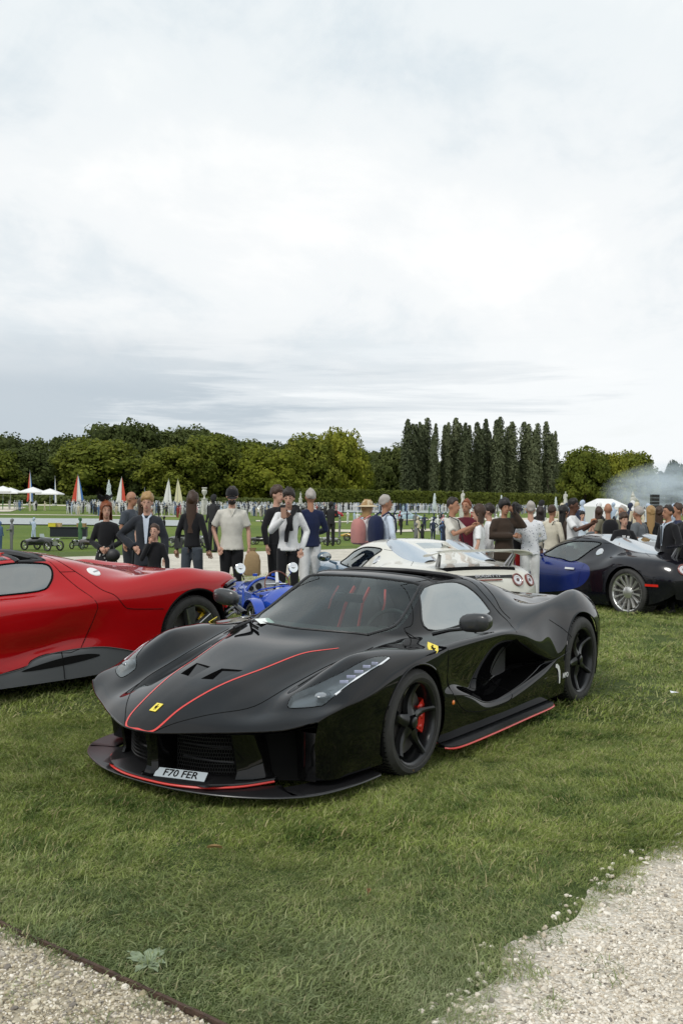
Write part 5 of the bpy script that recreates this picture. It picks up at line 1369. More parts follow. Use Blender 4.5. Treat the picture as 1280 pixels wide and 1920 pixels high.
        hl = MB(); hp = [S.project(p, 'top', neg) for p in [(.85, .62), (.45, .70), (.42, .82), (.72, .82)]]
        hl.add([(q.x, sg * abs(q.y), q.z + .003) for q, n in hp], [(0, 1, 2, 3)]); hl.build('headlight', M_carbon, T)
    u = MB(); u.box((-1.35, 0, .20), (1.9, 1.74, .12)); u.box((-2.1, 0, .50), (.9, 1.3, .6)); u.box((-3.0, 0, .5), (.6, 1.2, .5)); u.box((.4, 0, .33), (1.2, 1.0, .3)); u.box((-.30, 0, .45), (.06, 1.4, .55)); u.build('undertray', M_void, T)
    cb = MB(); cb.box((-.95, 0, .30), (1.4, 1.5, .05)); cb.box((-1.50, 0, .68), (.06, 1.1, .66)); cb.box((-1.0, .74, .50), (1.3, .05, .50)); cb.box((-1.0, -.74, .50), (1.3, .05, .50)); cb.build('cabin_lining', M_leather, T)
    for sg in (1, -1):
        st = empty('seat', (-1.0, sg * .36, .36)); st.parent = T
        b = MB(); b.box((-.24, 0, .36), (.14, .46, .56), rot=rotm(0, R(-14), 0), taper=.8); b.build('seat_back', M_leather, st)
        b = MB(); b.box((-.31, 0, .68), (.09, .22, .16), rot=rotm(0, R(-14), 0), taper=.8); b.build('headrest', M_leather, st)
        b = MB(); b.box((.05, 0, .05), (.48, .46, .12)); b.build('seat_cushion', M_leather, st)
    da = MB(); da.box((-.28, 0, .70), (.36, 1.2, .14), taper=.8); da.build('dashboard', M_dark, T)
    sw = MB(); sw.M = Matrix.Translation((-.52, .36, .74)) @ Matrix.Rotation(R(66), 4, 'Y'); sw.tube([(.17 * math.cos(a), .18 * math.sin(a), 0) for a in [2 * math.pi * k / 28 for k in range(28)]], .015, 8, closed=True); sw.box((0, 0, 0), (.03, .34, .02)); sw.M = None; sw.build('steering_wheel', M_leather, T)
    # dark seal framing the open roof, a red tab on it
    G = S.G; dv, du = S.dv, S.du
    for jj in (int(7.0 * du), int(8.0 * du)):
        hd = MB(); hp = [tuple(G[i, jj]) for i in range(0, 2 * dv + 1)]; hp = [(p[0], -p[1], p[2]) for p in hp[::-1]] + hp[1:]
        hd.tube([(p[0] + (.0 if jj < 8 * du else .02), p[1], p[2] - .022) for p in hp], .036, 8); hd.build('roof_frame', M_dark, T)
    for sg in (1, -1):
        rl = MB(); rl.tube([(G[2 * dv, j][0], sg * G[2 * dv, j][1], G[2 * dv, j][2] - .012) for j in range(7 * du, 8 * du + 1)], .02, 8); rl.build('roof_side_rail', M_dark, T)
    tb = MB(); tb.box((-1.04, .32, 1.12), (.035, .05, .03)); tb.build('roof_latch', M_red_line, T)
    T.matrix_world = fwd_matrix((-3.84, 7.66), (-.66, -.7513), .04); S.bm.free(); return T

# ================================================================== the two rounded two-tone coupes with raised rear wings
def coupe_ctrl():
    C_ = []; c = lambda *p: C_.append(p)
    # rows: 0 centre 1 inner 2 roof side 3 belt 4 shoulder 5 widest 6 side 7 lower 8 bottom
    c((.92,0,.50),(.90,.25,.50),(.84,.45,.50),(.74,.62,.50),(.62,.76,.48),(.52,.86,.44),(.52,.86,.34),(.52,.85,.24),(.52,.84,.14))
    c((.82,0,.60),(.80,.25,.60),(.74,.45,.60),(.64,.62,.61),(.52,.78,.60),(.42,.90,.52),(.42,.92,.40),(.42,.91,.27),(.42,.90,.13))
    c((.50,0,.68),(.50,.25,.68),(.46,.45,.69),(.40,.62,.72),(.32,.80,.72),(.25,.94,.60),(.25,.96,.44),(.25,.95,.28),(.25,.93,.12))
    c((.0,0,.76),(.0,.25,.76),(.0,.45,.77),(.0,.64,.80),(.0,.82,.79),(-.02,.965,.66),(-.02,.985,.48),(-.02,.97,.30),(-.02,.95,.12))
    c((-.35,0,.80),(-.38,.30,.80),(-.42,.50,.80),(-.44,.68,.815),(-.44,.84,.79),(-.44,.965,.68),(-.44,.985,.50),(-.44,.97,.30),(-.44,.95,.12))
    c((-.62,0,.96),(-.64,.30,.95),(-.68,.58,.91),(-.72,.74,.815),(-.72,.86,.775),(-.72,.965,.67),(-.72,.985,.50),(-.72,.97,.30),(-.72,.95,.12))
    c((-1.0,0,1.13),(-1.0,.28,1.12),(-1.02,.58,1.06),(-1.04,.80,.79),(-1.04,.88,.755),(-1.04,.965,.66),(-1.04,.985,.50),(-1.04,.97,.30),(-1.04,.95,.12))
    c((-1.40,0,1.195),(-1.40,.28,1.185),(-1.42,.60,1.115),(-1.42,.83,.76),(-1.42,.90,.725),(-1.42,.965,.64),(-1.42,.98,.50),(-1.42,.97,.30),(-1.42,.95,.12))
    c((-1.80,0,1.19),(-1.80,.28,1.18),(-1.82,.59,1.115),(-1.80,.84,.81),(-1.80,.92,.72),(-1.80,.97,.62),(-1.80,.975,.48),(-1.80,.97,.30),(-1.80,.95,.12))
    c((-2.15,0,1.13),(-2.15,.28,1.12),(-2.16,.56,1.065),(-2.14,.80,.90),(-2.12,.92,.76),(-2.12,.985,.64),(-2.12,.985,.48),(-2.12,.98,.30),(-2.12,.95,.13))
    c((-2.50,0,1.05),(-2.50,.28,1.04),(-2.50,.54,.995),(-2.48,.76,.93),(-2.46,.91,.865),(-2.46,.995,.70),(-2.46,1.0,.52),(-2.46,.99,.32),(-2.46,.96,.14))
    c((-2.85,0,.98),(-2.85,.28,.97),(-2.85,.54,.945),(-2.84,.74,.92),(-2.82,.88,.87),(-2.82,.985,.72),(-2.82,1.0,.54),(-2.82,.99,.34),(-2.82,.96,.16))
    c((-3.18,0,.93),(-3.18,.28,.925),(-3.18,.54,.91),(-3.17,.72,.89),(-3.14,.84,.85),(-3.12,.93,.72),(-3.12,.955,.56),(-3.12,.95,.38),(-3.12,.92,.22))
    c((-3.42,0,.88),(-3.42,.28,.875),(-3.41,.52,.865),(-3.38,.68,.845),(-3.33,.79,.80),(-3.29,.87,.70),(-3.28,.89,.57),(-3.28,.88,.42),(-3.27,.86,.28))
    c((-3.56,0,.76),(-3.56,.26,.755),(-3.54,.48,.75),(-3.51,.63,.73),(-3.46,.74,.70),(-3.42,.81,.63),(-3.40,.83,.54),(-3.39,.82,.44),(-3.37,.80,.34))
    c((-3.60,0,.56),(-3.60,.25,.56),(-3.58,.46,.56),(-3.55,.60,.55),(-3.50,.70,.53),(-3.46,.76,.50),(-3.44,.78,.46),(-3.43,.77,.42),(-3.41,.76,.38))
    c((-3.56,0,.30),(-3.56,.25,.30),(-3.54,.45,.30),(-3.52,.58,.30),(-3.47,.67,.30),(-3.43,.72,.31),(-3.42,.74,.32),(-3.41,.74,.33),(-3.40,.73,.34))
    return [[col[r] for col in C_] for r in range(9)]
def make_coupe(pa, pb, scoopm, loc, fwd, z, label, spokes, rimm):
    T = empty('coupe', label=label, cat='car', group='two-tone coupes with raised rear wings')
    S = Shell(coupe_ctrl(), du=8, dv=8, smooth=3)
    S.by_uv(1, lambda u, v, c: 4.0 < u < 6.4 and v < 1.85)
    win = smoothpoly([(-.72, .815), (-.84, .905), (-1.0, .985), (-1.28, 1.055), (-1.62, 1.075), (-1.90, 1.055), (-1.78, .95), (-1.52, .755), (-1.2, .775)], 4)
    S.cut(2, win, 'side', lambda c: c.y > .45 and c.z > .72)
    S.cut(90, circle(0, .34, .37, 36), 'side', lambda c: c.y > .5)
    S.cut(90, circle(-2.71, .36, .40, 36), 'side', lambda c: c.y > .5)
    rearwin = [(-2.02, -.02), (-2.02, .20), (-2.30, .22), (-2.30, -.02)]
    S.cut(5, rearwin, 'top')
    S.cut(6, [(-3.28, -.02), (-3.28, .58), (-3.415, .50), (-3.415, -.02)], 'top')     # dark recess under the wing
    cl = smoothpoly([(-.60, .86), (-1.1, .80), (-1.5, .765), (-1.82, .735), (-1.965, .66), (-1.96, .54), (-1.78, .38), (-1.4, .275), (-.8, .20), (-.33, .16)], 4, False)
    front = cl + [(-.33, .05), (1.2, .05), (1.2, 1.3), (-.45, 1.3), (-.55, .9)]
    S.cut(3, front, 'side')
    S.extract(0, 'rear_body', pb, T); S.extract(3, 'front_body', pa, T)
    S.extract(1, 'windscreen', M_screen, T)
    S.extract(2, 'side_window', glassmat('coupe_glass', (.55, .68, .66), alpha=.10), T, mirror='split')
    S.extract(5, 'rear_window', M_sideglass, T); S.extract(6, 'wing_recess', M_void, T)
    for neg in (False, True):
        sg = -1 if neg else 1
        g = MB(); S.line(win, 'side', g, .011, neg, closed=True, raw=True); g.build('window_seal', M_void, T)
        g = MB(); S.line([(-1.93, 1.065), (-2.2, 1.045), (-2.6, .975), (-2.95, .91)], 'side', g, .003, neg); g.build('panel_gap', M_void, T)
        g = MB(); S.line([(-1.80, .72), (-1.72, .40)], 'side', g, .003, neg); g.build('door_gap', M_void, T)
        g = MB(); S.line([(-.48, .80), (-.42, .50), (-.50, .22)], 'side', g, .003, neg); g.build('door_gap', M_void, T)
        q, n = S.project((-1.98, .925), 'side', neg); F = frame_on(n)
        g = MB(); g.lathe([(0, .004), (.040, .004), (.060, .010), (.066, .002), (.066, -.004)], seg=26); o = g.build('fuel_flap', M_chrome, T); o.matrix_local = Matrix.Translation(q) @ F.to_4x4() @ Matrix.Diagonal((1, 1.15, 1, 1))
        q, n = S.project((-1.55, .64), 'side', neg); F = frame_on(n)
        g = MB(); g.box((0, 0, .016), (.20, .030, .018)); o = g.build('door_handle', M_chrome, T); o.matrix_local = Matrix.Translation(q) @ F.to_4x4()
        wheel(T, (-2.71, sg * .985, .36), .36, .36, .285, sg, rimm, spokes, name='rear_wheel')
        wheel(T, (0, sg * .975, .335), .335, .27, .265, sg, rimm, spokes, name='front_wheel')
        arch_liner(T, 0, .34, .371, .95, sg); arch_liner(T, -2.71, .36, .401, .97, sg)
        mr = empty('door_mirror', (0, 0, 0)); mr.parent = T
        a = MB(); a.tube([(-.78, sg * .84, .80), (-.80, sg * .96, .84)], [.022, .014], 8); a.build('mirror_arm', pa, mr)
        a = MB(); a.ball((-.82, sg * 1.05, .905), (.07, .11, .072), 16, 10); a.build('mirror_shell', pa, mr)
        a = MB(); a.ball((-.856, sg * 1.05, .905), (.045, .095, .058), 14, 8); a.build('mirror_glass', M_sideglass, mr)
        # silver intake scoop on the engine cover
        sc = MB(); rows = []; nx, ny = 22, 12
        for i in range(nx + 1):
            t = i / nx; x = -1.72 - 1.18 * t; r_ = []
            for j in range(ny + 1):
                s_ = j / ny; w = math.sin(math.pi * min(1, t * 1.15) ** .8 * .5 + 0) ** .6 * (1 - max(0, (t - .8) / .2) ** 2 * .5)
                y = .47 + (s_ - .5) * .36 * w - .02 * t
                q, n = S.project((x, y), 'top')
                h = .085 * (math.sin(math.pi * s_) ** .55) * (math.sin(math.pi * (.08 + .84 * t)) ** .7)
                r_.append((q.x, sg * q.y, q.z + h - .006))
            rows.append(r_)
        sc.sheet(rows); sc.build('intake_scoop', scoopm, T)
        # tail lamps
        for (yy, zz_) in ((.45, .755), (.665, .745)):
            h = S.bvh.ray_cast(Vector((-5, yy, zz_)), Vector((1, 0, 0))); q = h[0]; n = S.normal_at(q)
            if n.x > 0: n = -n
            q = Vector((q.x, sg * q.y, q.z)); n = Vector((n.x, sg * n.y, n.z)); F = frame_on(n)
            tl = MB(); tl.lathe([(.088, -.01), (.086, .012), (.072, .018), (.060, .004)], seg=26); o = tl.build('tail_lamp', mat('tail_red', (.20, .055, .045), rough=.2, coat=1), T); o.matrix_local = Matrix.Translation(q) @ F.to_4x4()
            tl = MB(); tl.lathe([(.068, .006), (.046, .010), (.040, .004), (0, .003)], seg=22); tl.build('lamp_lens', mat('tail_clear', (.62, .62, .64), rough=.15, coat=1), o)
            tl = MB(); tl.lathe([(.022, .010), (.018, .016), (0, .017)], seg=16); tl.build('lamp_core', mat('tail_dark', (.10, .03, .03), rough=.2, coat=1), o)
        q, n = S.project((-3.15, .50), 'side', neg); F = frame_on(n)
        rf = MB(); rf.box((0, 0, .002), (.20, .035, .006)); o = rf.build('side_reflector', mat('reflector_red', (.62, .02, .01), rough=.2, coat=1), T); o.matrix_local = Matrix.Translation(q) @ F.to_4x4()
        ps = MB(); ps.tube([(-3.12, sg * .50, .86), (-3.30, sg * .55, 1.07)], [.032, .026], 4, flat=.45); ps.tube([(-3.22, sg * .51, .86), (-3.33, sg * .55, 1.06)], [.02, .016], 6); ps.build('wing_strut', M_steel, T)
        st = empty('seat', (-1.25, sg * .36, .36)); st.parent = T
        b = MB(); b.box((-.22, 0, .34), (.14, .46, .56), rot=rotm(0, R(-14), 0), taper=.8); b.build('seat_back', M_leather, st)
        b = MB(); b.box((-.30, 0, .68), (.09, .22, .14), taper=.8); b.build('headrest', M_leather, st)
        b = MB(); b.box((.05, 0, .05), (.48, .46, .12)); b.build('seat_cushion', M_leather, st)
    wg = MB(); rows = []
    for y in np.linspace(-.72, .72, 25):
        k = abs(y) / .72; dz_ = -.05 * k ** 6; ch = .17 - .03 * k ** 4
        rows.append([(-3.33 + a * ch, y, 1.10 + dz_ + b) for a, b in ((1, -.004), (.7, .016), (.2, .026), (-.5, .030), (-1, .040), (-1, .026), (-.5, .008), (.2, -.008), (.7, -.014))])
    wg.sheet(rows, closed_v=True); wg.add(rows[0] + [], [tuple(range(9))]); wg.add(rows[-1] + [], [tuple(range(9))]); wg.build('rear_wing', pb if scoopm is not M_chrome else pb, T)
    # mesh panel and lettering on the tail
    mp = MB(); mp.box((-3.535, 0, .80), (.02, .74, .035), rot=rotm(0, R(30), 0)); mp.build('tail_vent', M_dark, T)
    text_part('tail_lettering', 'BUGATTI', .055, M_steel, T, Vector((-3.552, 0, .812)), frame_on(Vector((-1, 0, .5))), squeeze=1.6)
    bl = MB(); bl.box((-3.575, 0, .765), (.012, .40, .014)); bl.build('brake_light', mat('brake_red', (.25, .03, .02), rough=.3), T)
    ex = MB(); ex.box((-3.52, 0, .40), (.14, .80, .16)); ex.build('exhaust_panel', M_void, T)
    u = MB(); u.box((-1.35, 0, .20), (2.0, 1.74, .12)); u.box((-2.3, 0, .48), (.5, 1.2, .6)); u.box((-3.0, 0, .5), (.8, 1.2, .5)); u.box((.35, 0, .36), (.9, 1.0, .36)); u.box((-.36, 0, .45), (.06, 1.5, .5)); u.build('undertray', M_void, T)
    cb = MB(); cb.box((-1.2, 0, .30), (1.5, 1.5, .05)); cb.box((-1.85, 0, .68), (.06, 1.3, .7)); cb.build('cabin_lining', M_leather, T)
    da = MB(); da.box((-.62, 0, .72), (.36, 1.3, .12), taper=.8); da.build('dashboard', M_dark, T)
    sw = MB(); sw.M = Matrix.Translation((-.86, .36, .80)) @ Matrix.Rotation(R(66), 4, 'Y'); sw.tube([(.17 * math.cos(a), .18 * math.sin(a), 0) for a in [2 * math.pi * k / 28 for k in range(28)]], .013, 6, closed=True); sw.box((0, 0, 0), (.03, .34, .02)); sw.M = None; sw.build('steering_wheel', M_leather, T)
    T.matrix_world = fwd_matrix(loc, fwd, z); S.bm.free(); return T

# ================================================================== small blue open roadster seen from behind
def make_roadster():
    blue = paint('roadster_blue', (.010, .060, .42), dust=.04, spec=.3)
    T = empty('small_roadster', label='small blue open vintage roadster with round mirrors and engine-turned dashboard', cat='car')
    # body: x forward; cowl at x=0, tail behind
    b = MB(); rows = []
    for x, w, zt, zb in ((.95, .13, .52, .22), (.80, .17, .56, .18), (.45, .22, .62, .16), (.10, .27, .67, .15), (.0, .285, .69, .15)):
        rows.append([(x, w * math.sin(a) * 1.0, (zt + zb) / 2 + (zt - zb) / 2 * math.cos(a)) for a in [R(-175 + 350 * k / 20) for k in range(21)]])
    b.sheet(rows); b.add(rows[0], [tuple(range(21))]); b.build('bonnet', blue, T)
    b = MB(); rows = []
    for x, w, zt in ((.02, .285, .56), (-.15, .30, .53), (-.40, .305, .53), (-.62, .30, .61), (-.80, .27, .65), (-1.05, .15, .52), (-1.25, .02, .34)):
        n = 9; r_ = [(x, s_ * w, .15) if k == 0 else (x, s_ * w * 1.04, .15 + (zt - .15) * k / (n - 1)) for s_ in (1,) for k in range(n)]
        rows.append(r_ + [(p[0], -p[1], p[2]) for p in r_[::-1]] if x > -.5 else [(x, w * math.sin(R(-165 + 330 * k / 17)), .15 + (zt - .15) * (.5 + .5 * math.cos(R(-165 + 330 * k / 17)))) for k in range(18)][::-1])
    for i in range(3): pass
    b.sheet([r_[:9] for r_ in rows[:4]]); b.sheet([r_[9:] for r_ in rows[:4]]); b.sheet(rows[3:]); b.build('body_tub', blue, T)
    lp_ = MB(); lp_.tube([(.02, s * .28, .60) for s in (1,)] + [(-.15, .305, .535), (-.40, .31, .535), (-.60, .27, .60), (-.62, 0, .64), (-.60, -.27, .60), (-.40, -.31, .535), (-.15, -.305, .535), (.02, -.28, .60)], .009, 6); lp_.build('cockpit_edge', blue, T)
    s = MB(); s.box((-.5, 0, .36), (.08, .5, .34), rot=rotm(0, R(-12), 0)); s.box((-.30, 0, .24), (.38, .5, .10)); s.build('seat', M_leather, T)
    f = MB(); f.box((-.2, 0, .17), (.9, .54, .03)); f.build('floor_pan', M_void, T)
    d = MB(); pts = [(.262 * math.sin(a), .42 + .255 * math.cos(a)) for a in [R(-95 + 190 * k / 18) for k in range(19)]]
    d.prism(pts, -.004, .004, 'X'); o = d.build('dashboard', mat('engine_turned_alloy', (.50, .52, .54), rough=.45, metal=.15, noise_amt=.25, nscale=60), T); o.location = (-.005, 0, 0)
    tr = MB(); tr.tube([(-.01, p[0] * 1.03, p[1] + .008) for p in pts], .016, 8); tr.build('cowl_rim', blue, T)
    for (y, z, r_) in ((.19, .56, .030), (.10, .585, .040), (.155, .48, .045), (.05, .485, .045), (-.12, .56, .035), (-.18, .49, .035)):
        g = MB(); g.lathe([(r_, .012), (r_ * .86, .016), (r_ * .84, .008), (0, .008)], axis='X', seg=18); o = g.build('gauge', M_dark, T); o.matrix_local = Matrix.Translation((-.008, y, z)) @ Matrix.Rotation(math.pi, 4, 'Z')
        g2 = MB(); g2.lathe([(r_ * .7, .0095), (0, .0095)], axis='X', seg=14); g2.build('gauge_face', M_white if r_ > .042 else M_dark, o)
    sw = MB(); n = 36; sw.tube([(0, .155 * math.cos(a), .155 * math.sin(a)) for a in [2 * math.pi * k / n for k in range(n)]], .0085, 8, closed=True)
    w = sw.build('steering_wheel', mat('varnished_wood', (.16, .05, .025), rough=.3, coat=.7), T); w.matrix_local = Matrix.Translation((-.16, -.085, .615)) @ Matrix.Rotation(R(12), 4, 'Y')
    for k in range(4):
        a = math.pi / 2 * k; sp = MB(); sp.tube([(-.004, .02 * math.cos(a), .02 * math.sin(a)), (-.004, .148 * math.cos(a), .148 * math.sin(a))], [.014, .010], 4, flat=1.6); sp.build('wheel_spoke', M_chrome, w)
    for sg in (1, -1):
        m = MB(); m.tube([(.02, sg * .27, .66), (.0, sg * .30, .72), (-.01, sg * .325, .76)], .008, 6); m.lathe([(0, .010), (.062, .008), (.066, -.004), (.05, -.02), (0, -.028)], c=(-.02, sg * .335, .80), axis='X', seg=22)
        m.M = None; mo = m.build('round_mirror', M_chrome, T)
        mf = MB(); mf.M = Matrix.Translation((-.032, sg * .335, .80)) @ Matrix.Rotation(R(14), 4, 'Y'); mf.lathe([(0, -.012), (.058, -.012), (.062, 0)], axis='X', seg=22); mf.M = None; mf.build('mirror_face', mat('mirror_silvered', (.85, .87, .87), rough=.05, metal=1.0), mo)
        sc = MB(); sc.tube([(.06, sg * .12, .70), (.06, sg * .12, .73)], .03, 8); sc.build('aero_screen_base', blue, T)
        for (x, yy) in ((.85, .42), (-.70, .42)):
            W = empty('wheel', (x, sg * yy, .23)); W.parent = T; W.scale = (1, sg, 1)
            t = MB(); t.lathe([(.185, -.02), (.20, .0), (.225, .0), (.245, -.02), (.25, -.045), (.245, -.07), (.225, -.09), (.20, -.09), (.185, -.07), (.185, -.02)], axis='Y', seg=36); t.build('tyre', M_tyre, W)
            r_ = MB(); r_.lathe([(.188, -.012), (.175, -.02), (.172, -.07)], axis='Y', seg=36); r_.lathe([(0, .01), (.03, .006), (.045, -.02), (.05, -.06)], axis='Y', seg=18); r_.build('rim', M_steel, W)
            for k in range(8):
                a = 2 * math.pi * k / 8; sp = MB(); sp.tube([(.03 * math.cos(a), -.02, .03 * math.sin(a)), (.178 * math.cos(a), -.03, .178 * math.sin(a))], [.02, .012], 4, flat=.6); sp.build('spoke', M_steel, W)
            if True:
                fd = MB(); rows = []
                for k in range(13):
                    a = R(15 + 150 * k / 12) if x > 0 else R(10 + 160 * k / 12); rr = .285
                    rows.append([(x + rr * math.cos(a) * u, sg * (yy + .025 - v_), .23 + rr * math.sin(a) * u) for u, v_ in ((.95, 0), (1.0, .012), (1.02, .065), (1.0, .12), (.95, .13))])
                fd.sheet(rows); fd.build('mudguard', blue, T)
        ax = MB(); ax.tube([(.85, sg * .02, .23), (.85, sg * .38, .23)], .018, 6); ax.tube([(-.70, sg * .02, .23), (-.70, sg * .38, .23)], .025, 6); ax.build('axle', M_dark, T)
        hl = MB(); hl.ball((.92, sg * .24, .50), (.06, .06, .06), 12, 8); hl.build('headlamp', M_chrome, T)
    ra = MB(); ra.prism([(-.13, .22), (.13, .22), (.14, .5), (.07, .56), (-.07, .56), (-.14, .5)], .94, .98, 'X'); ra.build('radiator', M_chrome, T)
    return T

red_car = make_red()
P_blue = paint('deep_blue_lacquer', (.005, .018, .15), dust=.04, rough=.25, spec=.3)
P_navyblack = paint('blue_black_lacquer', (.004, .004, .008), dust=.05)
P_cream = paint('cream_white_lacquer', (.66, .645, .575), dust=.04, rough=.35, spec=.4)
P_ice = paint('ice_blue_lacquer', (.12, .20, .28), dust=.05, rough=.25, spec=.4, metal=.3)
M_silver = mat('polished_alloy_panel', (.66, .68, .70), rough=.16, metal=.85, coat=.4)
coupe_dark = make_coupe(P_blue, P_navyblack, M_silver, (3.661, 17.179), (-.5314, .8471), -.03,
    'blue and black rounded coupe with silver roof scoops, parked at the right edge', lambda W, r, m: spokes_fine(W, r, m, n=14, wd=.026, flare=.020), mat('bright_alloy', (.74, .74, .72), rough=.28, metal=.85))
coupe_white = make_coupe(P_ice, P_cream, mat('pale_blue_scoop', (.50, .56, .62), rough=.15, metal=.6, coat=.6), (.39, 15.16), (-.4025, .9154), -.07,
    'cream and ice blue rounded coupe with raised rear wing, behind the black supercar', lambda W, r, m: spokes_fine(W, r, m, n=10, wd=.03), M_steel)
roadster = make_roadster()
roadster.matrix_world = fwd_matrix((-.90, 11.6), (-.40, .917), 0.03)
# ================================================================== people
def skin(name, c): return mat(name, c, rough=.55, spec=.35)
SK = {'fair': skin('fair_skin', (.50, .29, .21)), 'tan': skin('tanned_skin', (.36, .18, .11)), 'brown': skin('brown_skin', (.10, .045, .028))}
def cloth(name, c, b=.35, rough=.85): return mat('cloth_' + name, c, rough=rough, bump=b, bscale=18, spec=.2, sheen=.15, noise_amt=.10, nscale=9)
CL = dict(black=cloth('black', (.010, .010, .012)), char=cloth('charcoal', (.022, .025, .032)), white=cloth('white', (.70, .70, .70)), offw=cloth('off_white', (.58, .56, .50)), cream=cloth('cream', (.56, .52, .42)),
          navy=cloth('navy', (.010, .016, .050)), grey=cloth('grey', (.11, .12, .13)), slate=cloth('slate', (.05, .06, .075)), maroon=cloth('maroon', (.09, .010, .020)), brown=cloth('brown', (.040, .026, .018)), beige=cloth('beige', (.36, .31, .22)),
          khaki=cloth('khaki', (.17, .16, .11)), blue=cloth('blue', (.07, .12, .26)), ltblue=cloth('light_blue', (.36, .44, .60)), denim=cloth('denim', (.04, .065, .12)), orange=cloth('orange', (.50, .10, .03)), pink=cloth('pink', (.45, .20, .18)), red=cloth('red', (.40, .02, .02)), teal=cloth('teal', (.05, .20, .22)), sky_=cloth('pale_blue', (.55, .62, .72)), olive=cloth('olive', (.09, .09, .05)))
def dotted(name, base, spot_c, sc, thr):
    m, nt, b = newmat(name); t = nt.nodes.new('ShaderNodeTexCoord'); v = N(nt, 'ShaderNodeTexVoronoi', i_Scale=sc); nt.links.new(t.outputs['Object'], v.inputs['Vector'])
    nt.links.new(mixc(nt, ramp(nt, v.outputs['Distance'], [(thr - .04, 1.), (thr + .02, 0.)]), base, spot_c), b.inputs['Base Color']); b.inputs['Roughness'].default_value = .85; return m
CL['floral'] = dotted('floral_cloth', (.010, .010, .012), (.66, .66, .62), 22, .28); CL['starry'] = dotted('patterned_white_cloth', (.70, .71, .74), (.05, .06, .12), 30, .25)
HR = {k: mat('hair_' + k, c, rough=.45, bump=.6, bscale=70, spec=.4) for k, c in dict(black=(.010, .008, .007), brown=(.045, .022, .012), auburn=(.20, .055, .018), blond=(.36, .22, .09), grey=(.36, .33, .30), dark=(.020, .013, .010), orange=(.30, .11, .03)).items()}
M_eye = mat('eye_dark', (.012, .010, .010), rough=.2); M_lip = mat('lips', (.30, .10, .09), rough=.5); M_shoe = mat('shoe_leather', (.02, .018, .018), rough=.4)
def remesh(mb, name, vox, m, parent, smooth=3, extra=None):
    me = bpy.data.meshes.new(name); me.from_pydata(mb.v, [], mb.f); me.update()
    ob = bpy.data.objects.new(name, me); COL.objects.link(ob)
    r = ob.modifiers.new('r', 'REMESH'); r.mode = 'VOXEL'; r.voxel_size = vox; r.use_smooth_shade = True
    s = ob.modifiers.new('s', 'SMOOTH'); s.factor = .5; s.iterations = smooth
    bpy.context.view_layer.update(); dg = bpy.context.evaluated_depsgraph_get()
    out = bpy.data.meshes.new_from_object(ob.evaluated_get(dg)); bpy.data.objects.remove(ob); bpy.data.meshes.remove(me)
    if extra is not None and extra.f:
        bm = bmesh.new(); bm.from_mesh(out); ex = extra.mesh('x'); bm.from_mesh(ex); bm.to_mesh(out); bm.free(); bpy.data.meshes.remove(ex)
        out.polygons.foreach_set('use_smooth', [True] * len(out.polygons))
    out.name = name; return link_mesh(name, out, parent, [m])
ARM = {'down': ((.255, .03, 1.17), (.265, -.04, .92)), 'hip': ((.40, .09, 1.20), (.165, -.07, 1.04)), 'pocket': ((.285, .07, 1.18), (.19, -.07, .93)), 'front': ((.255, -.01, 1.17), (.05, -.23, 1.08)),
       'phone': ((.27, -.10, 1.19), (.08, -.28, 1.38)), 'ear': ((.33, -.10, 1.33), (.115, -.06, 1.59)), 'clap': ((.24, -.14, 1.22), (.045, -.36, 1.34)), 'mouth': ((.23, -.12, 1.18), (.035, -.135, 1.47)), 'fold': ((.27, -.04, 1.18), (-.10, -.19, 1.19)), 'back': ((.27, .10, 1.20), (.10, .16, 1.0)), 'hold': ((.26, -.02, 1.17), (.20, -.26, 1.12))}
def limb(mb, P, rads, seg=10): mb.tube(P, rads, seg)
def hand(ex, el, ha, curl=.5):
    el, ha = Vector(el), Vector(ha); d = (ha - el).normalized(); side = d.cross(Vector((0, 1, .2))).normalized(); nrm = d.cross(side).normalized()
    for k in range(4):
        o = (k - 1.5) * .019; l = (.062, .074, .070, .054)[k]; b = ha + d * .062 + side * o
        ex.tube([b - d * .03, b, b + d * l * .55 + nrm * l * .15 * curl, b + d * l * (1 - .25 * curl) + nrm * l * .6 * curl], [.0095, .009, .008, .006], 6)
    b = ha + d * .015 + side * .034; ex.tube([b - side * .02, b, b + d * .03 + side * .014, b + d * .055 + side * .012 + nrm * .012], [.012, .011, .009, .007], 6)
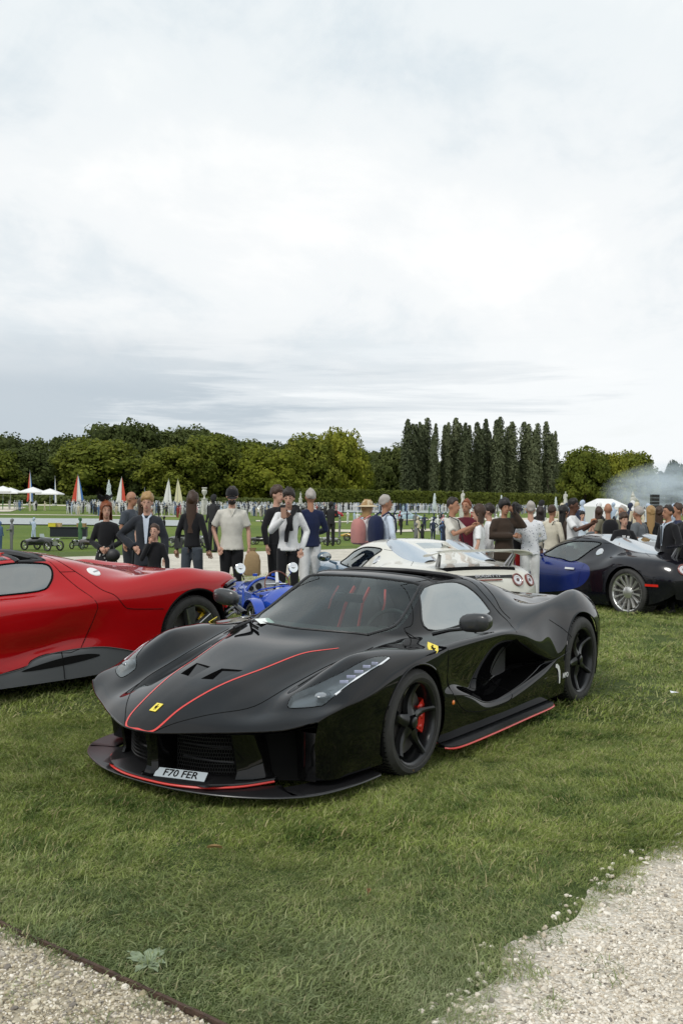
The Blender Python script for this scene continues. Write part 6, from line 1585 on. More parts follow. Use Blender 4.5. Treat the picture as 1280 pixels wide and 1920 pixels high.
def person(label, px, Y, ytop, rz=0, top='white', bottom='black', hair='brown', style='short', sk='fair', la='down', ra='down', sleeve='long', garment='shirt', female=False, hat=None, lean=0, head_yaw=0, head_pitch=0, stance=.0, fat=1.0, collar=None, group='people standing on the lawn behind the cars', H=None, vox=.017, glasses=False, zoff=0):
    X = px2x(px, Y); gz = ground_z(X, Y); h = H or (EYE + (hor(px) - ytop) * Y / F_PX - gz); sc = h / 1.755
    T = empty('person', (X, Y, gz), rz, label, 'person', group); T.scale = (sc * .90, sc * .94, sc); f = fat * .97; g = .88 if female else 1.0
    skm = SK[sk]; hipx = .088 * (1.05 if female else 1)
    J = {}
    for s, a in ((1, la), (-1, ra)):
        e, w = ARM[a] if isinstance(a, str) else a
        sh = Vector((s * .160 * g * (f * .5 + .5), .012, 1.395)); el = Vector((s * abs(e[0]) * (g if a != 'hip' else 1), e[1], e[2])) if e[0] > 0 else Vector((s * e[0], e[1], e[2])); ha = Vector((s * w[0], w[1], w[2]))
        J[s] = (sh, el, ha)
    legs = {}
    for s in (1, -1):
        off = stance * s; legs[s] = (Vector((s * hipx, 0, .93)), Vector((s * (hipx + .01), -.015 + off * .5, .51)), Vector((s * (hipx + .02), .02 + off, .085)))
    hy = Matrix.Rotation(head_yaw, 3, 'Z') @ Matrix.Rotation(head_pitch, 3, 'X'); hc = Vector((0, -.016, 1.632))
    def hp(x, y, z): return tuple(hc + hy @ Vector((x, y, z)) * 1.07)
    # ---- body
    b = MB(); ex = MB()
    tw = .125 * f * g; td = .082 * f
    b.sheet([[(x_ * math.cos(a), y0_ + y_ * math.sin(a), z) for a in [2 * math.pi * k / 14 for k in range(14)]] for z, x_, y_, y0_ in ((.86, .05, .05, 0), (.90, .12 * f, .085 * f, 0), (1.0, tw * 1.02, td, 0), (1.12, tw * .92, td * .92, 0), (1.28, tw * 1.08, td * 1.05, 0), (1.37, tw * 1.05, td * .92, .0), (1.43, .085, .06, .01), (1.47, .05, .045, .01))], closed_v=True)
    limb(b, [(0, .018, 1.40), (0, .008, 1.50), hp(0, .012, -.07)], [.062, .054 * (.9 if female else 1), .052])
    b.ball(hp(0, .012, .018), (.075, .094, .098), 16, 12); b.ball(hp(0, -.022, -.045), (.054, .062, .070), 14, 10)
    b.ball(hp(0, -.058, -.090), (.026, .022, .020), 8, 6)
    b.tube([hp(0, -.078, .022), hp(0, -.094, -.006), hp(0, -.104, -.028), hp(0, -.086, -.038)], [.008, .011, .014, .008], 8)
    for s in (1, -1):
        b.ball(hp(s * .079, .012, -.008), (.010, .020, .030), 8, 6)
        sh, el, ha = J[s]; d = (ha - el).normalized()
        limb(b, [Vector((s * .06, .01, 1.425)), sh, (sh + el) * .5, el, (el * .6 + ha * .4), ha], [.030, .046 * f, .042 * f * g, .034 * g, .036 * g, .024])
        b.ball(ha + d * .035, (.034, .034, .040), 8, 6, rot=None); hand(ex, el, ha)
        hi, kn, an = legs[s]; limb(b, [hi + Vector((0, 0, .03)), hi + Vector((0, 0, -.10)), kn, kn + (an - kn) * .35, an], [.07, .072, .046, .050, .032])
        b.tube([an + Vector((0, .03, -.05)), an + Vector((0, -.05, -.055)), an + Vector((0, -.15, -.062))], [.035, .034, .022], 8)
    remesh(b, 'body', vox, skm, T, 2, ex)
    # ---- face
    for s in (1, -1):
        e = MB(); e.ball(hp(s * .030, -.083, .012), (.012, .005, .006), 8, 5); e.build('eye', M_eye, T)
        e = MB(); e.tube([hp(s * .014, -.092, .032), hp(s * .030, -.090, .037), hp(s * .046, -.078, .032)], .0045, 5); e.build('eyebrow', HR[hair] if hair in HR else M_eye, T)
    e = MB(); e.tube([hp(-.022, -.080, -.056), hp(0, -.087, -.058), hp(.022, -.080, -.056)], [.004, .0065, .004], 6); e.build('mouth', M_lip, T)
    if glasses:
        e = MB()
        for s in (1, -1): e.ball(hp(s * .032, -.092, .010), (.024, .008, .017), 10, 6); e.tube([hp(s * .055, -.088, .014), hp(s * .080, .0, .012)], .003, 5)
        e.build('sunglasses', M_eye, T)
    # ---- hair
    def lump(p, k=9.): return 1 + .15 * noise.noise(Vector(p) * k * 1.5 + Vector((px, 0, 0))) + .05 * noise.noise(Vector(p) * k * 5 + Vector((px, 3, 0)))
    if style != 'bald':
        hb = MB(); rows = []
        big = {'short': 1.07, 'long': 1.11, 'curly': 1.28, 'mop': 1.17, 'bob': 1.12, 'bun': 1.07, 'crop': 1.035}[style]
        for i in range(13):
            th = math.pi * .5 * i / 12 * {'short': 1.34, 'crop': 1.28, 'long': 1.42, 'bob': 1.42, 'curly': 1.36, 'mop': 1.38, 'bun': 1.32}[style]; r_ = []
            for k in range(24):
                a = 2 * math.pi * k / 24; y_ = math.sin(a)
                fr_ = {'mop': .60, 'curly': .66, 'long': .46, 'bob': .50}.get(style, .47); sd2 = .80 if style in ('short', 'crop', 'mop', 'bun') else 1.0; t = th * (sd2 + (1 - sd2) * max(0, y_) ** .6 if y_ > -.25 else max(fr_, sd2 - (sd2 - fr_) * ((-y_ - .25) / .55)))
                bb = big if style in ('long', 'bob') else big - (big - .97) * (i / 12) ** 4; q = (math.sin(t) * math.cos(a) * .080 * bb, .014 + math.sin(t) * y_ * .100 * bb, .022 + math.cos(t) * .101 * bb); L_ = lump(q, 22 if style in ('mop', 'curly') else 12); r_.append(hp(*(Vector(q) * L_)))
            rows.append(r_)
        hb.sheet(rows, closed_v=True); inner = [[tuple(Vector(p) * .0 + (hc + (Vector(p) - hc) * .90)) for p in r_] for r_ in rows[-1:]]; hb.sheet([rows[-1], inner[0]], closed_v=True)
        if style in ('long',):
            hb.sheet([[hp((.085 - .02 * t) * math.cos(a) * (1 + .05 * math.sin(a * 5)), .045 + .015 * t + .055 * math.sin(a), .03 - .46 * t) for a in [2 * math.pi * k / 14 for k in range(14)]] for t in np.linspace(0, 1, 9)], closed_v=True)
        if style == 'bob': hb.sheet([[hp((.088 + .012 * t) * math.cos(a), .035 + .060 * math.sin(a), .02 - .17 * t) for a in [R(-25) + R(230) * k / 12 for k in range(13)]] for t in np.linspace(0, 1, 6)])
        if style == 'bun': hb.ball(hp(0, .12, .0), (.04, .035, .04), 10, 7); hb.tube([hp(0, .11, -.01), hp(0, .13, -.10), hp(0, .11, -.19)], [.025, .022, .008], 8)
        hb.build('hair', HR[hair], T, angle=70)
    if hat == 'cap':
        e = MB(); e.lathe([(.0, .088), (.05, .082), (.080, .055), (.090, .015), (.091, -.01)], seg=20); e.v = [hp(p[0], p[1] * 1.18 + .010, p[2] + .030) for p in e.v]
        e.sheet([[hp(x, -.100 - .055 * k * (1 - (x / .075) ** 2), .022 - .016 * k) for x in np.linspace(-.07, .07, 9)] for k in (0, .5, 1)]); e.build('cap', CL['black'], T)
    if hat == 'sun':
        e = MB(); e.lathe([(.0, .105), (.055, .100), (.082, .075), (.088, .030), (.12, .018), (.165, .006), (.168, .0), (.088, .02)], seg=24); e.v = [hp(p[0], p[1] * 1.1 + .01, p[2] + .015) for p in e.v]; e.build('sun_hat', mat('straw_hat', (.52, .43, .28), rough=.8), T)
    if hat == 'fascinator':
        e = MB()
        for k in range(7):
            a = k * .9; e.sheet([[hp(-.03 + r_ * math.cos(a + q * .5), .02 + .5 * r_ * math.sin(a + q * .4), .10 + r_ * .75 + .02 * q) for q in (-1, 0, 1)] for r_ in (0, .04, .085, .12)])
        e.build('fascinator', CL['black'], T, smooth=False)
    # ---- upper garment
    u = MB(); long_ = {'shirt': .92, 'jacket': .80, 'polo': .90, 'dress': .55, 'tee': .90, 'blouse': .90, 'top': .97}[garment]; k_ = .014 if garment != 'jacket' else .028
    if garment == 'dress' : prof = [(.52, .20, .17), (.75, .185, .15), (.95, .165, .12), (1.05, .135, .10), (1.16, .12, .09), (1.28, .14, .10), (1.36, .135, .088), (1.425, .09, .065), (1.462, .06, .052)]
    else: prof = [(long_, tw * 1.12 + k_ + .018, td * 1.2 + k_ + .012), (.97, tw * 1.08 + k_ + .012, td * 1.14 + k_), (1.10, tw * 1.0 + k_, td + k_), (1.26, tw * 1.12 + k_, td * 1.12 + k_), (1.36, tw * 1.08 + k_, td * .98 + k_), (1.425, .105 + k_ * .5, .072), (1.468, .066, .058)]
    u.sheet([[(x_ * math.cos(a) * (1 + .012 * math.sin(a * 5 + z * 30)), y_ * math.sin(a), z) for a in [2 * math.pi * k / 20 for k in range(20)]] for z, x_, y_ in prof], closed_v=True)
    u.add([(x_, y_, prof[0][0]) for x_, y_ in [(prof[0][1] * math.cos(2 * math.pi * k / 20), prof[0][2] * math.sin(2 * math.pi * k / 20)) for k in range(20)]], [tuple(range(20))]); u.add([(x_, y_, prof[-1][0]) for x_, y_ in [(prof[-1][1] * math.cos(2 * math.pi * k / 20), prof[-1][2] * math.sin(2 * math.pi * k / 20)) for k in range(20)]], [tuple(range(20))])
    for s in (1, -1):
        sh, el, ha = J[s]; kk = k_ * .8
        if sleeve == 'long': limb(u, [Vector((s * .055, .01, 1.425)), sh + Vector((0, 0, .0)), (sh + el) * .5, el, el * .5 + ha * .5, el * .06 + ha * .94], [.034 + kk, .050 * f + kk, .047 * f * g + kk, .041 * g + kk, .038 * g + kk, .029 + kk])
        elif sleeve == 'short': limb(u, [Vector((s * .055, .01, 1.425)), sh, sh * .5 + el * .5, sh * .22 + el * .78], [.034 + kk, .050 * f + kk, .052 * g + kk, .055 * g + kk])
        else: limb(u, [Vector((s * .055, .01, 1.42)), sh + Vector((-s * .03, 0, 0))], [.034, .045])
    remesh(u, {'jacket': 'jacket', 'dress': 'dress', 'polo': 'polo_shirt', 'tee': 't_shirt', 'blouse': 'blouse', 'top': 'top', 'shirt': 'shirt'}[garment], vox, CL[top], T, 2)
    if collar:
        c = MB(); c.tube([(-.06, -.02, 1.47), (-.035, -.085, 1.44), (0, -.105, 1.36), (.035, -.085, 1.44), (.06, -.02, 1.47), (.05, .055, 1.49), (-.05, .055, 1.49)], .014, 6, closed=True); c.build('collar', CL[collar], T)
        if garment == 'jacket':
            c = MB(); dd = td * 1.12 + .038; c.add([(-.045, -dd, 1.43), (.045, -dd, 1.43), (.012, -dd - .010, 1.10), (-.012, -dd - .010, 1.10)], [(0, 1, 2, 3)]); c.build('shirt_front', CL[collar], T, smooth=False)
    # ---- legs
    if bottom:
        u = MB()
        if garment == 'dress': pass
        u.sheet([[(x_ * math.cos(a), y_ * math.sin(a), z) for a in [2 * math.pi * k / 16 for k in range(16)]] for z, x_, y_ in ((.84, .10, .08), (.90, .145 * f, .105 * f), (1.0, tw * 1.02 + .010, td + .012), (1.045, tw * .98 + .006, td + .006))], closed_v=True)
        for s in (1, -1):
            hi, kn, an = legs[s]; wide = 1.25 if bottom in ('beige', 'offw', 'white') else 1.0
            limb(u, [hi + Vector((0, 0, .03)), hi + Vector((0, 0, -.12)), kn, kn + (an - kn) * .5, an + Vector((0, -.005, -.015))], [.086 * f, .088 * f, .064 * wide, .060 * wide, .056 * wide])
        remesh(u, 'trousers', vox, CL[bottom], T, 2)
    for s in (1, -1):
        an = legs[s][2]; sh_ = MB(); sh_.tube([an + Vector((0, .055, -.045)), an + Vector((0, .0, -.038)), an + Vector((0, -.08, -.050)), an + Vector((0, -.175, -.062))], [.030, .045, .040, .022], 10); sh_.build('shoe', M_shoe, T)
    return T, (X, Y, gz, rz, sc)
def on_person(P, p):
    X, Y, gz, rz, sc = P[1]; v = Matrix.Rotation(rz, 3, 'Z') @ (Vector(p) * sc); return (X + v.x, Y + v.y, gz + v.z)
def held(P, mb, name, m, label, cat, angle=40, group=None):
    o = mb.build(name, m, None, angle=angle); X, Y, gz, rz, sc = P[1]; o.location = (X, Y, gz); o.rotation_euler = (0, 0, rz); o.scale = (sc, sc, sc); tag(o, label, cat, group); return o
def backpack(P, m, label):
    b = MB(); rows = []
    for z, w, d in ((1.02, .11, .04), (1.05, .145, .075), (1.20, .15, .09), (1.36, .14, .08), (1.43, .10, .05), (1.45, .04, .02)):
        rows.append([(w * abs(math.cos(a)) ** .6 * (1 if math.cos(a) > 0 else -1), .175 + d * abs(math.sin(a)) ** .6 * (1 if math.sin(a) > 0 else -1), z) for a in [2 * math.pi * k / 20 for k in range(20)]])
    b.sheet(rows, closed_v=True); b.add(rows[0], [tuple(range(20))])
    for s in (1, -1): b.tube([(s * .10, .12, 1.44), (s * .11, .02, 1.50), (s * .11, -.11, 1.40), (s * .125, -.12, 1.22), (s * .14, .02, 1.08), (s * .11, .12, 1.06)], .014, 6, flat=1.6)
    return held(P, b, 'backpack', m, label, 'backpack')
fr = rt.rand
P1 = person('auburn-haired woman in black jacket and floral dress, wearing a black feather fascinator', 200, 12.6, 940, .15, 'black', None, 'auburn', 'bob', la='front', ra='front', garment='top', female=True, hat='fascinator', head_yaw=.25, head_pitch=.12)
d = MB(); d.sheet([[(x_ * math.cos(a) * (1 + .03 * math.sin(a * 7)), y_ * math.sin(a), z) for a in [2 * math.pi * k / 24 for k in range(24)]] for z, x_, y_ in ((.50, .21, .17), (.75, .19, .15), (.95, .168, .125), (1.05, .14, .11), (1.12, .13, .105))], closed_v=True); d.build('floral_skirt', CL['floral'], P1[0])
b = MB(); b.ball((.12, -.26, 1.00), (.10, .07, .09), 12, 8); b.tube([(.06, -.24, 1.05), (.10, -.20, 1.2), (.14, -.24, 1.05)], .008, 5); held(P1, b, 'handbag', M_leather, 'small black handbag held by the woman with the fascinator', 'bag')
P2 = person('bald man in sunglasses standing behind the blond youth, seen in profile', 246, 15.4, 921, 1.2, 'slate', 'char', 'grey', 'bald', 'tan', glasses=True, garment='tee', sleeve='short', fat=1.15)
P3 = person('brunette woman in white behind the blond youth, hand near her face', 270, 14.6, 933, 1.3, 'white', 'white', 'brown', 'long', 'fair', la='mouth', garment='top', sleeve='none', female=True)
P4 = person('blond youth in a dark suit with one hand on his hip', 276, 12.3, 925, .1, 'char', 'black', 'blond', 'mop', la='down', ra='hip', garment='jacket', collar='sky_', head_pitch=.05)
P5 = person('small girl in a dark cardigan with her hand at her mouth', 291, 11.9, 983, -.15, 'black', None, 'brown', 'bun', la='down', ra='mouth', garment='top', female=True)
d = MB(); d.sheet([[(x_ * math.cos(a) * (1 + .03 * math.sin(a * 9)), y_ * math.sin(a), z) for a in [2 * math.pi * k / 24 for k in range(24)]] for z, x_, y_ in ((.55, .20, .16), (.75, .18, .14), (.95, .155, .12), (1.05, .13, .10))], closed_v=True); d.build('grey_skirt', CL['grey'], P5[0])
P6 = person('woman with very long brown hair seen from behind, black top and grey trousers', 361, 13.6, 922, math.pi - .2, 'black', 'slate', 'auburn' if False else 'brown', 'long', la='down', ra='down', garment='top', female=True, stance=.10)
b = MB(); b.box((.21, -.02, 1.02), (.05, .20, .15)); b.tube([(.21, -.08, 1.09), (.12, -.02, 1.47), (.21, .06, 1.09)], .007, 5); held(P6, b, 'shoulder_bag', M_leather, 'black shoulder bag of the long-haired woman', 'bag')
P7 = person('bearded man in white polo shirt and black cap looking down', 435, 13.7, 914, .1, 'offw', 'black', 'dark', 'short', la='down', ra='pocket', garment='polo', sleeve='short', hat='cap', fat=1.18, head_pitch=.28, collar='offw')
b = MB(); b.ball((0, -.058, 1.555), (.062, .052, .040), 12, 8); b.build('beard', HR['dark'], P7[0])
b = MB(); rows = []
for z, w, d_ in ((.55, .10, .06), (.58, .115, .07), (.75, .11, .065), (.83, .09, .05), (.87, .05, .035), (.885, .035, .02), (.93, .055, .03)):
    rows.append([(.285 + w * abs(math.cos(a)) ** .5 * (1 if math.cos(a) > 0 else -1) * (1 + .06 * math.sin(a * 7 + z * 20)), -.05 + d_ * abs(math.sin(a)) ** .5 * (1 if math.sin(a) > 0 else -1), z) for a in [2 * math.pi * k / 20 for k in range(20)]])
b.sheet(rows, closed_v=True); b.add(rows[0], [tuple(range(20))]); held(P7, b, 'paper_bag', mat('brown_paper', (.32, .22, .11), rough=.8, bump=.6, bscale=25), 'crumpled brown paper bag held by the man in the white polo', 'bag', 25)
P9 = person('man in black behind the young man with the phone, face turned away', 519, 14.3, 912, .9, 'black', 'black', 'brown', 'mop', la='down', ra='down', garment='shirt')
P8 = person('young man in white shirt with a black jumper tied round his shoulders, holding a phone', 541, 13.3, 917, .12, 'white', 'black', 'dark', 'mop', la='pocket', ra='phone', garment='shirt', head_yaw=-.2, head_pitch=.15)
b = MB(); b.tube([(-.15, .05, 1.44), (-.10, -.02, 1.50), (.0, .085, 1.50), (.12, -.01, 1.50), (.16, .05, 1.43)], [.05, .045, .045, .045, .05], 8); b.tube([(-.09, -.04, 1.49), (-.02, -.125, 1.40), (.0, -.145, 1.30), (-.03, -.14, 1.18), (-.04, -.13, 1.05)], [.045, .035, .032, .036, .03], 8); b.tube([(.10, -.03, 1.49), (.03, -.12, 1.40), (.02, -.15, 1.29), (.04, -.135, 1.20)], [.045, .035, .032, .028], 8); b.build('tied_jumper', CL['black'], P8[0])
b = MB(); b.box((-.09, -.36, 1.44), (.07, .010, .14), rot=rotm(R(-20), 0, 0)); held(P8, b, 'phone', mat('phone_case', (.25, .13, .08), rough=.4), 'phone in a brown case held up by the young man', 'phone')
P10 = person('grey-haired man in navy shirt and white trousers seen from behind', 582, 14.4, 917, math.pi + .25, 'navy', 'white', 'grey', 'crop', la='down', ra='hold', garment='shirt', fat=1.08, stance=.12, sk='tan')
P11 = person('woman in straw sun hat and white shirt carrying a pink backpack', 688, 15.2, 938, math.pi - 1.0, 'white', 'ltblue', 'blond', 'bob', la='front', ra='front', garment='shirt', female=True, hat='sun')
backpack(P11, CL['pink'], 'dusty pink backpack worn by the woman in the sun hat')
P12 = person('grey-haired man in pale blue shirt looking right, with a navy backpack', 722, 14.6, 929, math.pi - 1.0, 'sky_', 'slate', 'grey', 'short', la='down', ra='down', garment='shirt', sk='tan', head_yaw=-.35)
backpack(P12, CL['navy'], 'large navy backpack worn by the grey-haired man in the pale shirt')
P13 = person('man in white short-sleeved shirt holding up his hands beside the man in maroon', 848, 13.9, 933, 1.0, 'offw', 'beige', 'dark', 'crop', la='clap', ra='clap', garment='tee', sleeve='short', sk='tan', fat=1.0)
b = MB(); b.box((.10, -.14, 1.02), (.17, .06, .13)); b.tube([(.14, -.12, 1.08), (-.06, -.12, 1.42), (-.12, .0, 1.48), (-.02, .13, 1.3), (.17, .0, 1.06)], .010, 5); held(P13, b, 'waist_bag', M_leather, 'black crossbody bag of the man in the white short-sleeved shirt', 'bag')
P14 = person('red-faced man in a maroon jumper facing the man in white', 874, 15.0, 936, -.5, 'maroon', 'black', 'auburn', 'crop', la='down', ra='front', garment='shirt', fat=1.15, sk='tan')
P15 = person('dark-haired woman in a loose white dress seen from the side', 898, 13.8, 947, -1.9, 'white', None, 'brown', 'bob', garment='dress', female=True, la='down', ra='down', sleeve='short')
P16 = person('youth in white shirt with a small backpack, behind the woman in the white dress', 916, 15.4, 946, -1.7, 'white', 'offw', 'dark', 'mop', la='down', ra='down', garment='shirt')
P17 = person('person in brown bomber jacket holding a phone to the ear', 945, 14.6, 937, .25, 'brown', 'beige', 'black', 'curly', 'tan', la='ear', ra='fold', garment='jacket', fat=1.1)
b = MB(); b.box((.115, -.10, 1.62), (.012, .07, .14)); held(P17, b, 'phone', M_dark, 'black phone at the ear of the person in the brown jacket', 'phone')
P18 = person('woman in black cap and orange top behind the person on the phone', 966, 15.2, 944, 2.4, 'black', 'red', 'black', 'long', 'tan', garment='top', sleeve='none', female=True, hat='cap')
P19 = person('grey-haired person in white patterned shirt and white trousers seen from behind', 994, 14.9, 941, math.pi - .1, 'starry', 'white', 'grey', 'short', la='front', ra='front', garment='blouse', stance=.06, fat=1.1)
P20 = person('man in cream jacket and white trousers with a dark bag', 1034, 16.4, 947, 2.4, 'cream', 'white', 'brown', 'crop', garment='shirt', sk='tan', la='down', ra='down', fat=1.1)
b = MB(); b.box((.26, -.05, .98), (.10, .14, .12)); b.tube([(.26, 0, 1.04), (-.06, -.12, 1.47), (-.10, .1, 1.45), (.24, -.08, 1.04)], .008, 5); held(P20, b, 'camera_bag', M_leather, 'small black camera bag on the man in the cream jacket', 'bag')
P21 = person('dark-haired woman just left of the tall man in the white t-shirt', 1056, 17.2, 948, 2.0, 'brown', 'denim', 'black', 'long', 'tan', garment='top', female=True, la='down', ra='down')
P22 = person('tall man in white t-shirt and jeans looking at his hands', 1073, 16.2, 935, 1.0, 'white', 'denim', 'black', 'crop', 'brown', la='clap', ra='clap', garment='tee', sleeve='short', head_pitch=.2)
P23 = person('child in white and turquoise top between the parked cars and the tent', 1091, 24, 962, .1, 'sky_', 'teal', 'black', 'mop', garment='tee', sleeve='short', H=1.45)
P24 = person('woman with long dark brown hair left of the bald man with the backpack', 1122, 18.4, 951, 2.7, 'ltblue', 'denim', 'brown', 'long', garment='top', sleeve='none', female=True)
P25 = person('bald man in khaki t-shirt seen from behind with a black backpack', 1139, 17.0, 943, math.pi, 'khaki', 'grey', 'brown', 'bald', 'tan', garment='tee', sleeve='short', fat=1.2)
backpack(P25, CL['black'], 'black backpack on the bald man in khaki')
P26 = person('grey-haired man in black looking right, behind the boy in the printed shirt', 1166, 17.6, 948, -.9, 'black', 'black', 'grey', 'crop', 'tan', garment='tee', sleeve='short', fat=1.2)
P27 = person('boy in a black t-shirt with a white chest print', 1169, 15.2, 963, .1, 'black', 'char', 'brown', 'mop', la='fold', ra='fold', garment='tee', sleeve='short', fat=1.1)
b = MB()
for x_, z_, w_, h_ in ((-.045, 1.30, .05, .09), (.045, 1.30, .05, .09), (0, 1.30, .06, .03), (-.045, 1.345, .07, .02), (.045, 1.255, .07, .02)): b.box((x_, -.126 - abs(x_) * -.1, z_), (w_, .004, h_))
b.build('chest_print', CL['white'], P27[0], smooth=False)
P28 = person('man in a grey suit jacket turned away, right of the boy', 1196, 16.2, 950, -2.4, 'grey', 'slate', 'grey', 'short', 'tan', garment='jacket', fat=1.1)
P29 = person('child with orange hair behind the dark blue coupe', 1113, 18.0, 974, .2, 'grey', 'denim', 'orange', 'mop', garment='tee', sleeve='short')
P30 = person('blonde woman seen from behind, in black', 1219, 16.6, 949, 2.9, 'black', 'black', 'blond', 'long', garment='top', female=True)
P31 = person('woman in an orange top between the blonde woman and the man in the dark suit', 1236, 17.2, 950, 2.6, 'orange', 'denim', 'brown', 'long', garment='top', female=True, sleeve='short')
P32 = person('man in dark suit and tie in profile near the right edge', 1252, 14.6, 947, -1.2, 'black', 'black', 'dark', 'crop', 'tan', garment='jacket', collar='sky_')
b = MB(); b.add([(-.018, -.140, 1.42), (.018, -.140, 1.42), (.026, -.150, 1.15), (0, -.150, 1.10), (-.026, -.150, 1.15)], [(0, 1, 2, 3, 4)]); b.build('tie', CL['slate'], P32[0], smooth=False)
P33 = person('man in navy jacket just behind the man in the dark suit', 1270, 15.8, 944, -1.6, 'navy', 'black', 'brown', 'short', 'tan', garment='jacket')
P34 = person('bearded man cut off by the right edge, in a black jacket', 1287, 14.9, 946, -1.0, 'black', 'char', 'dark', 'short', 'tan', garment='jacket')
P35 = person('person in a dark red bag strap and tan shirt behind the patterned white shirt', 1012, 18.5, 950, math.pi, 'offw', 'maroon', 'dark', 'bob', 'fair', garment='shirt', female=True)
# ================================================================== the lower garden: water, paths, boats, cars, crowd
def water_material():
    m, nt, b = newmat('canal_water'); b.inputs['Base Color'].default_value = (.30, .33, .32, 1); b.inputs['Roughness'].default_value = .34; b.inputs['Specular IOR Level'].default_value = .6
    geo = N(nt, 'ShaderNodeNewGeometry'); n = N(nt, 'ShaderNodeTexNoise', i_Scale=2.2, i_Detail=4); nt.links.new(geo.outputs['Position'], n.inputs['Vector'])
    bp = N(nt, 'ShaderNodeBump', i_Strength=.6, i_Distance=.25); nt.links.new(n.outputs['Fac'], bp.inputs['Height']); nt.links.new(bp.outputs[0], b.inputs['Normal']); return m
M_water = water_material(); M_sand = gravel_material('pale_sand', (.55, .50, .40), (.66, .61, .50), 6)
def band(name, m, pa, pb, n=14, lift=.03):
    """strip between two lines of ground points given as seen ((px,py) list far, list near)"""
    def along(pts, t):
        k = t * (len(pts) - 1); i = min(int(k), len(pts) - 2); f = k - i; q = (pts[i][0] + (pts[i + 1][0] - pts[i][0]) * f, pts[i][1] + (pts[i + 1][1] - pts[i][1]) * f); s = spot(*q); return (s[0], s[1])
    rows = []
    for j in range(n + 1):
        t = j / n; a, b = along(pa, t), along(pb, t); rows.append([(a[0] + (b[0] - a[0]) * k / 6, a[1] + (b[1] - a[1]) * k / 6) for k in range(7)])
    return strip(name, m, rows, lift)
band('canal', M_water, [(-80, 972), (180, 974), (330, 977), (360, 978)], [(-80, 984), (180, 986), (330, 988), (360, 986)], lift=.10)
band('far_basin', M_water, [(-80, 934), (120, 936), (200, 938), (330, 940)], [(-80, 940), (120, 943), (200, 944), (330, 946)], lift=.12)
band('round_basin', M_water, [(590, 956.5), (680, 957), (840, 958.5)], [(590, 961), (680, 962), (840, 963.5)], lift=.12)
band('sand_path', M_sand, [(-80, 944.5), (60, 946), (240, 949)], [(-80, 946.5), (60, 948), (240, 951)], lift=.05)
band('sand_path', M_sand, [(-80, 950), (20, 950.5), (50, 952)], [(-80, 960), (20, 960), (34, 956)], lift=.06)
band('sand_path', M_sand, [(-80, 963.5), (150, 966), (330, 968)], [(-80, 965), (150, 967.2), (330, 969.2)], lift=.05)
band('sand_path', M_sand, [(480, 976), (640, 978), (860, 972)], [(480, 978), (640, 980), (860, 974)], lift=.05)
band('sand_path', M_sand, [(600, 993), (720, 995), (880, 990)], [(600, 998), (720, 1000), (880, 994)], lift=.05)
band('sand_path', M_sand, [(880, 951), (1060, 954), (1320, 958)], [(880, 957), (1060, 961), (1320, 966)], lift=.05)
band('sand_path', M_sand, [(820, 970), (1000, 972), (1320, 978)], [(820, 975), (1000, 978), (1320, 986)], lift=.06)

M_sail = mat('sail_cloth', (.72, .72, .70), rough=.8); M_sailr = mat('red_sail_cloth', (.55, .07, .04), rough=.8); M_sailb = mat('blue_sail_cloth', (.05, .15, .40), rough=.8); M_saily = mat('cream_sail_cloth', (.62, .58, .38), rough=.8); M_hull = mat('white_hull', (.7, .7, .7), rough=.4)
def boat(px, ybase, ytop, w, sails, label, Y=None):
    Y = Y or spot(px, ybase)[1]; Y = min(Y, 215); X = px2x(px, Y); gz = ground_z(X, Y); s = Y / F_PX; h = EYE + (hor(px) - ytop) * s - gz - .15; ww = w * s
    T = empty('sailing_boat', (X, Y, gz + .15), 0, label, 'sailing boat', 'sailing boats by the far water')
    hb = MB(); hb.sheet([[(ww * .5 * t, q * .55 * (1 - t * t) ** .5, z * .5 + .1 * t * t) for q, z in ((-1, .9), (-.8, .2), (0, 0), (.8, .2), (1, .9))] for t in np.linspace(-1, 1, 9)]); hb.build('hull', M_hull, T)
    m = MB(); m.tube([(0, 0, .2), (0, 0, h)], [.06, .03], 6); m.build('mast', M_steel, T)
    for (side_, f0, f1, mm, z0) in sails:
        sm = MB(); rows = []
        for i in range(9):
            t = i / 8; z = z0 * h + (h * .98 - z0 * h) * t; wd = ww * .5 * (1 - t) ** .8 * 1.0
            rows.append([(side_ * (wd * (f0 + (f1 - f0) * k / 4)), -.12 * math.sin(math.pi * k / 4) * (1 - t), z) for k in range(5)])
        sm.sheet(rows); sm.build('sail', mm, T)
    return T
boat(56, 936, 881, 14, [(1, 0, .5, M_sail, .12), (1, .5, 1, M_sailb, .12), (-1, 0, .8, M_sailr, .12)], 'slim sailing dinghy with red and blue striped sail, leftmost of the boats')
boat(103, 932, 892, 9, [(1, 0, .8, M_sail, .12), (-1, 0, .4, M_sailb, .2)], 'bare narrow mast with furled sail between the white parasols and the red sail')
boat(146, 938, 889, 24, [(1, 0, .62, M_sail, .10), (1, .62, 1, M_sailb, .12), (-1, .2, 1, M_sailr, .10), (-1, 0, .2, M_sail, .1)], 'sailing dinghy with a white, red and blue sail')
boat(228, 934, 893, 22, [(-1, 0, 1, M_sail, .10), (1, 0, .8, M_sailr, .14)], 'sailing dinghy with a white and dark red sail right of the fountain')
boat(316, 935, 897, 22, [(-1, 0, 1, M_sail, .08), (1, 0, .6, M_sail, .12)], 'plain white sail, left one of the close pair')
boat(333, 935, 897, 22, [(-1, 0, .6, M_saily, .10), (1, 0, 1, M_saily, .08)], 'cream yellow sail, right one of the close pair')
boat(271, 930, 913, 6, [(1, 0, 1, M_sailb, .12)], 'tiny blue sail behind the bald man')
M_canvas = mat('white_canvas', (.74, .74, .73), rough=.8)
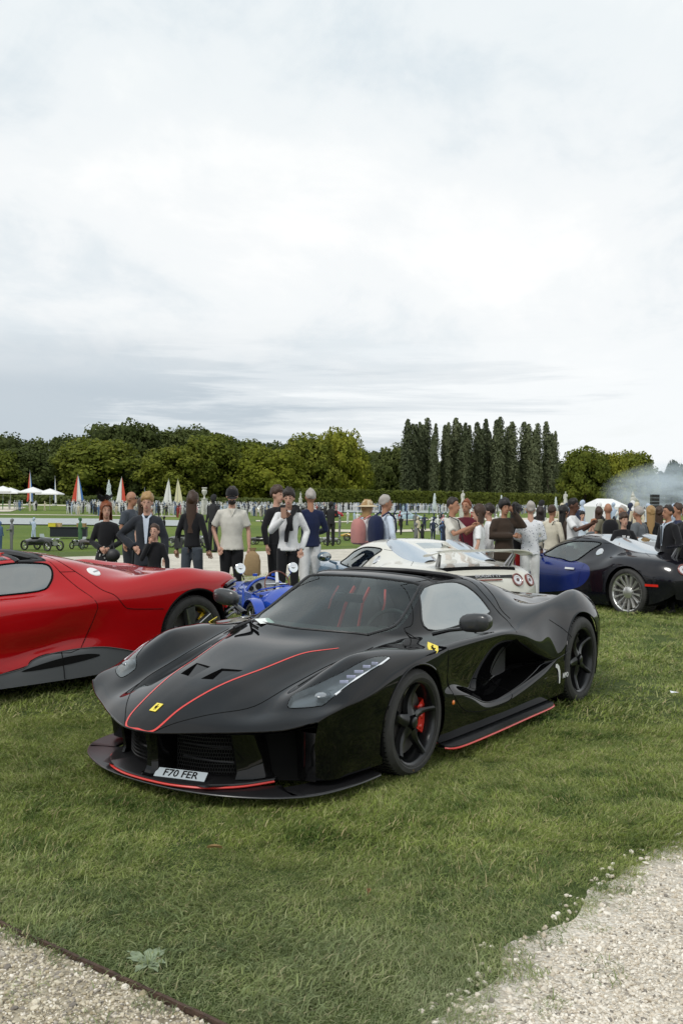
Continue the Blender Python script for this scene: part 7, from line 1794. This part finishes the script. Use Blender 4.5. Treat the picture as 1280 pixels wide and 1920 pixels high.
for i, (px, yt) in enumerate([(-22, 913), (6, 911), (20, 914), (62, 913), (94, 916)]):
    Y = 178; X = px2x(px, Y); gz = ground_z(X, Y); zt = EYE + (hor(px) - yt) * Y / F_PX - gz
    T = empty('parasol', (X, Y, gz), 0, ['white parasol cut off by the left edge', 'second white parasol from the left edge', 'third white parasol, left of the striped narrow sail', 'white parasol in front of the striped narrow sail', 'rightmost white parasol, beside the bare mast'][i], 'parasol', 'white parasols by the far water')
    c = MB(); n = 4; c.add([(0, 0, zt)] + [(2.1 * sx, 2.1 * sy, zt - .95) for sx, sy in ((1, 1), (-1, 1), (-1, -1), (1, -1))] + [(2.1 * sx, 2.1 * sy, zt - 1.15) for sx, sy in ((1, 1), (-1, 1), (-1, -1), (1, -1))], [(0, 1, 2), (0, 2, 3), (0, 3, 4), (0, 4, 1), (1, 5, 6, 2), (2, 6, 7, 3), (3, 7, 8, 4), (4, 8, 5, 1)]); c.build('canopy', M_canvas, T, smooth=False)
    c = MB(); c.tube([(0, 0, 0), (0, 0, zt - .1)], .05, 6); c.build('pole', M_steel, T)
for i, (px, w) in enumerate([(5, 34), (42, 26), (78, 40)]):
    s = spot(px, 941); b = MB(); b.box((0, 0, .55), (w * s[1] / F_PX, .5, 1.1)); b.box((0, 0, 1.13), (w * s[1] / F_PX + .2, .7, .06)); o = b.build('counter', M_canvas, None, smooth=False); o.location = s; tag(o, ['low white counter at the left edge under the parasols', 'short white counter left of the striped sail', 'long white counter under the rightmost parasols'][i], 'counter', 'white counters under the parasols')
# umbrellas' neighbours: info board, kiosks, tent, speakers, flag
s = spot(181, 953); T = empty('information_board', s, 0, 'dark blue information board on the lawn behind the auburn-haired woman', 'sign'); b = MB(); b.box((0, 0, .75), (14 * s[1] / F_PX, .06, .80)); b.build('panel', CL['navy'], T, smooth=False)
for q in (-.4, .4): b = MB(); b.tube([(q, 0, 0), (q, 0, .4)], .03, 5); b.build('post', M_steel, T)
b = MB(); b.box((0, -.035, .85), (.8, .01, .10)); b.build('print_line', M_canvas, T, smooth=False)
M_ply = mat('pale_wood', (.50, .36, .16), rough=.7)
for i, px in enumerate((468, 489)):
    s = spot(px, 943); w = 13 * s[1] / F_PX; T = empty('kiosk', s, 0, ['left wooden kiosk in the crowd beyond the white polo shirt', 'right wooden kiosk behind the man in black'][i], 'kiosk', 'wooden kiosks in the far crowd')
    for q in (-1, 1): b = MB(); b.box((q * w * .42, 0, 1.0), (.25, 1.2, 2.0)); b.build('side_wall', M_ply, T, smooth=False)
    b = MB(); b.box((0, 0, 2.05), (w, 1.5, .22)); b.build('roof', M_ply, T, smooth=False); b = MB(); b.box((0, .5, .6), (w * .8, .1, 1.0)); b.build('counter_front', M_ply, T, smooth=False)
s = (px2x(1148, 62), 62, ground_z(px2x(1148, 62), 62)); s = (s[0], s[1], s[2]); sc_ = 62 / F_PX
zt = EYE + (hor(1148) - 935) * sc_ - s[2]; T = empty('marquee', s, 0, 'white marquee tent behind the crowd on the right', 'tent')
hw, ze = 33 * sc_, zt - 18 * sc_ * .85
b = MB(); b.add([(-hw, 0, ze), (hw, 0, ze), (hw, 4, ze), (-hw, 4, ze), (-hw * .45, 2, zt), (hw * .45, 2, zt)], [(0, 1, 5, 4), (2, 3, 4, 5), (1, 2, 5), (3, 0, 4)]); b.build('roof', M_canvas, T, smooth=False)
b = MB(); b.add([(-hw, 0, ze), (hw, 0, ze), (hw, 0, 0), (-hw, 0, 0), (hw, 4, ze), (hw, 4, 0), (-hw, 4, ze), (-hw, 4, 0)], [(0, 1, 2, 3), (1, 4, 5, 2), (0, 6, 7, 3), (6, 4, 5, 7)]); b.build('wall', M_canvas, T, smooth=False)
Y = 55; s = (px2x(1226, Y), Y, ground_z(px2x(1226, Y), Y)); T = empty('loudspeaker_stack', s, 0, 'tall black loudspeaker stack near the right edge', 'loudspeaker'); zt = EYE + (hor(1226) - 926) * Y / F_PX - s[2]
for k in range(6): b = MB(); b.box((0, 0, zt - .13 - .20 * k), (.42, .4, .18)); b.build('speaker_box', M_dark, T, smooth=False)
b = MB(); b.tube([(0, 0, 0), (0, 0, zt - 1.2)], .05, 6); b.build('mast', M_dark, T)
Y = 150; s = (px2x(1119, Y), Y, ground_z(px2x(1119, Y), Y)); T = empty('flag', s, 0, 'small red feather flag left of the white marquee', 'flag'); b = MB(); b.tube([(0, 0, 0), (0, 0, 3.2)], .04, 5); b.build('pole', M_steel, T); b = MB(); b.sheet([[(.05 + .45 * k, .05 * math.sin(z * 3 + k), z) for k in (0, .5, 1)] for z in np.linspace(1.4, 3.15, 6)]); b.build('cloth', M_sailr, T)
# statues and urn
M_marble = mat('weathered_marble', (.52, .51, .47), rough=.8, noise_amt=.25, nscale=2.5)
def statue(px, ybase, ytop, label, kind='figure', Y=120):
    X = px2x(px, Y); gz = ground_z(X, Y); s = Y / F_PX; zb = EYE - (ybase - hor(px)) * s; zt = EYE + (hor(px) - ytop) * s
    T = empty('statue', (X, Y, 0), rt.rand() * 2 - 1, label, 'statue', None); h = zt - zb; k = h / 2.4
    p = MB(); p.box((0, 0, (gz + zb) / 2), (.9 * k, .9 * k, max(.1, zb - gz))); p.box((0, 0, zb - .06), (1.1 * k, 1.1 * k, .12)); p.build('pedestal', M_marble, T, smooth=False)
    b = MB()
    if kind == 'figure':
        b.sheet([[(x_ * k * math.cos(a) * (1 + .12 * math.sin(a * 4 + z * 5)), y_ * k * math.sin(a), zb + z * k) for a in [2 * math.pi * q / 14 for q in range(14)]] for z, x_, y_ in ((0, .42, .36), (.5, .36, .30), (1.1, .28, .22), (1.4, .30, .22), (1.75, .34, .20), (1.95, .10, .10), (2.0, .09, .09))], closed_v=True)
        b.ball((0, -.02, zb + 2.16 * k), (.13 * k, .15 * k, .18 * k), 10, 8); b.tube([(.30 * k, 0, zb + 1.75 * k), (.42 * k, -.15 * k, zb + 1.4 * k), (.20 * k, -.35 * k, zb + 1.3 * k)], [.09 * k, .08 * k, .06 * k], 7); b.tube([(-.30 * k, 0, zb + 1.75 * k), (-.36 * k, -.05, zb + 1.3 * k), (-.34 * k, -.1 * k, zb + .9 * k)], [.09 * k, .08 * k, .06 * k], 7)
    elif kind == 'urn': b.lathe([(.0, zb), (.30 * k, zb), (.12 * k, zb + .4 * k), (.20 * k, zb + .7 * k), (.55 * k, zb + 1.2 * k), (.60 * k, zb + 1.7 * k), (.40 * k, zb + 1.9 * k), (.62 * k, zb + 2.3 * k), (.5 * k, zb + 2.4 * k), (0, zb + 2.2 * k)], seg=16)
    else:
        b.ball((-.3 * k, 0, zb + .9 * k), (.75 * k, .5 * k, .9 * k), 12, 8); b.ball((-.55 * k, 0, zb + 1.7 * k), (.35 * k, .3 * k, .45 * k), 10, 7); b.ball((-.6 * k, 0, zb + 2.2 * k), (.16 * k, .18 * k, .22 * k), 9, 7); b.tube([(-.3 * k, 0, zb + 1.2 * k), (.5 * k, -.1, zb + .9 * k), (1.2 * k, -.1, zb + .7 * k), (1.5 * k, 0, zb + .3 * k)], [.4 * k, .38 * k, .25 * k, .15 * k], 8); b.ball((.6 * k, .1, zb + .5 * k), (.9 * k, .5 * k, .5 * k), 10, 7)
    b.build('figure' if kind != 'urn' else 'vase', M_marble, T)
statue(867, 944, 919, 'large white marble statue on a pedestal left of the man in maroon')
statue(1059, 944, 921, 'white marble statue on a pedestal above the cream jacket')
statue(563, 934, 922, 'small pale statue above the navy shirt', Y=190); statue(383, 935, 914, 'white stone urn on a pedestal above the crowd, left of the black cap', 'urn', Y=160)
statue(1187, 948, 922, 'pale reclining marble group right of the marquee', 'group', Y=75)
# fountains
M_spray = mat('water_spray', (.80, .84, .86), rough=.5)
sm_, snt, sb = newmat('spray_mist'); sb.inputs['Base Color'].default_value = (.85, .9, .93, 1); sb.inputs['Roughness'].default_value = .6; sb.inputs['Alpha'].default_value = .5
def fountain(px, ybase, ytop, w, label, Y):
    X = px2x(px, Y); gz = ground_z(X, Y); s = Y / F_PX; zb = EYE - (ybase - hor(px)) * s; h = (ybase - ytop) * s; ww = w * s
    T = empty('fountain', (X, Y, zb), 0, label, 'fountain', 'fountain jets in the basins')
    j = MB(); j.tube([(0, 0, -.3), (0, 0, h * .5), (0, 0, h * .95)], [.10, .16, .08], 6); j.build('jet', M_spray, T)
    d = MB()
    for _ in range(300):
        a = rt.rand() * 6.283; t = rt.rand(); r_ = ww * .5 * t * (1.0 - .0 * t); z = h * (1 - t ** 1.7) * (.25 + .75 * rt.rand()) ; c = (r_ * math.cos(a), r_ * math.sin(a), max(0, z)); q = .05 + .09 * rt.rand(); d.tube([c, (c[0] * 1.03, c[1] * 1.03, c[2] - q * 4)], [q, q * .4], 4)
    o = d.build('spray', sm_, T); o['kind'] = 'stuff'
fountain(204, 934, 899, 12, 'broad fountain jet between the sails on the far water', 200); fountain(814, 952, 924, 7, 'slim fountain jet left of the man in the white short-sleeved shirt', 170)
fountain(939, 948, 928, 5, 'short fountain jet just left of the person on the phone', 190); fountain(1041, 950, 931, 5, 'short fountain jet behind the cream jacket', 190)

# ---- small period cars
def classic_car(px, ybase, length_px, col, label, kind='saloon', flip=1, group='classic cars on the far lawns', Y=None, rz=0.0):
    s = spot(px, ybase) if Y is None else (px2x(px, Y), Y, ground_z(px2x(px, Y), Y)); L_ = length_px * s[1] / F_PX
    T = empty('classic_car', s, rz, label, 'car', group); T.scale = (flip * L_ / 4.0,) + (L_ / 4.0,) * 2
    pm = paint('classic_' + '_'.join('%03d' % int(c * 999) for c in col), col, dust=.05, rough=.35, spec=.4)
    b = MB(); prof = [(-2.0, .42), (-1.92, .66), (-1.4, .80), (-.6, .86), (.5, .86), (1.3, .78), (1.85, .62), (2.0, .42)]
    if kind in ('saloon', 'coupe', 'sports'):
        rows = []
        for x, z in prof:
            w = .80 - .18 * (abs(x) / 2) ** 3; rows.append([(x, -w * .92, .22), (x, -w, .45), (x, -w * .95, z * .86), (x, -w * .6, z), (x, 0, z * 1.02), (x, w * .6, z), (x, w * .95, z * .86), (x, w, .45), (x, w * .92, .22)])
        b.sheet(rows); b.add(rows[0], [tuple(range(9))]); b.add(rows[-1], [tuple(range(9))]); b.build('body', pm, T)
        if kind != 'sports':
            c = MB(); cp = {'saloon': [(-1.55, .80), (-1.15, 1.30), (-.5, 1.46), (.15, 1.40), (.65, .84)], 'coupe': [(-1.85, .70), (-1.2, 1.10), (-.5, 1.28), (.05, 1.24), (.7, .84)]}[kind]
            rows = [[(x, -.68, .70), (x, -.56, (z + .7) / 2 + .1), (x, -.42, z), (x, .42, z), (x, .56, (z + .7) / 2 + .1), (x, .68, .70)] for x, z in cp]; c.sheet(rows); c.build('cabin', pm, T)
            for sg in (1, -1):
                g = MB(); top = cp[2][1]; g.add([(-.95, sg * .665, .88), (.35, sg * .665, .88), (.10, sg * .52, top - .12), (-.75, sg * .52, top - .12)], [(0, 1, 2, 3)]); g.build('side_window', M_sideglass, T, smooth=False)
            g = MB(); g.add([(.74, -.52, .88), (.74, .52, .88), (.25, .42, cp[3][1] - .03), (.25, -.42, cp[3][1] - .03)], [(0, 1, 2, 3)]); g.build('windscreen', M_sideglass, T, smooth=False)
        else:
            g = MB(); g.add([(.35, -.5, .86), (.35, .5, .86), (.15, .45, 1.12), (.15, -.45, 1.12)], [(0, 1, 2, 3)]); g.build('windscreen', M_sideglass, T, smooth=False)
            g = MB(); g.box((-.4, 0, .87), (.9, 1.0, .05)); g.build('cockpit', M_void, T); g = MB(); g.ball((-.75, .25, .95), (.10, .22, .2), 8, 6); g.build('seat', M_leather, T)
        for sg in (1, -1):
            h = MB(); h.ball((1.86, sg * .5, .58), (.08, .1, .1), 8, 6); h.build('headlight', M_chrome, T)
            for x in (1.22, -1.22):
                w = MB(); w.lathe([(.0, .02), (.17, .02), (.19, .03), (.31, .03), (.33, -.02), (.33, -.15), (0, -.15)], c=(x, sg * .78, .33), axis='Y', seg=16) if sg > 0 else w.lathe([(.0, -.02), (.17, -.02), (.19, -.03), (.31, -.03), (.33, .02), (.33, .15), (0, .15)], c=(x, sg * .78, .33), axis='Y', seg=16)
                w.build('wheel', M_tyre, T); w2 = MB(); w2.lathe([(0, sg * .05), (.16, sg * .04)], c=(x, sg * .78, .33), axis='Y', seg=12); w2.build('hubcap', M_chrome, T)
        b = MB(); b.tube([(2.03, -.68, .38), (2.06, 0, .38), (2.03, .68, .38)], .04, 6); b.build('bumper', M_chrome, T); b = MB(); b.tube([(-2.03, -.68, .38), (-2.06, 0, .38), (-2.03, .68, .38)], .04, 6); b.build('bumper', M_chrome, T)
    else:   # open wheeled vintage racer
        rows = []
        for x, w, z0, z1 in ((1.45, .24, .42, .98), (.9, .30, .40, 1.02), (.2, .36, .38, 1.06), (-.1, .38, .38, .98), (-.9, .38, .38, .95), (-1.5, .20, .45, .85), (-1.9, .04, .55, .70)): rows.append([(x, w * math.sin(a), (z0 + z1) / 2 + (z1 - z0) / 2 * math.cos(a)) for a in [2 * math.pi * k / 12 for k in range(12)]])
        b.sheet(rows, closed_v=True); b.add(rows[0], [tuple(range(12))]); b.build('body', pm, T)
        r_ = MB(); r_.box((1.48, 0, .72), (.10, .50, .60)); r_.build('radiator', M_steel, T); c = MB(); c.box((-.5, 0, .97), (.7, .55, .10)); c.build('cockpit', M_void, T)
        fs = MB(); fs.add([(.12, -.25, 1.05), (.12, .25, 1.05), (.05, .22, 1.30), (.05, -.22, 1.30)], [(0, 1, 2, 3)]); fs.build('aero_screen', M_sideglass, T, smooth=False)
        ch = MB(); ch.tube([(1.6, .28, .45), (-1.3, .30, .45)], .04, 5); ch.build('chassis_rail', M_dark, T); ch = MB(); ch.tube([(1.6, -.28, .45), (-1.3, -.30, .45)], .04, 5); ch.build('chassis_rail', M_dark, T)
        ax = MB(); ax.tube([(1.35, -.65, .40), (1.35, .65, .40)], .035, 5); ax.build('axle', M_dark, T); ax = MB(); ax.tube([(-1.1, -.65, .40), (-1.1, .65, .40)], .04, 5); ax.build('axle', M_dark, T)
        for sg in (1, -1):
            h = MB(); h.lathe([(0, .10), (.13, .10), (.14, .04), (.08, -.10), (0, -.12)], c=(1.60, sg * .30, .88), axis='X', seg=14); h.build('headlight', M_chrome, T)
            for x in (1.35, -1.1):
                W = empty('wheel', (x, sg * .66, .40)); W.parent = T; t = MB(); t.lathe([(.30, -.05), (.34, -.07), (.39, -.055), (.41, 0), (.39, .055), (.34, .07), (.30, .05), (.30, -.05)], axis='Y', seg=24); t.build('tyre', M_tyre, W)
                for k in range(10): a = 2 * math.pi * k / 10; sp = MB(); sp.tube([(0, 0, 0), (.31 * math.cos(a), 0, .31 * math.sin(a))], .012, 4); sp.build('spoke', M_steel, W)
                hb_ = MB(); hb_.ball((0, sg * .03, 0), (.06, .06, .06), 8, 6); hb_.build('hub', M_steel, W)
    return T
GV = 'vintage racing cars on the lower lawn'
classic_car(78, 1033, 96, (.012, .014, .012), 'black vintage racing car with spoked wheels at the left, people beside it', 'racer', 1, GV, rz=-.5)
classic_car(352, 1027, 92, (.10, .11, .10), 'grey-green vintage tourer half hidden behind the girl and the long-haired woman', 'racer', 1, GV, rz=-.35)
classic_car(160, 1030, 70, (.05, .03, .02), 'brown vintage racing car behind the man in the long coat', 'racer', -1, GV, rz=1.2)
classic_car(494, 1022, 60, (.02, .02, .02), 'black vintage racer between the white polo and the man in black', 'racer', 1, GV, rz=-.2)
classic_car(618, 1022, 56, (.30, .30, .30), 'silver vintage racer behind the navy shirt', 'racer', -1, GV, rz=.8)
classic_car(668, 1014, 62, (.50, .32, .04), 'yellow vintage cyclecar left of the pink backpack', 'racer', 1, GV, rz=-.1)
classic_car(488, 963, 44, (.62, .62, .60), 'white rounded saloon on the far lawn right of the white polo', 'saloon', -1)
classic_car(623, 970.5, 42, (.38, .015, .02), 'red coupe with a white roundel on the far lawn', 'coupe', -1)
classic_car(766, 976, 52, (.35, .48, .55), 'pale blue coupe on the lawn behind the grey-haired man with the backpack', 'coupe', 1)
classic_car(290, 957, 26, (.42, .60, .06), 'lime green car in the crowd left of the long-haired woman', 'coupe', 1); classic_car(393, 958, 28, (.25, .45, .60), 'light blue car in the crowd left of the white polo', 'sports', 1)
classic_car(503, 941.5, 26, (.42, .02, .03), 'small red car far off above the white saloon', 'sports', 1); classic_car(556, 944, 30, (.40, .42, .44), 'silver sports car far off left of the navy shirt', 'sports', -1)
for i, (px, yb, c, lb) in enumerate([(600, 945, (.60, .60, .60), 'white car far off right of the navy shirt'), (624, 945.5, (.05, .06, .07), 'dark car far off above the red coupe'), (650, 946, (.62, .62, .60), 'white car far off left of the sun hat'), (704, 947, (.10, .12, .14), 'dark car far off between the sun hat and the grey-haired man'), (748, 946.5, (.40, .03, .05), 'red car far off right of the grey-haired man'), (782, 947, (.04, .05, .05), 'black car far off left of the slim fountain'), (836, 948, (.60, .60, .58), 'white car far off below the long hedge near the slim fountain'), (905, 949, (.12, .16, .30), 'blue car far off behind the white dress'), (1010, 951, (.55, .08, .06), 'red car far off between the patterned shirt and the cream jacket'), (1090, 953, (.60, .60, .60), 'white car far off left of the marquee'), (440, 943, (.55, .42, .06), 'yellow car far off behind the black cap'), (1046, 953, (.2, .22, .24), 'grey car far off right of the cream jacket')]):
    classic_car(px, yb, 24 + (i % 3) * 3, c, lb, ('saloon', 'sports', 'coupe')[i % 3], 1 if i % 2 else -1)
# trestle table with boxes left
s = spot(130, 1010); T = empty('trestle_table', s, .1, 'long trestle table with a dark cloth beside the black vintage racing car', 'table'); b = MB(); b.box((0, 0, .80), (2.6, .8, .06)); b.build('table_top', CL['char'], T, smooth=False); b = MB(); b.box((0, 0, .45), (2.5, .72, .66)); b.build('table_cloth', CL['char'], T, smooth=False)
for i, (x, w, m_, lb) in enumerate([(-.95, .8, M_ply, 'wooden crate at the left end of the trestle table'), (.9, .6, mat('box_tan', (.30, .19, .08), rough=.8), 'brown box at the right end of the trestle table'), (-1.1, .5, mat('box_yellow', (.60, .52, .03), rough=.6), 'yellow case on the trestle table')]):
    b = MB(); b.box((0, 0, .12), (w, .4, .24)); b.box((0, 0, .25), (w + .03, .43, .03)); o = b.build('box', m_, None, smooth=False); o.location = (s[0] + x, s[1] + (.0 if i < 2 else -.25), s[2] + .83); tag(o, lb, 'box')

# ---- mid distance and far people: one low mesh per pose, coloured per person
def objcol(name, k=1.0, rough=.85):
    m, nt, b = newmat(name); oi = N(nt, 'ShaderNodeObjectInfo'); nt.links.new(oi.outputs['Color'], b.inputs['Base Color']); b.inputs['Roughness'].default_value = rough; return m
M_obj = objcol('dyed_cloth'); 
def small_person(pose):
    b = MB(); f = 1.0
    b.sheet([[(x_ * math.cos(a), y_ * math.sin(a), z) for a in [2 * math.pi * k / 10 for k in range(10)]] for z, x_, y_ in ((.88, .16, .12), (1.05, .15, .11), (1.28, .175, .12), (1.40, .17, .10), (1.47, .07, .06))], closed_v=True, mi=0)
    arms = {0: [((.19, 0, 1.40), (.25, .02, 1.15), (.24, -.06, .92))] * 2, 1: [((.19, 0, 1.40), (.27, 0, 1.18), (.06, -.25, 1.12))] * 2, 2: [((.19, 0, 1.40), (.25, .02, 1.15), (.24, -.06, .92)), ((.19, 0, 1.40), (.27, -.1, 1.22), (.08, -.24, 1.45))], 3: [((.19, 0, 1.40), (.40, .05, 1.2), (.17, -.05, 1.02)), ((.19, 0, 1.40), (.25, .02, 1.15), (.24, -.06, .92))]}[pose]
    for sgn, (a, e, h) in zip((1, -1), arms):
        b.tube([(sgn * a[0], a[1], a[2]), (sgn * e[0], e[1], e[2]), (sgn * (e[0] + h[0]) / 2, (e[1] + h[1]) / 2, (e[2] + h[2]) / 2)], [.06, .05, .045], 6, mi=0); b.tube([(sgn * (e[0] + h[0]) / 2, (e[1] + h[1]) / 2, (e[2] + h[2]) / 2), (sgn * h[0], h[1], h[2])], [.04, .03], 6, mi=1); b.ball((sgn * h[0], h[1], h[2]), .045, 6, 4, mi=1)
        st = .10 if pose == 2 else .02; b.tube([(sgn * .08, 0, .92), (sgn * .10, -.01 + sgn * st * .5, .5), (sgn * .11, sgn * st, .06)], [.10, .07, .055], 7, mi=2); b.ball((sgn * .11, sgn * st - .05, .04), (.05, .12, .045), 6, 4, mi=3)
    b.tube([(0, 0, 1.42), (0, 0, 1.56)], .05, 7, mi=1); b.ball((0, -.01, 1.63), (.078, .095, .115), 10, 7, mi=1); b.ball((0, .018, 1.665), (.085, .098, .10), 10, 6, mi=3)
    return b.mesh('person')
pose_me = {}
for ps in range(4):
    base = small_person(ps)
    for bi, bm_ in enumerate(('char', 'offw', 'black', 'khaki')):
        for hi_, (hr_, sk_) in enumerate((('brown', 'fair'), ('black', 'tan'), ('grey', 'fair'), ('blond', 'fair'))):
            if (ps + bi + hi_) % 2: continue
            me = base.copy(); me.materials.clear()
            for m_ in (M_obj, SK[sk_], CL[bm_], HR[hr_]): me.materials.append(m_)
            pose_me.setdefault(0, []).append(me)
TOPS = [('white', (.66, .66, .66), 9), ('pale blue', (.40, .48, .60), 3), ('navy', (.02, .028, .06), 3), ('black', (.012, .012, .014), 5), ('grey', (.16, .16, .16), 4), ('red', (.30, .04, .035), 1), ('cream', (.52, .46, .34), 4), ('blue', (.08, .14, .26), 1), ('green', (.06, .14, .06), 1), ('pink', (.5, .22, .24), 1)]
TB = [t for t in TOPS for _ in range(t[2])]
rc = np.random.RandomState(21); n_small = 0
def small(px, Y, where, group, rz=None, top=None, label=None, H=None):
    global n_small
    t = top or TB[rc.randint(len(TB))]; me = pose_me[0][rc.randint(len(pose_me[0]))]
    X = px2x(px, Y); o = bpy.data.objects.new('person', me); COL.objects.link(o); o.location = (X, Y, ground_z(X, Y)); o.rotation_euler = (0, 0, rc.rand() * 6.283 if rz is None else rz)
    s = (H or (1.60 + .22 * rc.rand())) / 1.76; o.scale = (s * (.9 + .2 * rc.rand()), s, s); o.color = (*t[1], 1)
    tag(o, label or 'small figure in %s top %s' % (t[0], where), 'person', group); n_small += 1; return o
tc_ = {t[0]: t for t in TOPS}
# individually visible figures on the lower lawn
for (px, py, tp, lb) in [(23, 1033, 'grey', 'man in grey t-shirt standing beside the black vintage racing car'), (1, 1034, 'blue', 'man in a blue shirt cut off by the left edge'), (151, 1028, 'green', 'man in a long olive coat and cap beside the trestle table'), (64, 1018, 'pale blue', 'man in white hat and pale jacket sitting behind the black vintage racing car'),
                         (55, 951, 'black', 'dark figure walking alone on the far lawn on the left'), (308, 1012, 'black', 'dark figure behind the blond youth on the lower lawn'), (400, 1035, 'black', 'crouching dark figure between the long-haired woman and the white polo'), (495, 1012, 'green', 'man in a khaki shirt left of the man in black'),
                         (497, 972, 'navy', 'figure in a navy top in front of the white saloon'), (620, 1024, 'black', 'man in black vest beside the silver vintage racer'), (637, 1008, 'grey', 'figure in grey right of the navy shirt'), (652, 982, 'white', 'figure in white standing on the lawn right of the red coupe'),
                         (740, 985, 'navy', 'dark figure in front of the pale blue coupe'), (783, 1012, 'cream', 'figure in a cream top with crossed straps in front of the black screen'), (812, 1014, 'navy', 'seated figure in navy left of the man in the white short-sleeved shirt'), (700, 1000, 'white', 'figure in white behind the pink backpack'), (752, 1003, 'black', 'figure with dark jacket between the backpack man and the cream top')]:
    s = spot(px, py); small(px, s[1], '', 'people on the lower lawn', top=tc_[tp], label=lb)
# crowd zones
def zone(n, x0, x1, y0, y1, where, group, pw=1.0):
    for _ in range(n): small(x0 + (x1 - x0) * rc.rand(), y0 + (y1 - y0) * rc.rand() ** pw, where, group)
zone(14, -10, 112, 168, 182, 'under the white parasols', 'people under the parasols')
zone(78, 125, 420, 140, 180, 'in the crowd in front of the sails', 'crowd in front of the sails')
zone(28, 420, 600, 170, 215, 'in the far crowd around the wooden kiosks', 'crowd around the kiosks')
zone(36, 600, 850, 175, 225, 'in the far crowd below the long hedge', 'crowd below the long hedge')
zone(26, 640, 840, 85, 120, 'on the lawn behind the two backpackers', 'people behind the backpackers')
zone(18, 760, 1000, 50, 80, 'on the lawn right of the slim fountain', 'people right of the slim fountain')
zone(26, 980, 1300, 32, 60, 'on the walk in front of the marquee', 'people in front of the marquee')
zone(34, 860, 1300, 95, 170, 'in the far crowd beyond the walk on the right', 'far crowd on the right')
# the rest of the far crowd reads as one mass
mb_ = []
def mass(n, x0, x1, y0, y1):
    P, Ro, S_, K = [], [], [], []
    for _ in range(n):
        px = x0 + (x1 - x0) * rc.rand(); Y = y0 + (y1 - y0) * rc.rand(); X = px2x(px, Y); P.append((X, Y, ground_z(X, Y))); Ro.append((0, 0, rc.rand() * 6.28)); s = (1.58 + .22 * rc.rand()) / 1.76; S_.append((s, s, s)); K.append(rc.randint(12))
    return P, Ro, S_, K
cp = []
for k in range(12):
    me = pose_me[0][(k * 5) % len(pose_me[0])].copy(); t = TB[(k * 7 + 1) % len(TB)]; me.materials[0] = cloth('crowd_' + t[0].replace(' ', '_'), tuple(c * .8 + .02 for c in t[1])); cp.append(bpy.data.objects.new('crowd_person', me))
for nm, a in (('far_crowd', mass(760, 125, 620, 150, 228)), ('far_crowd', mass(640, 600, 1300, 190, 262))): scatter(nm, *a, cp)
